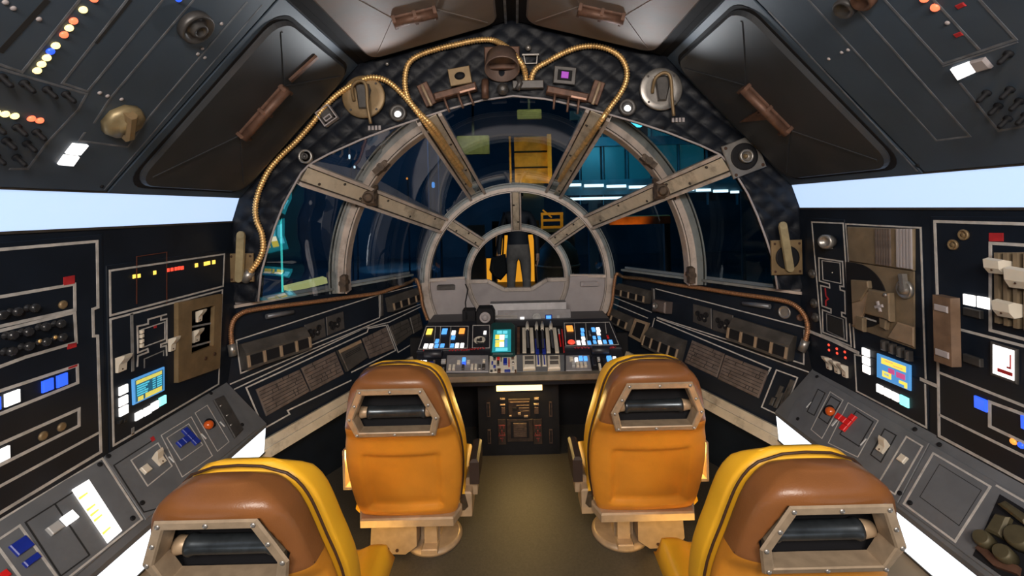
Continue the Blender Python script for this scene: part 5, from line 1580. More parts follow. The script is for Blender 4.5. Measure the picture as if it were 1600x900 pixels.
def nose_lines(name, label, fr, px, py, field, polys):
    T = Thing(name, label, 'panel', fr, px, py)
    T.poly('panel_plate', field, M_BLACK, 0.0, 0.002)
    for p in polys:
        w = p[0]; c = p[1]; T.line(p[2], w, M_LINE, c, 0.002, 0.002)
    return T
T = nose_lines('outline_panel', 'pale outlined black panel along the upper left nose wall', NLU, *z6(400, 360), PL(0, z6, 62, 360, 780, 130, 782, 245, 85, 525), [
    (0.006, True, PL(0, z6, 62, 360, 780, 130, 782, 245, 85, 525)), (0.006, False, PL(0, z6, 30, 580, 820, 245, 1000, 172)), (0.005, False, PL(0, z6, 800, 125, 975, 80))])
T.poly('hinge', PL(0, z6, 785, 128, 800, 124, 803, 235, 788, 240), M_STEELD, 0.0, 0.012, 0.003)
T = nose_lines('outline_panel', 'pale outlined black panel along the upper right nose wall', NRU, *z5(650, 560), PL(0, z5, 280, 437, 1058, 640, 1050, 828, 287, 585), [
    (0.006, False, PL(0, z5, 280, 437, 1060, 640)), (0.006, False, PL(0, z5, 287, 585, 1052, 830, 1055, 650)), (0.006, False, PL(0, z5, 60, 480, 260, 560)), (0.006, False, PL(0, z5, 1080, 660, 1190, 715))])
T.poly('hinge', PL(0, z5, 258, 432, 272, 436, 276, 560, 262, 556), M_STEELD, 0.0, 0.012, 0.003)
T = nose_lines('outline_panel', 'pale outlined black panel along the lower left nose wall', NLL, *z6(300, 560), PL(0, z6, 112, 597, 720, 318, 815, 283, 862, 410, 330, 730, 200, 803), [
    (0.007, False, PL(0, z6, 640, 560, 320, 712, 330, 730, 200, 803, 112, 597, 720, 318, 725, 300, 815, 283, 862, 410, 640, 520)), (0.006, False, PL(0, z6, 50, 606, 700, 300, 830, 268, 1000, 185)), (0.006, False, PL(0, z6, 822, 280, 868, 400, 875, 420, 990, 350))])
T = nose_lines('outline_panel', 'pale outlined black panel along the lower right nose wall', NRL, *z5(800, 850), PL(0, z5, 285, 600, 880, 850, 850, 905, 590, 905, 245, 760), [
    (0.007, False, PL(0, z5, 285, 600, 880, 850, 850, 905)), (0.006, False, PL(0, z5, 290, 590, 1080, 872)), (0.006, False, PL(0, z5, 60, 515, 240, 590)), (0.006, False, PL(0, z5, 275, 590, 235, 745))])
T.line([(1213, 578), (1246, 590), (1222, 651), (1190, 636)], 0.006, M_LINE, True, 0.002, 0.002)
for (x0, y0, x1, y1, h) in ((1200, 632, 1206, 634, 12), (1207, 636, 1213, 638, 24), (1214, 640, 1221, 643, 36), (1219, 626, 1226, 629, 34), (1210, 620, 1216, 622, 18)):
    T.poly('relief_block', [(x0 + h * 0.45, y0 - h), (x1 + h * 0.45, y1 - h), (x1, y1), (x0, y0)], M_VENT, 0.0, 0.012, 0.003)

def texplate(label, fr, pts, m=M_TAUPE, rows=5, group=None, z1=0.012):
    cx = sum(p[0] for p in pts) / 4; cy = sum(p[1] for p in pts) / 4
    T = Thing('textured_plate', label, 'plate', fr, cx, cy, group)
    T.poly('plate', pts, m, 0.0, z1, 0.003)
    random.seed(int(cx))
    for r in range(1, rows):
        v = r / rows
        T.line([on_quad(pts, 0.03, v), on_quad(pts, 0.97, v)], 0.003, M_GROOVE, False, 0.001, z1, 'groove')
        for k in range(random.randint(1, 3)):
            u = random.uniform(0.1, 0.9)
            T.line([on_quad(pts, u, v), on_quad(pts, u + 0.01, v - 1 / rows)], 0.003, M_GROOVE, False, 0.001, z1, 'groove')
    return T
texplate('brown scored metal plate nearest the left desk, low on the nose wall', NLL, PL(0, z6, 163, 605, 382, 505, 432, 615, 215, 740), rows=8)
texplate('brown scored metal plate second from the left desk on the nose wall', NLL, PL(0, z6, 390, 498, 560, 415, 605, 528, 440, 615), rows=7)
texplate('brown scored plate just left of the front left seat headrest', NLL, PL(0, z6, 697, 350, 815, 292, 858, 400, 735, 450), rows=5)
texplate('dark scored plate on the left nose wall next to the console', NLL, PL(0, z6, 832, 290, 925, 250, 950, 325, 870, 385), M_VENT, rows=4)
texplate('dark scored plate at the forward end of the left nose wall', NLL, PL(0, z6, 935, 245, 985, 222, 1000, 300, 955, 325), M_VENT, rows=4)
texplate('brown scored metal plate nearer the console on the lower right nose wall', NRL, PL(0, z5, 470, 705, 638, 775, 598, 900, 430, 820), rows=7)
texplate('brown scored metal plate nearer the right desk on the lower right nose wall', NRL, [(1133, 554), (1200, 580), (1184, 622), (1121, 592)], rows=8)
BK = Thing('ledger_box', 'sooty slotted box with a tan top edge on the left nose wall', 'box', NLL, *z6(650, 430))
pts = PL(0, z6, 577, 408, 688, 356, 725, 445, 625, 515)
BK.poly('box_body', pts, M_VENT, 0.0, 0.03, 0.004)
BK.poly('tan_edge', [on_quad(pts, 0, 0), on_quad(pts, 1, 0), on_quad(pts, 1, 0.16), on_quad(pts, 0, 0.16)], M_TAN, 0.03, 0.036, 0.002)
for v in (0.3, 0.37, 0.44): BK.line([on_quad(pts, 0.15, v), on_quad(pts, 0.85, v)], 0.004, M_GROOVE, False, 0.001, 0.03, 'groove')
QF = Thing('tan_frame', 'tilted tan metal frame with a dark centre right of the console', 'frame', NRL, *z5(195, 655))
pts = PL(0, z5, 180, 600, 240, 620, 205, 710, 150, 680)
q = [QF.L(*p, 0.01) for p in pts]
QF.part('backing', MB().prism(q, 0, 0.010).mesh('backing', M_MATTE))
o = QF.part('rim', MB().ribbon(q, 0.018, 0.018, True).mesh('rim', M_TAN))
def speaker(label, fr, pts, grp=None):
    cx = sum(p[0] for p in pts) / 4; cy = sum(p[1] for p in pts) / 4
    T = Thing('speaker_plate', label, 'plate', fr, cx, cy)
    T.poly('plate', pts, M_STEELD, 0, 0.008, 0.002)
    for (u, v) in ((0.25, 0.45), (0.45, 0.55), (0.7, 0.4), (0.35, 0.68), (0.62, 0.65)):
        T.knob('socket', *on_quad(pts, u, v), [(0.016, 0), (0.016, 0.004), (0.012, 0.006), (0.009, 0.003), (0.001, 0.003)], M_MATTE, 14, 0.008)
    T.knob('stud', *on_quad(pts, 0.6, 0.6), disc(0.006, 0.006), M_STEEL, 8, 0.008)
speaker('grey socket plate beside the long vent, left nose wall', NLU, PL(0, z6, 406, 282, 505, 248, 513, 340, 412, 378))
speaker('grey socket plate further from the long vent, left nose wall', NLU, PL(0, z6, 514, 242, 600, 214, 607, 300, 520, 335))
speaker('grey socket plate further from the long vent, right nose wall', NRU, PL(0, z5, 475, 515, 570, 540, 572, 648, 475, 610))
speaker('grey socket plate beside the long vent, right nose wall', NRU, PL(0, z5, 577, 546, 683, 575, 685, 685, 577, 653))
def barhandle(label, fr, a, b):
    T = Thing('bar_handle', label, 'handle', fr, (a[0] + b[0]) / 2, (a[1] + b[1]) / 2)
    p, q = T.L(*a, 0.02), T.L(*b, 0.02)
    T.part('bar', MB().tube([(p[0], p[1], 0.022), (q[0], q[1], 0.022)], 0.013, 10).mesh('bar', mat('blue_grey_bar', (0.16, 0.17, 0.19), 0.4, 0.4)))
    for f in (0.15, 0.85):
        x, y = p[0] + (q[0] - p[0]) * f, p[1] + (q[1] - p[1]) * f
        T.part('standoff', MB().box((x, y, 0.006), (0.015, 0.015, 0.014)).mesh('standoff', M_STEELD))
barhandle('short grey bar handle under the left window sill', NLU, z6(212, 240), z6(345, 216))
barhandle('short grey bar handle under the right window sill', NRU, z5(738, 512), z5(878, 530))
RG = Thing('ring_gauge', 'round grey ring gauge beside the hose bend on the right nose wall', 'gauge', NRU, 1226.5, 488)
RG.part('ring', MB().lathe([(0.032, 0), (0.032, 0.008), (0.027, 0.010), (0.024, 0.006), (0.018, 0.006), (0.001, 0.007)], 26).mesh('ring', M_STEEL))
RG.knob('side_stud', 1249.6, 496.5, [(0.017, 0), (0.017, 0.006), (0.012, 0.008), (0.009, 0.004), (0.001, 0.004)], M_RUST, 18)
LB = Thing('lens_box', 'grey box with a round lens left of the sockets, right nose wall', 'box', NRU, *z5(335, 530))
LB.part('box_body', MB().box((0, 0, 0.035), (0.11, 0.075, 0.07), 0.008).mesh('box_body', mat('dusty_mauve_metal', (0.12, 0.095, 0.088), 0.5, 0.2, grime=0.4)))
LB.part('lens', MB().lathe(ringp(0.02, 0.012, 0.006), 16, c=(-0.02, 0, 0.07)).mesh('lens', M_STEEL))

# ------------------------------------------------------------------ hoses
def smooth_path(P, n=8):
    out = []
    for i in range(len(P) - 1):
        p0, p1, p2, p3 = P[max(i - 1, 0)], P[i], P[i + 1], P[min(i + 2, len(P) - 1)]
        for k in range(n):
            t = k / n
            out.append(0.5 * ((2 * p1) + (p2 - p0) * t + (2 * p0 - 5 * p1 + 4 * p2 - p3) * t * t + (3 * p1 - p0 - 3 * p2 + p3) * t ** 3))
    out.append(P[-1]); return out
def resample(P, step):
    out = [P[0]]; acc = 0
    for a, b in zip(P[:-1], P[1:]):
        L = (b - a).length; d = step - acc
        while d <= L and L > 1e-9:
            out.append(a.lerp(b, d / L)); d += step
        acc = (acc + L) % step if L > 0 else acc
        acc = L - (d - step)
    return out
def hose(label, P, r, m, ribbed=True, ferr=(), pitch=0.0135):
    P = smooth_path(P, 10)
    c = P[0].copy()
    o = bpy.data.objects.new('hose', None); COL.objects.link(o); o.location = c
    tag(o, label, 'hose')
    if ribbed:
        Q = resample(P, pitch / 3)
        rad = [r * (1.0, 1.0, 0.66)[i % 3] for i in range(len(Q))]
        me = MB().tube([p - c for p in Q], r, 9, radii=rad)
    else:
        me = MB().tube([p - c for p in P], r, 9)
    link('hose_tube', me.mesh('hose_tube', m), None, o)
    for (i, j) in ferr:
        a, b = P[i], P[j]
        d = (b - a).normalized()
        link('ferrule', MB().tube([a - c - d * 0.012, a - c + d * 0.045], r * 1.5, 14).mesh('ferrule', M_STEEL), None, o)
    return o
def on_line(px, py, A, B, lift=0.03):
    """point on a beam seen at this pixel"""
    r = ray(px, py); best = None
    for i in range(201):
        p = A.lerp(B, i / 200)
        q = EYE + r * p.y
        d = (q - p).length
        if best is None or d < best[0]: best = (d, p.y)
    return EYE + r * (best[1] - lift)
def bh(*a, d=0.035): return [FB.hit(a[i], a[i + 1], d) for i in range(0, len(a), 2)]
TRA, TRB = mx(TLA), mx(TLB)
h1 = bh(384, 436, 392, 424, 404, 407, 411, 388, 409, 365, 401, 345, 399, 325, 403, 303, 411, 283, 421, 265, 434, 249, 447, 236, 465, 219, 490, 190, 511, 163, 532, 144, 561, 127, 583, 121, 607, 128, 633, 152, 655, 179)
h1 += [on_line(x, y, TLA, TLB, 0.10) for x, y in ((680, 212), (705, 248), (735, 290))]
hose('ribbed brass hose running down the left quilting to a steel ferrule', h1, 0.0145, M_BRASS, ferr=((0, 3),))
h2 = bh(822, 133, 821, 118) + bh(817, 103, 806, 88, 792, 74, d=0.075) + bh( 770, 63, 745, 63, 715, 69, 685, 76, 658, 85, 641, 96, 634, 112, 633, 135, 639, 156, 655, 176)
h2 += [on_line(x, y, TLA, TLB, 0.10) for x, y in ((678, 200), (700, 232), (722, 262))]
hose('ribbed brass hose looping over the round cup above the window', h2, 0.0145, M_BRASS)
h3 = bh(830, 133, 831, 120, 838, 107, 856, 96, 880, 83, 905, 74, 930, 72, 953, 78, 970, 90, 979, 108, 978, 128, 968, 148, 952, 170)
h3 += [on_line(x, y, TRA, TRB, 0.10) for x, y in ((938, 190), (915, 222), (890, 256), (874, 282))]
hose('ribbed brass hose looping over the purple screen above the window', h3, 0.0145, M_BRASS)
def nz(fr, *a, d=0.03): return [fr.hit(a[i], a[i + 1], d) for i in range(0, len(a), 2)]
h4 = nz(NLU, 364, 552, 362, 535, 361, 515, 366, 499, 378, 489, 396, 484, 430, 479, 480, 473, 540, 465, 590, 458, 615, 450, 640, 441)
h4 += [RD(-158, 108, 3.33), RD(-152, 128, 3.34), RD(-149, 150, 3.34), RD(-142, 172, 3.34)]
hose('copper hose along the left window sill bending down at the desk', h4, 0.0125, M_COPPERHOSE, True, ((0, 3),), 0.009)
h5 = nz(NRU, 1254, 545, 1259, 530, 1262, 512, 1258, 495, 1246, 480, 1228, 471, 1195, 465, 1150, 459, 1100, 451, 1050, 444, 1005, 436, 975, 433)
h5 += [RD(155, 107, 3.33), RD(150, 128, 3.34), RD(147, 150, 3.34), RD(140, 172, 3.34)]
hose('copper hose along the right window sill bending down at the desk', h5, 0.0125, M_COPPERHOSE, True, ((0, 3),), 0.009)

# ------------------------------------------------------------------ equipment on the quilted bulkhead
QD = 0.020
def bthing(name, label, cat, px, py, group=None): return Thing(name, label, cat, FB, px, py, group, QD)
def bpart(T, name, mb, m, x=0, y=0, z=0, parent=None): return T.part(name, mb.mesh(name, m), None, x, y, z, parent)
def tsz(n): return n * DB / FPX          # pixels -> metres on the bulkhead
# round plates with hook handles
def hookplate(label, px, py, r, lab_dx, hd):
    T = bthing('hook_plate', label, 'plate', px, py)
    o = bpart(T, 'round_plate', MB().lathe([(r, 0), (r, 0.010), (r * 0.95, 0.014), (r * 0.7, 0.012), (r * 0.001, 0.012)], 32), M_BRONZE if px < 800 else M_STEEL)
    bpart(T, 'boss', MB().prism([(-0.035, 0.06), (0.03, 0.06), (0.04, 0.03), (0.02, -0.06), (-0.02, -0.06)], 0.012, 0.030, 0.006), M_STEELD)
    bpart(T, 'hook_handle', MB().tube([Vector(p) for p in smooth_path([Vector((-0.045, -0.02, 0.015)), Vector((-0.04, 0.04, 0.05)), Vector((0.0, 0.065, 0.06)), Vector((0.03 * hd, 0.04, 0.06)), Vector((0.035 * hd, -0.06, 0.06)), Vector((0.045 * hd, -0.14, 0.05))], 5)], 0.008, 8), M_BRONZE)
    for k in range(4): bpart(T, 'label_strip', MB().box((lab_dx + k * 0.017, -0.15, -0.008 + 0.002), (0.012, 0.022, 0.006), 0.001), M_PALEGREY)
    for k in range(4):
        a = PI / 4 + k * PI / 2
        bpart(T, 'bolt', MB().lathe(disc(0.006, 0.004), 8), M_STEELD, 0.85 * r * math.cos(a), 0.85 * r * math.sin(a), 0.012)
hookplate('round weathered plate with a hook handle on the left quilting', 569, 152, tsz(33), 0.02, 1)
hookplate('round weathered plate with a hook handle on the right quilting', 1032, 140, tsz(33), 0.06, 1)
def spot(label, px, py):
    T = bthing('spotlight', label, 'light', px, py)
    bpart(T, 'housing', MB().lathe([(0.042, -0.01), (0.042, 0.012), (0.036, 0.016), (0.022, 0.012), (0.018, 0.004), (0.001, 0.004)], 24), M_STEELD)
    bpart(T, 'bulb', MB().lathe(dome(0.017, 0.012), 16), E_WHITE, 0, -0.006, 0.005)
    l = lamp('spotlight_beam', 'SPOT', (0, 0, 0.03), 6, (0.9, 0.95, 1.0), 0.02, spot=1.6)
    l.parent = T.o; l.rotation_euler = (PI - 0.5, 0, 0)
spot('small round bright spotlight on the left quilting', 622, 177)
spot('small round bright spotlight on the right quilting', 980, 168)
# square plate with round socket, right; ring and clip, left
T = bthing('socket_plate', 'square steel plate with a round black socket at the right window corner', 'plate', 1161, 245)
T.o.matrix_world = T.o.matrix_world @ Matrix.Rotation(0.35, 4, 'Z')
h = tsz(27)
bpart(T, 'plate', MB().box((0, 0, 0.006), (2 * h, 2 * h, 0.012), 0.003), M_STEEL)
bpart(T, 'socket', MB().lathe([(tsz(21), 0.012), (tsz(21), 0.015), (tsz(18), 0.015), (0.001, 0.015)], 28), M_MATTE)
bpart(T, 'ring', MB().lathe(ringp(tsz(10.5), 0.03, 0.010, 0.02), 22), M_STEEL, 0, 0, 0.012)
bpart(T, 'pin', MB().lathe(dome(0.012, 0.02), 12), M_BRONZE, 0, 0, 0.02)
for a in (0, 1, 2, 3): bpart(T, 'bolt', MB().lathe(disc(0.008, 0.004), 10), M_SEAM, h * 0.82 * (1 if a in (0, 3) else -1), h * 0.82 * (1 if a < 2 else -1), 0.012)
T = bthing('eye_ring', 'small dark metal eye ring beside the left window corner', 'ring', 479, 245)
bpart(T, 'ring', MB().lathe(ringp(tsz(11), 0.02, 0.010, 0.02), 22), M_STEEL); bpart(T, 'pin', MB().lathe(ringp(tsz(5), 0.025, 0.006, 0.01), 14), M_STEELD)
T = bthing('clip_box', 'small dark wire clip box on the left quilting', 'clip', 512, 180)
T.o.matrix_world = T.o.matrix_world @ Matrix.Rotation(0.6, 4, 'Z')
bpart(T, 'box_body', MB().box((0, 0, 0.012), (0.06, 0.05, 0.024), 0.006), M_STEELD)
bpart(T, 'wire_frame', MB().ribbon([(-0.036, -0.045), (0.036, -0.045), (0.036, 0.032), (-0.036, 0.032)], 0.005, 0.03, True), M_PALEGREY)
bpart(T, 'latch', MB().ribbon([(-0.018, -0.03), (0.016, -0.03), (0.016, -0.012), (-0.018, -0.012)], 0.005, 0.03, True), M_PALEGREY)
# wing handles low on either side
def winghandle(label, px, py, w, h, ang, socket):
    T = bthing('wing_handle', label, 'handle', px, py)
    bpart(T, 'plate', MB().box((0, 0, 0.006), (w, h, 0.012), 0.003), M_BRONZE)
    if socket: bpart(T, 'socket', MB().lathe([(0.058, 0.012), (0.058, 0.016), (0.05, 0.016), (0.001, 0.016)], 26), M_MATTE)
    a = Vector((0.0, -0.05, 0.03)); b = a + Vector((math.sin(ang) * 0.215, math.cos(ang) * 0.215, 0.03))
    mb = MB().bar(a, b, 0.036, 0.014, up=(0, 0, 1)); mb.lathe([(0.018, -0.007), (0.018, 0.007)], 14, c=tuple(a)); mb.lathe([(0.018, -0.007), (0.018, 0.007)], 14, c=tuple(b))
    bpart(T, 'lever', mb, mat('pale_brass_lever', (0.40, 0.33, 0.19), 0.5, 0.3, amt=0.2, grime=0.4))
    for sx in (-1, 1):
        for sy in (-1, 1): bpart(T, 'bolt', MB().lathe(disc(0.006, 0.004), 8), M_SEAM, sx * w * 0.4, sy * h * 0.4, 0.012)
winghandle('bronze plate with an upright brass lever on the left quilting', 379, 418, 0.115, 0.14, 0.15, False)
winghandle('bronze plate with a leaning brass lever on the right quilting', 1228, 402, 0.15, 0.17, -0.22, True)
# cup above the window
T = bthing('cup_socket', 'open brown metal cup on a square mount above the window', 'cup', 785, 108)
bpart(T, 'mount', MB().box((0, 0.05, 0.010), (tsz(54), 0.11, 0.02), 0.004), M_RUST)
mb = MB().lathe([(0.074, 0), (0.084, 0.080), (0.084, 0.084), (0.078, 0.084), (0.066, 0.02), (0.001, 0.02)], 30)
mb.xf(Matrix.Translation((0, 0.05, 0.03)) @ Matrix.Rotation(1.08, 4, 'X'))
bpart(T, 'cup', mb, mat('dusty_brown_metal', (0.17, 0.115, 0.095), 0.5, 0.3, amt=0.2, grime=0.5))
bpart(T, 'valve', MB().lathe([(0.028, 0), (0.028, 0.012), (0.02, 0.016), (0.02, 0.026), (0.006, 0.028)], 18), M_STEELD, 0.0, -0.105, 0.02)
bpart(T, 'pipe_elbow', MB().tube([(-0.085, -0.06, 0.02), (-0.085, -0.10, 0.035), (-0.085, -0.15, 0.03)], 0.018, 10), M_RUST)
bpart(T, 'pipe_elbow', MB().tube([(0.075, -0.05, 0.02), (0.085, -0.08, 0.03), (0.07, -0.11, 0.03)], 0.014, 10), M_STEELD)
# small square sockets either side of the cup
T = bthing('socket_plate', 'small bronze square plate with an oval hole left of the cup', 'plate', 719, 120)
T.o.matrix_world = T.o.matrix_world @ Matrix.Rotation(0.16, 4, 'Z')
bpart(T, 'plate', MB().box((0, 0, 0.008), (tsz(34), tsz(27), 0.016), 0.003), M_BRONZE)
bpart(T, 'oval_hole', MB().lathe([(0.026, 0.016), (0.026, 0.019), (0.001, 0.019)], 24, ex=0.72), M_MATTE)
T = bthing('socket_plate', 'small metal square plate with a purple lit screen above the window', 'plate', 882, 119)
T.o.matrix_world = T.o.matrix_world @ Matrix.Rotation(-0.12, 4, 'Z')
bpart(T, 'plate', MB().box((0, 0, 0.008), (tsz(34), tsz(27), 0.016), 0.003), M_STEELD)
bpart(T, 'bezel', MB().box((0, 0, 0.018), (tsz(22), tsz(16), 0.006), 0.002), M_MATTE)
bpart(T, 'purple_screen', MB().box((0, 0, 0.022), (tsz(11), tsz(10), 0.004), 0.001), E_MAG)
# tilted pull handles and racks with hooks
def pull(label, px, py, rz):
    T = bthing('pull_handle', label, 'handle', px, py)
    T.o.matrix_world = T.o.matrix_world @ Matrix.Rotation(rz, 4, 'Z')
    bpart(T, 'plate', MB().box((0, 0, 0.006), (0.055, 0.115, 0.012), 0.003), M_RUST)
    bpart(T, 'handle_bar', MB().tube(smooth_path([Vector((0, 0.04, 0.01)), Vector((0, 0.035, 0.035)), Vector((0, -0.02, 0.045)), Vector((0, -0.07, 0.04))], 5), 0.008, 8), M_TAN)
pull('rusty pull handle on the quilting left of the cup rack', 667, 148, 0.42)
pull('rusty pull handle on the quilting right of the purple screen', 931, 145, -0.36)
def rack(label, px, py, rz, w):
    T = bthing('hook_rack', label, 'rack', px, py)
    T.o.matrix_world = T.o.matrix_world @ Matrix.Rotation(rz, 4, 'Z')
    bpart(T, 'rack_bar', MB().box((0, 0, 0.025), (w, 0.035, 0.05), 0.005), M_RUST)
    bpart(T, 'front_strip', MB().box((w * 0.28, -0.014, 0.052), (w * 0.38, 0.012, 0.008), 0.002), mat('pale_copper', (0.45, 0.26, 0.19), 0.45, 0.4))
    for k in (-0.28, 0.05, 0.3):
        bpart(T, 'hook', MB().tube(smooth_path([Vector((k * w, -0.01, 0.03)), Vector((k * w, -0.03, 0.05)), Vector((k * w + 0.006, -0.09, 0.045))], 4), 0.006, 7), M_RUST)
rack('rusty rack with hanging hooks left above the window edge', 713, 146, 0.24, tsz(66))
rack('rusty rack with hanging hooks right above the window edge', 885, 149, -0.22, tsz(64))
T = bthing('hose_bracket', 'small metal bracket holding two brass hose ends above the window', 'bracket', 825, 134)
bpart(T, 'bracket_body', MB().box((0, 0, 0.015), (tsz(48), tsz(13), 0.03), 0.004), M_STEELD)
T = bthing('wire_frame', 'small pale wire frame and stud at the top of the quilting', 'frame', 829, 93)
bpart(T, 'wire', MB().ribbon([(-0.033, 0.018), (0.033, 0.018), (0.029, -0.022), (-0.026, -0.022)], 0.004, 0.012, True), M_STEEL)
bpart(T, 'top_bar', MB().box((0, 0.02, 0.008), (0.085, 0.010, 0.014), 0.002), M_STEEL)
bpart(T, 'stud', MB().lathe(dome(0.016, 0.018), 14), M_STEEL, -0.01, 0.056, 0)
T = bthing('stud', 'tiny steel stud on the quilting below the left ceiling hatch', 'stud', 605, 100)
bpart(T, 'stud_head', MB().lathe(dome(0.010, 0.010), 12), M_STEEL)
# ------------------------------------------------------------------ overhead panels and ceiling hatches
OZ = 0.006
def overhead(label, fr, px, py, y0, y1, v0=0.0, v1=0.862):
    T = Thing('overhead_panel', label, 'instrument panel', fr, px, py)
    a0, a1 = sorted(((y0 if fr.u.y > 0 else -y0), (y1 if fr.u.y > 0 else -y1)))
    me = MB().prism([(a0 - T.c.x, v0 - T.c.y), (a1 - T.c.x, v0 - T.c.y), (a1 - T.c.x, v1 - T.c.y), (a0 - T.c.x, v1 - T.c.y)], 0, OZ, 0.003).mesh('panel_plate', M_OVER)
    T.part('panel_plate', me)
    return T
def OLN(T, *a, w=0.006, closed=False, m=None): return T.line([(a[i], a[i + 1]) for i in range(0, len(a), 2)], w, m or M_OLINE, closed, 0.001, OZ)
V1 = 0.875
YS = 1.53
HL = overhead('blue-grey overhead panel with rows of lit dots and toggles, upper left', OL, 150, 130, YB, YS - 0.008, 0.006, V1)
for p, m in (((60, 112), E_LEDY), ((67, 102), E_LEDY), ((75, 92), E_LEDY), ((81, 82), E_BLUE), ((89, 73), E_LEDY), ((102, 56), E_LEDR), ((110, 45.5), E_LEDY), ((117, 34.5), E_LEDR), ((132, 17), E_LEDY), ((149, 0), E_LEDR), ((10, 180), E_LEDY), ((25, 183), E_LEDY), ((-4, 178), E_LEDY), ((51, 187), E_LEDR), ((64, 190), E_LEDR), ((281, 0), E_BLUE)):
    HL.knob('indicator_light', p[0], p[1], dome(0.0090, 0.007, 4), m, 12, OZ)
TG = [(0.010, 0), (0.010, 0.004), (0.005, 0.006), (0.0065, 0.028), (0.004, 0.034)]
for p in ((14, 131), (49, 140), (84, 149), (113, 156), (3, 205), (37, 208), (67, 215), (20, 229), (52, 233), (3, 253), (36, 255), (-25, 120), (-20, 225)):
    HL.knob('toggle_switch', p[0], p[1], TG, M_MATTE, 10, OZ)
HL.poly('lit_block', [(117, 227), (140, 229), (127, 244), (105, 242)], E_WHITE, OZ, 0.016, 0.003)
HL.poly('lit_block', [(103, 245), (126, 247), (116, 261), (93, 259)], E_WHITE, OZ, 0.016, 0.003)
OLN(HL, -60, 80, 35, 113, 125, 0); OLN(HL, -60, 90, 0, 108, 136, 147, 122, 172, 72, 225, 44, 264, 15, 264)
OLN(HL, 205, -8, 98, 130, 137, 143, 255, 0); OLN(HL, 303, 0, 173, 153, 147, 193); OLN(HL, 387, 3, 233, 183, 200, 230, 124, 220, 133, 207); OLN(HL, 410, 8, 163, 297, w=0.004)
OLN(HL, 0, 82, 75, 0, w=0.012, m=M_GROOVE); OLN(HL, 150, 68, 205, 0, w=0.008, m=M_GROOVE)
for p in ((157, 146), (169, 151), (191, 156), (347, 38), (317, 77), (310, 85), (321, 91), (10, 5), (22, 14), (62, 31)): HL.knob('small_stud', p[0], p[1], dome(0.006, 0.004, 3), M_PALEGREY, 10, OZ)
HL.knob('bolt', 160, 292, disc(0.006, 0.004), M_MATTE, 10, OZ)
kx = HL.knob('bronze_knob', 200, 196, [(0.058, 0), (0.058, 0.016), (0.050, 0.026), (0.030, 0.030), (0.028, 0.038), (0.001, 0.038)], mat('dull_bronze_knob', (0.28, 0.22, 0.12), 0.45, 0.4, amt=0.25, grime=0.5), 9, OZ)
HL.part('knob_bar', MB().box((0, 0, 0.034), (0.026, 0.10, 0.026), 0.006).mesh('knob_bar', M_BRONZE), None, 0, 0, 0, kx, 0.6)
HL.knob('round_port', 311, 47, [(0.050, 0), (0.050, 0.020), (0.044, 0.024), (0.034, 0.012), (0.024, 0.014), (0.022, 0.030), (0.015, 0.030), (0.012, 0.02), (0.001, 0.02)], M_STEELD, 26, OZ)
HR = overhead('blue-grey overhead panel with a lit white block and red dots, upper right', OR_, 1450, 130, YB, YS - 0.008, 0.006, V1)
for p, m in (((1459, 14), E_LEDR), ((1442, 0), E_LEDR)): HR.knob('indicator_light', p[0], p[1], dome(0.0105, 0.008, 4), m, 12, OZ)
for p in ((1565, 95), (1532, 155), (1568, 150), (1550, 175), (1583, 168), (1565, 195), (1593, 190), (1610, 140), (1620, 180)): HR.knob('toggle_switch', p[0], p[1], TG, M_MATTE, 10, OZ)
HR.poly('lit_block', [(1483, 110), (1510, 100), (1522, 115), (1495, 127)], E_WHITE, OZ, 0.016, 0.003)
HR.poly('grey_block', [(1513, 99), (1535, 93), (1548, 108), (1524, 115)], M_PALEGREY, OZ, 0.016, 0.003)
OLN(HR, 1263, 0, 1463, 220, 1515, 213, 1328, 2); OLN(HR, 1382, 0, 1473, 100, 1587, 62, 1530, 0); OLN(HR, 1458, 0, 1530, 78); OLN(HR, 1200, 17, 1433, 268); OLN(HR, 1500, 130, 1560, 205, 1640, 190); OLN(HR, 1473, 104, 1590, 66, w=0.004)
for p in ((1294, 93), (1314, 83), (1324, 79), (1479, 37)): HR.knob('small_stud', p[0], p[1], dome(0.006, 0.004, 3), M_PALEGREY, 10, OZ)
for p, m in (((1497, 55), M_RED), ((1500, 10), M_RED)): HR.btn('paint_tag', p[0], p[1], 0.02, 0.012, m, 0.002, OZ, True)
HR.knob('black_knob', 1318, 15, [(0.030, 0), (0.030, 0.02), (0.024, 0.026), (0.018, 0.016), (0.001, 0.016)], M_STEELD, 22, OZ)
HR.knob('black_knob', 1346, 2, [(0.030, 0), (0.030, 0.02), (0.024, 0.026), (0.018, 0.016), (0.001, 0.016)], M_RUST, 22, OZ)
HR.knob('bolt', 1433, 259, disc(0.006, 0.004), M_MATTE, 10, OZ)

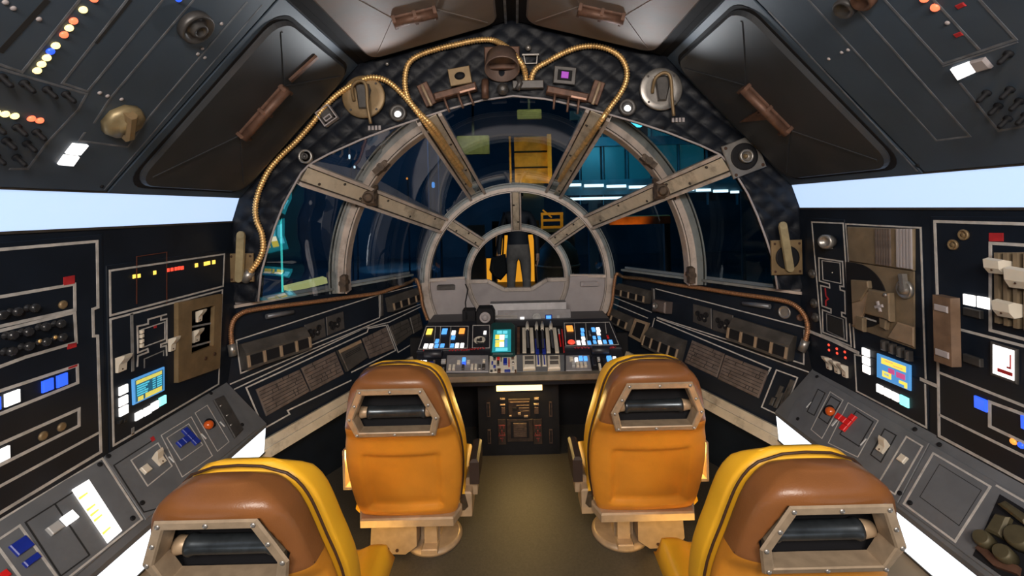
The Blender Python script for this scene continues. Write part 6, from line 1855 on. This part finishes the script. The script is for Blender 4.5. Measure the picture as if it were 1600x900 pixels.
def rrect(x0, y0, x1, y1, r, n=6):
    out = []
    for (cx, cy, a) in ((x1 - r, y1 - r, 0), (x0 + r, y1 - r, 90), (x0 + r, y0 + r, 180), (x1 - r, y0 + r, 270)):
        for i in range(n + 1):
            t = math.radians(a + 90 * i / n); out.append((cx + r * math.cos(t), cy + r * math.sin(t)))
    return out
def hatch(label, fr, u0, u1, v0, v1, m, mf, handle, rot, handle_at=None, r=0.09, plate_m=None):
    """rounded hatch in a frame on a ceiling facet"""
    T = Thing.__new__(Thing)
    T.fr = fr; T.c = Vector(((u0 + u1) / 2, (v0 + v1) / 2)); T.d = 0.0
    T.o = bpy.data.objects.new('ceiling_hatch', None); COL.objects.link(T.o)
    T.o.matrix_world = fr.mw(T.c.x, T.c.y, 0); tag(T.o, label, 'hatch')
    a, b = (u1 - u0) / 2, (v1 - v0) / 2
    T.part('surround', MB().prism([(-a, -b), (a, -b), (a, b), (-a, b)], 0, 0.006, 0.002).mesh('surround', mf))
    g = 0.045
    T.part('gasket', MB().prism(rrect(-a + g - 0.014, -b + g - 0.014, a - g + 0.014, b - g + 0.014, r), 0.004, 0.008).mesh('gasket', M_MATTE))
    T.part('hatch_door', MB().prism(rrect(-a + g, -b + g, a - g, b - g, r), 0.006, 0.024, 0.010).mesh('hatch_door', m))
    T.part('edge_line', MB().ribbon(rrect(-a + g + 0.006, -b + g + 0.006, a - g - 0.006, b - g - 0.006, r), 0.003, 0.002, True, 0.016).mesh('edge_line', M_OLINE))
    hx_, hy_ = handle_at or (0, 0)
    L = handle / 2
    ends = [Vector((hx_ + sgn * L * math.cos(rot), hy_ + sgn * L * math.sin(rot))) for sgn in (-1, 1)]
    for (ex, ey) in ((-1, -1), (1, -1), (1, 1), (-1, 1)):
        tgt = Vector((ex * (a - g - 0.05), ey * (b - g - 0.05)))
        e = min(ends, key=lambda q: (q - tgt).length)
        T.part('crease', MB().bar((e.x, e.y, 0.025), (tgt.x, tgt.y, 0.024), 0.008, 0.006, up=(0, 0, 1)).mesh('crease', M_RUST if False else m))
    hd = T.part('handle_rail', MB().box((0, 0, 0.0), (handle, 0.050, 0.012), 0.003).mesh('handle_rail', M_RUST), None, hx_, hy_, 0.028, None, rot)
    T.part('handle_tube', MB().tube([(-handle * 0.5, 0, 0), (handle * 0.5, 0, 0)], 0.018, 12).mesh('handle_tube', M_RUST), None, 0, 0.014, 0.022, hd)
    T.part('handle_slot', MB().box((0, 0, 0), (handle * 0.36, 0.016, 0.006)).mesh('handle_slot', M_MATTE), None, -handle * 0.25, -0.014, 0.006, hd)
    T.part('handle_slot', MB().box((0, 0, 0), (handle * 0.36, 0.016, 0.006)).mesh('handle_slot', M_MATTE), None, handle * 0.2, -0.014, 0.006, hd)
    for k in (-0.48, 0.0, 0.46): T.part('clamp', MB().box((0, 0, 0), (0.014, 0.066, 0.034), 0.003).mesh('clamp', M_RUST), None, handle * k, 0.0, 0.012, hd)
    return T
Vs = math.hypot(0.60, 0.645)
def hpos(fr, px, py, u0, u1, v0, v1):
    q = fr.uv(px, py, 0.03); return (q.x - (u0 + u1) / 2, q.y - (v0 + v1) / 2)
def hrot(fr, p, q):
    a, b = fr.uv(*p, 0.03), fr.uv(*q, 0.03); return math.atan2(b.y - a.y, b.x - a.x), (b - a).length
r_, l_ = hrot(OL, (378, 212), (447, 135))
T = hatch('dark rounded ceiling hatch with a rusty handle on the left slope', OL, YS, DB - 0.012, 0.0, V1, M_HATCH, M_OVER, l_, r_, hpos(OL, 412, 174, YS, DB - 0.012, 0, V1))
T.line([(455, 128), (497, 90)], 0.018, M_RUST, False, 0.012, 0.026, 'rusty_rod')
r_, l_ = hrot(OR_, (1163, 134), (1232, 204))
T = hatch('dark rounded ceiling hatch with a rusty handle on the right slope', OR_, -(DB - 0.012), -YS, 0.0, V1, M_HATCH, M_OVER, l_, r_, hpos(OR_, 1198, 170, -(DB - 0.012), -YS, 0, V1))
T.poly('triangle_bracket', [(1154, 192), (1188, 170), (1200, 188)], M_RUST, 0.024, 0.034, 0.003)
Vt = math.hypot(0.76, 0.198)
r_, l_ = hrot(TL_, (615, 30), (682, 14))
hatch('pale grey-brown ceiling hatch left of the centre rib', TL_, 1.30, DB - 0.02, 0.03, Vt - 0.03, M_HATCHTOP, M_MATTE, l_, r_, hpos(TL_, 648, 24, 1.30, DB - 0.02, 0.03, Vt - 0.03), r=0.07)
r_, l_ = hrot(TR_, (905, 12), (975, 28))
hatch('pale grey-brown ceiling hatch right of the centre rib', TR_, -(DB - 0.02), -1.30, 0.03, Vt - 0.03, M_HATCHTOP, M_MATTE, l_, r_, hpos(TR_, 940, 20, -(DB - 0.02), -1.30, 0.03, Vt - 0.03), r=0.07)
for s in (-1, 1):
    T = bpy.data.objects.new('trim_%d' % (5 + s), MB().box((0, 0, 0), (0.012, DB - YB, 0.012), 0.003).mesh('trim', M_OLINE)); COL.objects.link(T); struct(T)
    T.location = (s * 0.028, (DB + YB) / 2, 2.415)
# ------------------------------------------------------------------ the dark hangar outside the windows
M_HFLOOR = mat('hangar_floor', (0.03, 0.04, 0.05), 0.35, amt=0.5, scale=0.6)
M_HWALL = mat('hangar_wall', (0.022, 0.034, 0.045), 0.6, amt=0.5, scale=0.5)
M_HSTEEL = mat('hangar_steel', (0.08, 0.16, 0.20), 0.5, 0.2, amt=0.4, scale=1.2)
M_OCHRE = mat('ochre_shutter', (0.55, 0.30, 0.05), 0.55, amt=0.35, scale=3, grime=0.6, grime_col=(0.10, 0.05, 0.01), gscale=2)
M_OLPAN = mat('olive_panel', (0.35, 0.34, 0.18), 0.6, amt=0.4, scale=3, grime=0.5, gscale=2)
M_SAFETY = mat('safety_yellow', (0.75, 0.38, 0.03), 0.5, amt=0.1)
E_HWIN = emit('teal_lit_window', (0.02, 0.20, 0.26), 0.17)
E_HTEAL = emit('teal_flood', (0.10, 0.75, 1.0), 1.6)
E_HTUBE = emit('white_tube', (0.80, 0.95, 1.0), 1.6)
E_HTURQ = emit('turquoise_tube', (0.08, 0.75, 0.65), 1.0)
E_HREFL = emit('amber_reflection', (1.0, 0.36, 0.02), 0.95)  # seat reflection in the front pane, put in as glow
E_HPALE = emit('pale_floor_light', (0.85, 0.80, 0.30), 0.7)
def hbox(name, c, d, m, parent=None, bev=0.0):
    o = link(name, MB().box((0, 0, 0), d, bev).mesh(name, m), None, parent)
    o.location = c if parent is None else Vector(c) - HB[parent.name]
    return o
HB = {}
def hroot(name, loc, label, cat, group=None):
    o = bpy.data.objects.new(name, None); COL.objects.link(o); o.location = loc; HB[o.name] = Vector(loc)
    tag(o, label, cat, group); return o
def rectat(x0, y0, x1, y1, D):
    """upright rectangle seen through this pixel box, standing at distance D: centre, width, height"""
    a, b = at(x0, y0, D), at(x1, y1, D)
    return ((a.x + b.x) / 2, D, (a.z + b.z) / 2), abs(b.x - a.x), abs(b.z - a.z)
struct(hbox('floor_hangar', (0, 17, -1.05), (44, 25, 0.1), M_HFLOOR))
struct(hbox('wall_hangar_back', (0, 24.2, 5), (44, 0.3, 13), M_HWALL))
struct(hbox('wall_hangar_left', (-18, 16, 5), (0.3, 24, 13), M_HWALL))
struct(hbox('wall_hangar_right', (18, 16, 5), (0.3, 24, 13), M_HWALL))
struct(hbox('ceiling_hangar', (0, 16, 11.2), (44, 24, 0.3), M_HWALL))
# ochre shutter high on a free standing tower
def upright(name, label, cat, box, D, depth, m, parts=()):
    c, w, h = rectat(*box, D)
    r = hroot(name, (c[0], D, c[2] - h / 2), label, cat)
    hbox('body', c, (w, depth, h), m, r, 0.02)
    return r, c, w, h
r, c, w, h = upright('ochre_shutter', 'ochre lit shutter panel seen through the top window pane', 'shutter', (803, 214, 858, 286), 14, 0.12, M_OCHRE)
for k in range(1, 3): hbox('seam', (c[0], 13.93, c[2] - h / 2 + h * k / 3), (w, 0.02, 0.04), M_MATTE, r)
hbox('side_post', (c[0] + w * 0.52, 13.9, c[2]), (0.12, 0.14, h * 1.05), M_SAFETY, r); hbox('side_post', (c[0] - w * 0.62, 13.9, c[2]), (0.06, 0.1, h), M_OCHRE, r)
hbox('tower', (c[0], 14.3, c[2] / 2 - 0.5), (w * 0.7, 0.3, c[2] + 1.0), M_HWALL, r)
lamp('shutter_lamp', 'SPOT', (c[0] - 0.3, 12.2, c[2] - 1.5), 200, (1.0, 0.62, 0.15), 0.1, aim=(c[0], 14, c[2]), spot=1.1)
for bx, lab in (((714, 213, 765, 241), 'olive lit wall panel seen low left in the top window pane'), ((808, 172, 846, 186), 'pale olive wall panel seen high in the top window pane')):
    r, c, w, h = upright('olive_panel', lab, 'panel', bx, 13, 0.15, M_OLPAN)
    hbox('hanger', (c[0], 13.1, c[2] + h / 2 + 3), (0.06, 0.06, 6.0), M_HWALL, r)
    lamp('panel_lamp', 'SPOT', (c[0], 11.8, c[2] + 0.9), 60, (0.95, 0.95, 0.45), 0.1, aim=(c[0], 13, c[2]), spot=0.9)
# bays on the right: steel frame with lit windows and tube lights
bay = hroot('hangar_bay', (at(1010, 250, 15).x, 15, -1), 'teal lit steel bay with square windows seen through the right panes', 'structure')
def hb(box, D, depth, m, name, par): 
    c, w, h = rectat(*box, D); return hbox(name, c, (w, depth, h), m, par)
hb((905, 165, 1260, 310), 15.3, 0.2, M_HWALL, 'bay_wall', bay)
for bx in ((908, 228, 938, 282), (944, 222, 976, 282), (982, 222, 1016, 282), (1022, 222, 1058, 282), (1062, 218, 1100, 276), (1012, 196, 1062, 214), (1066, 196, 1112, 214)): hb(bx, 15.18, 0.05, E_HWIN, 'lit_window', bay)
for x in (905, 941, 979, 1019, 1060, 1104, 1150): hb((x - 2.5, 170, x + 2.5, 320), 15.05, 0.12, M_HSTEEL, 'column', bay)
for y in (176, 218, 284): hb((890, y - 2, 1260, y + 3), 15.0, 0.12, M_HSTEEL, 'girder', bay)
a, b = at(1010, 215, 14.9), at(990, 240, 14.9); link('brace', MB().bar(at(1005, 180, 14.9), at(975, 215, 14.9), 0.1, 0.1, up=(0, 1, 0)).xf(Matrix.Translation(-HB[bay.name])).mesh('brace', M_HSTEEL), None, bay)
for x in (925, 1240):
    p = at(x, 300, 15.3); hbox('leg', (p.x, 15.3, (p.z - 1) / 2), (0.3, 0.25, p.z + 1), M_HWALL, bay)
fl = hroot('flood_light', at(975, 190, 13), 'bright cyan flood light high behind the right window', 'light')
hb((948, 183, 1002, 198), 13, 0.2, E_HTEAL, 'lamp_face', fl); hb((945, 177, 1006, 182), 13.05, 0.3, M_HSTEEL, 'lamp_hood', fl); p = at(975, 180, 13.1); hbox('hanger', (p.x, 13.1, (p.z + 11.05) / 2), (0.08, 0.08, 11.05 - p.z), M_HWALL, fl)
lamp('flood', 'AREA', at(975, 204, 12.7), 36, (0.10, 0.70, 1.0), 1.0, 0.6, aim=(2, 15.2, 1.0))
tl = hroot('tube_row', at(1000, 295, 14), 'row of white tube lights along the right hangar bay', 'light')
for x0, x1, y in ((878, 908, 289), (913, 943, 290), (948, 978, 291), (983, 1012, 292), (1064, 1084, 296), (1088, 1110, 297), (1115, 1137, 298.5), (1142, 1154, 300)): hb((x0, y - 1.8, x1, y + 1.8), 14, 0.08, E_HTUBE, 'tube', tl)
hb((870, 292, 1165, 299), 14.06, 0.06, M_HSTEEL, 'carrier', tl)
for x in (880, 1160):
    p = at(x, 300, 14.1); hbox('support', (p.x, 14.12, (p.z - 1) / 2), (0.1, 0.1, p.z + 1), M_HWALL, tl)
hb((890, 309, 972, 311), 14, 0.06, E_HTUBE, 'tube', tl)
for p, m, lab, sz_ in (((1069, 219), E_RED, 'short red light streak high in the right window', (6, 16)), ((1086, 226), E_BLUE, 'round blue light high in the right window', (12, 14)), ((1076, 243), E_ORG, 'tiny orange light in the right window', (4, 4)), ((677, 289), E_SKY, 'small blue light seen in the left inner pane', (5, 9)), ((546, 245), E_HTUBE, 'tiny white light high in the left outer pane', (3, 7)), ((554, 261), E_HTUBE, 'tiny white speck low in the left outer pane', (3, 4)), ((636, 279), E_ORG, 'tiny amber light in the left inner pane', (3, 3))):
    c, w, h = rectat(p[0] - sz_[0] / 2, p[1] - sz_[1] / 2, p[0] + sz_[0] / 2, p[1] + sz_[1] / 2, 16)
    r = hroot('signal_light', c, lab, 'light'); 
    link('lamp_lens', MB().lathe([(w * 0.3, -h * 0.5), (w * 0.5, -h * 0.3), (w * 0.5, h * 0.3), (w * 0.3, h * 0.5)], 12).mesh('lamp_lens', m), None, r)
    hbox('bracket', (c[0], 16 + w, c[2]), (w * 0.6, w, h * 0.6), M_HWALL, r)
    hbox('post', (c[0], 16 + w * 1.4, (c[2] - 1) / 2 + 0.0), (0.05, 0.05, c[2] + 1), M_HWALL, r)
# orange band and railing
r, c, w, h = upright('warm_soffit', 'dim orange soffit band seen through the right lower pane', 'soffit', (950, 338, 1045, 349), 12, 0.3, mat('orange_soffit', (0.5, 0.16, 0.03), 0.6, amt=0.6, scale=2))
hbox('support', (c[0] + w / 2, 12.2, c[2] / 2 - 0.5), (0.15, 0.15, c[2] + 1), M_HWALL, r)
lamp('soffit_lamp', 'SPOT', (c[0] - w * 0.3, 11.3, c[2] - 0.6), 30, (1.0, 0.42, 0.08), 0.05, aim=(c[0] - w * 0.2, 12, c[2]), spot=1.3)
rl = hroot('railing', (at(862, 345, 9).x, 9, at(862, 357, 9).z), 'small lit yellow railing seen through the inner right pane', 'railing')
for bx in ((845, 333, 849, 358), (875, 332, 880, 358)): hb(bx, 9, 0.05, M_SAFETY, 'post', rl)
for y in (334, 344, 355): hb((845, y - 1.5, 880, y + 1.5), 9, 0.04, M_SAFETY, 'rail', rl)
link('brace', MB().bar(at(848, 328, 9), at(862, 340, 9), 0.03, 0.03, up=(0, 1, 0)).xf(Matrix.Translation(-HB[rl.name])).mesh('brace', M_SAFETY), None, rl)
hbox('deck', (HB[rl.name].x, 9.2, HB[rl.name].z - 0.04), (0.6, 0.5, 0.06), M_HWALL, rl); hbox('leg', (HB[rl.name].x, 9.3, HB[rl.name].z / 2 - 0.5), (0.1, 0.1, HB[rl.name].z + 0.95), M_HWALL, rl)
lamp('railing_lamp', 'SPOT', (HB[rl.name].x - 0.3, 8.0, HB[rl.name].z + 0.9), 28, (1.0, 0.65, 0.15), 0.05, aim=(HB[rl.name].x, 9, HB[rl.name].z + 0.15), spot=0.8)
# left: turquoise tube, pale floor band, poles
c, w, h = rectat(437, 330, 443, 456, 8)
r = hroot('tube_light', (c[0], 8, c[2] - h / 2), 'upright turquoise tube light behind the leftmost pane', 'light')
link('tube', MB().tube([(0, 0, 0), (0, 0, h)], w / 2, 10).mesh('tube', E_HTURQ), None, r)
hbox('stand', (c[0], 8.1, (c[2] - h / 2 - 1) / 2), (0.12, 0.12, c[2] - h / 2 + 1), M_HWALL, r)
r = hroot('light_shelf', at(478, 445, 8.4), 'pale yellow lit ledge low behind the leftmost pane', 'ledge')
link('ledge', MB().bar(at(446, 452, 8.2), at(508, 437, 8.6), 0.30, 0.10, up=(0, 0, 1)).xf(Matrix.Translation(-HB[r.name])).mesh('ledge', E_HPALE), None, r)
hbox('support', (HB[r.name].x, 8.5, (HB[r.name].z - 1) / 2), (0.3, 0.2, HB[r.name].z + 0.9), M_HWALL, r)
for x, lab in ((672, 'thin dark pole with a pale sheen in the left inner pane'), (688, 'thin dark blue pole right of the small blue light')):
    p = at(x, 330, 16.5); r = hroot('pole', (p.x, 16.5, -1), lab, 'pole')
    link('shaft', MB().tube([(0, 0, 0), (0, 0, 8)], 0.05, 8).mesh('shaft', M_HSTEEL), None, r); link('collar', MB().lathe(disc(0.12, 0.05), 12).mesh('collar', M_HSTEEL), None, r)
lamp('floor_spot', 'SPOT', (-5.0, 17.5, 3.0), 1500, (0.25, 0.65, 1.0), 0.2, aim=(-5.4, 20, -1), spot=0.7)
lamp('blue_flood', 'AREA', (-11, 14, 6.5), 700, (0.06, 0.32, 0.75), 2.0, 2.0, aim=(-4.5, 20, -1))
lamp('blue_flood', 'AREA', (9, 12, 8.5), 160, (0.05, 0.45, 0.70), 2.0, 2.0, aim=(3, 24, 2))
# front pane reflections built as objects outside: amber panel, pod, figure, bag
dw = hroot('reflection_panel', (at(808, 440, 9.4).x, 9.4, 0), 'amber glowing panel in place of the seat reflection, front window', 'stand-in')
hb((776, 362, 836, 470), 9.4, 0.06, E_HREFL, 'reflection_glow', dw)
for bx in ((769, 352, 777, 470), (834, 352, 842, 470)): hb(bx, 9.3, 0.2, M_MATTE, 'panel_post', dw)
hb((769, 346, 842, 366), 9.3, 0.2, M_MATTE, 'panel_head', dw)
hb((760, 404, 769, 470), 9.42, 0.05, E_HREFL, 'side_glow', dw)
hb((730, 352, 760, 470), 9.45, 0.05, M_HWALL, 'side_wall', dw); hb((842, 352, 900, 470), 9.45, 0.05, M_HWALL, 'side_wall', dw)
pf = struct(hbox('floor_gantry', (0, 7.4, -0.05), (3.2, 4.6, 0.1), M_HWALL))
r = hroot('reflection_pod', (at(872, 440, 8).x, 8, 0), 'dark olive rounded pod in place of a seat reflection, front window', 'pod')
link('shell', MB().lathe([(0.30, 0), (0.36, 0.1), (0.38, 0.5), (0.34, 0.75), (0.2, 0.9), (0.05, 0.95)], 24).mesh('shell', mat('olive_pod', (0.05, 0.05, 0.035), 0.6)), None, r)
link('rim', MB().lathe([(0.385, 0.48), (0.395, 0.5), (0.385, 0.52)], 24).mesh('rim', M_TAN), None, r)

def person(loc):  # figure standing in for the viewer's reflection in the front pane
    V = []; Ed = []; Rr = []
    def j(p, r, par=None):
        V.append(Vector(p)); Rr.append(r if isinstance(r, tuple) else (r, r))
        if par is not None: Ed.append((par, len(V) - 1))
        return len(V) - 1
    pel = j((0, 0, 0.95), (0.155, 0.105))
    sp1 = j((0, 0.01, 1.10), (0.145, 0.10), pel); ch = j((0, 0, 1.30), (0.165, 0.115), sp1); nb = j((0, 0.01, 1.46), (0.085, 0.075), ch)
    nk = j((0, 0, 1.53), 0.055, nb); hd = j((0, -0.02, 1.60), (0.068, 0.080), nk); hm = j((0, -0.015, 1.67), (0.076, 0.094), hd); ht = j((0, -0.005, 1.74), (0.060, 0.075), hm)
    no = j((0, -0.115, 1.635), 0.013, hd)
    for s in (-1, 1):
        sh = j((s * 0.17, 0, 1.42), 0.066, ch); el = j((s * 0.245, 0.02, 1.13), 0.046, sh); wr = j((s * 0.255, -0.05, 0.90), 0.031, el)
        pa = j((s * 0.256, -0.075, 0.83), (0.038, 0.020), wr)
        for k, (dy, L) in enumerate(((-0.030, 0.070), (-0.010, 0.080), (0.010, 0.074), (0.030, 0.058))):
            a = j((s * 0.256, -0.085 + dy, 0.79), 0.0095, pa); b = j((s * 0.250, -0.095 + dy, 0.79 - L * 0.55), 0.0085, a); j((s * 0.238, -0.098 + dy, 0.79 - L), 0.0075, b)
        t1 = j((s * 0.245, -0.112, 0.835), 0.011, pa); j((s * 0.235, -0.135, 0.795), 0.009, t1)
        hp = j((s * 0.09, 0, 0.88), 0.092, pel); kn = j((s * 0.105, -0.01, 0.50), 0.060, hp); an = j((s * 0.11, 0.03, 0.10), 0.043, kn)
        he = j((s * 0.112, 0.02, 0.045), 0.045, an); j((s * 0.125, -0.15, 0.035), (0.045, 0.030), he)
    me = bpy.data.meshes.new('person'); me.from_pydata(V, Ed, [])
    o = bpy.data.objects.new('person_skin', me); COL.objects.link(o)
    md = o.modifiers.new('skin', 'SKIN'); md.use_smooth_shade = True
    for i, r in enumerate(Rr):
        me.skin_vertices[0].data[i].radius = r
        me.skin_vertices[0].data[i].use_root = (i == 0)
    sd = o.modifiers.new('sub', 'SUBSURF'); sd.levels = 1; sd.render_levels = 1
    bpy.context.view_layer.update()
    m2 = evalmesh(o); bpy.data.objects.remove(o)
    m2.materials.clear()
    for m in (mat('navy_jacket', (0.012, 0.014, 0.022), 0.7), mat('grey_brown_trousers', (0.20, 0.165, 0.15), 0.75, bump=0.1), mat('skin_tone', (0.45, 0.26, 0.19), 0.5), mat('dark_shoes', (0.02, 0.018, 0.016), 0.5)): m2.materials.append(m)
    for p in m2.polygons:
        c = p.center
        p.material_index = 3 if c.z < 0.09 else 1 if (c.z < 0.97 and abs(c.x) < 0.215) else 2 if (c.z > 1.52 or c.z < 0.885) else 0
        p.use_smooth = True
    r = bpy.data.objects.new('person', m2); COL.objects.link(r); r.location = loc
    tag(r, 'person in a dark top and grey trousers in place of the viewer reflection, front window', 'person')
    link('hair', MB().lathe([(0.086, 0.0), (0.088, 0.04), (0.070, 0.085), (0.03, 0.105)], 18, c=(0, 0.012, 1.66), ex=1.15).mesh('hair', mat('dark_hair', (0.02, 0.012, 0.008), 0.6)), None, r)
    for s in (-1, 1):
        link('eye', MB().lathe(dome(0.010, 0.010), 10, axis='y').mesh('eye', M_WHITE), None, r).location = (s * 0.030, -0.098, 1.665)
        link('ear', MB().lathe(dome(0.026, 0.014), 10, axis='x').mesh('ear', MATS['skin_tone']), None, r).location = (s * 0.074, -0.005, 1.645)
    link('mouth', MB().box((0, -0.095, 1.592), (0.045, 0.012, 0.008), 0.002).mesh('mouth', mat('lips', (0.35, 0.12, 0.10), 0.5)), None, r)
    return r
pp_ = at(810, 400, 6.2)
person((pp_.x, 6.2, 0.0))
lamp('figure_fill_light', 'SPOT', (0.3, 4.6, 2.3), 45, (1.0, 0.92, 0.85), 0.1, aim=(0, 6.2, 0.8), spot=0.6)  # added fill to brighten the stand-in figure, no lamp known there
bg = hroot('shoulder_bag', (pp_.x - 0.27, 6.12, 0.55), 'black bag of the figure in place of the viewer reflection', 'bag')
link('bag_body', MB().prism([(-0.09, 0.30), (0.10, 0.34), (0.12, 0.10), (0.03, 0.0), (-0.06, 0.04), (-0.12, 0.14)], -0.06, 0.06, 0.02).xf(Matrix(((1, 0, 0, 0), (0, 0, -1, 0), (0, 1, 0, 0), (0, 0, 0, 1)))).mesh('bag_body', M_MATTE), None, bg)
link('strap', MB().tube([(-0.05, 0, 0.28), (0.02, 0.0, 0.60), (0.09, -0.02, 0.90), (0.10, 0.05, 0.86), (0.06, 0.05, 0.30)], 0.012, 6).mesh('strap', M_MATTE), None, bg)
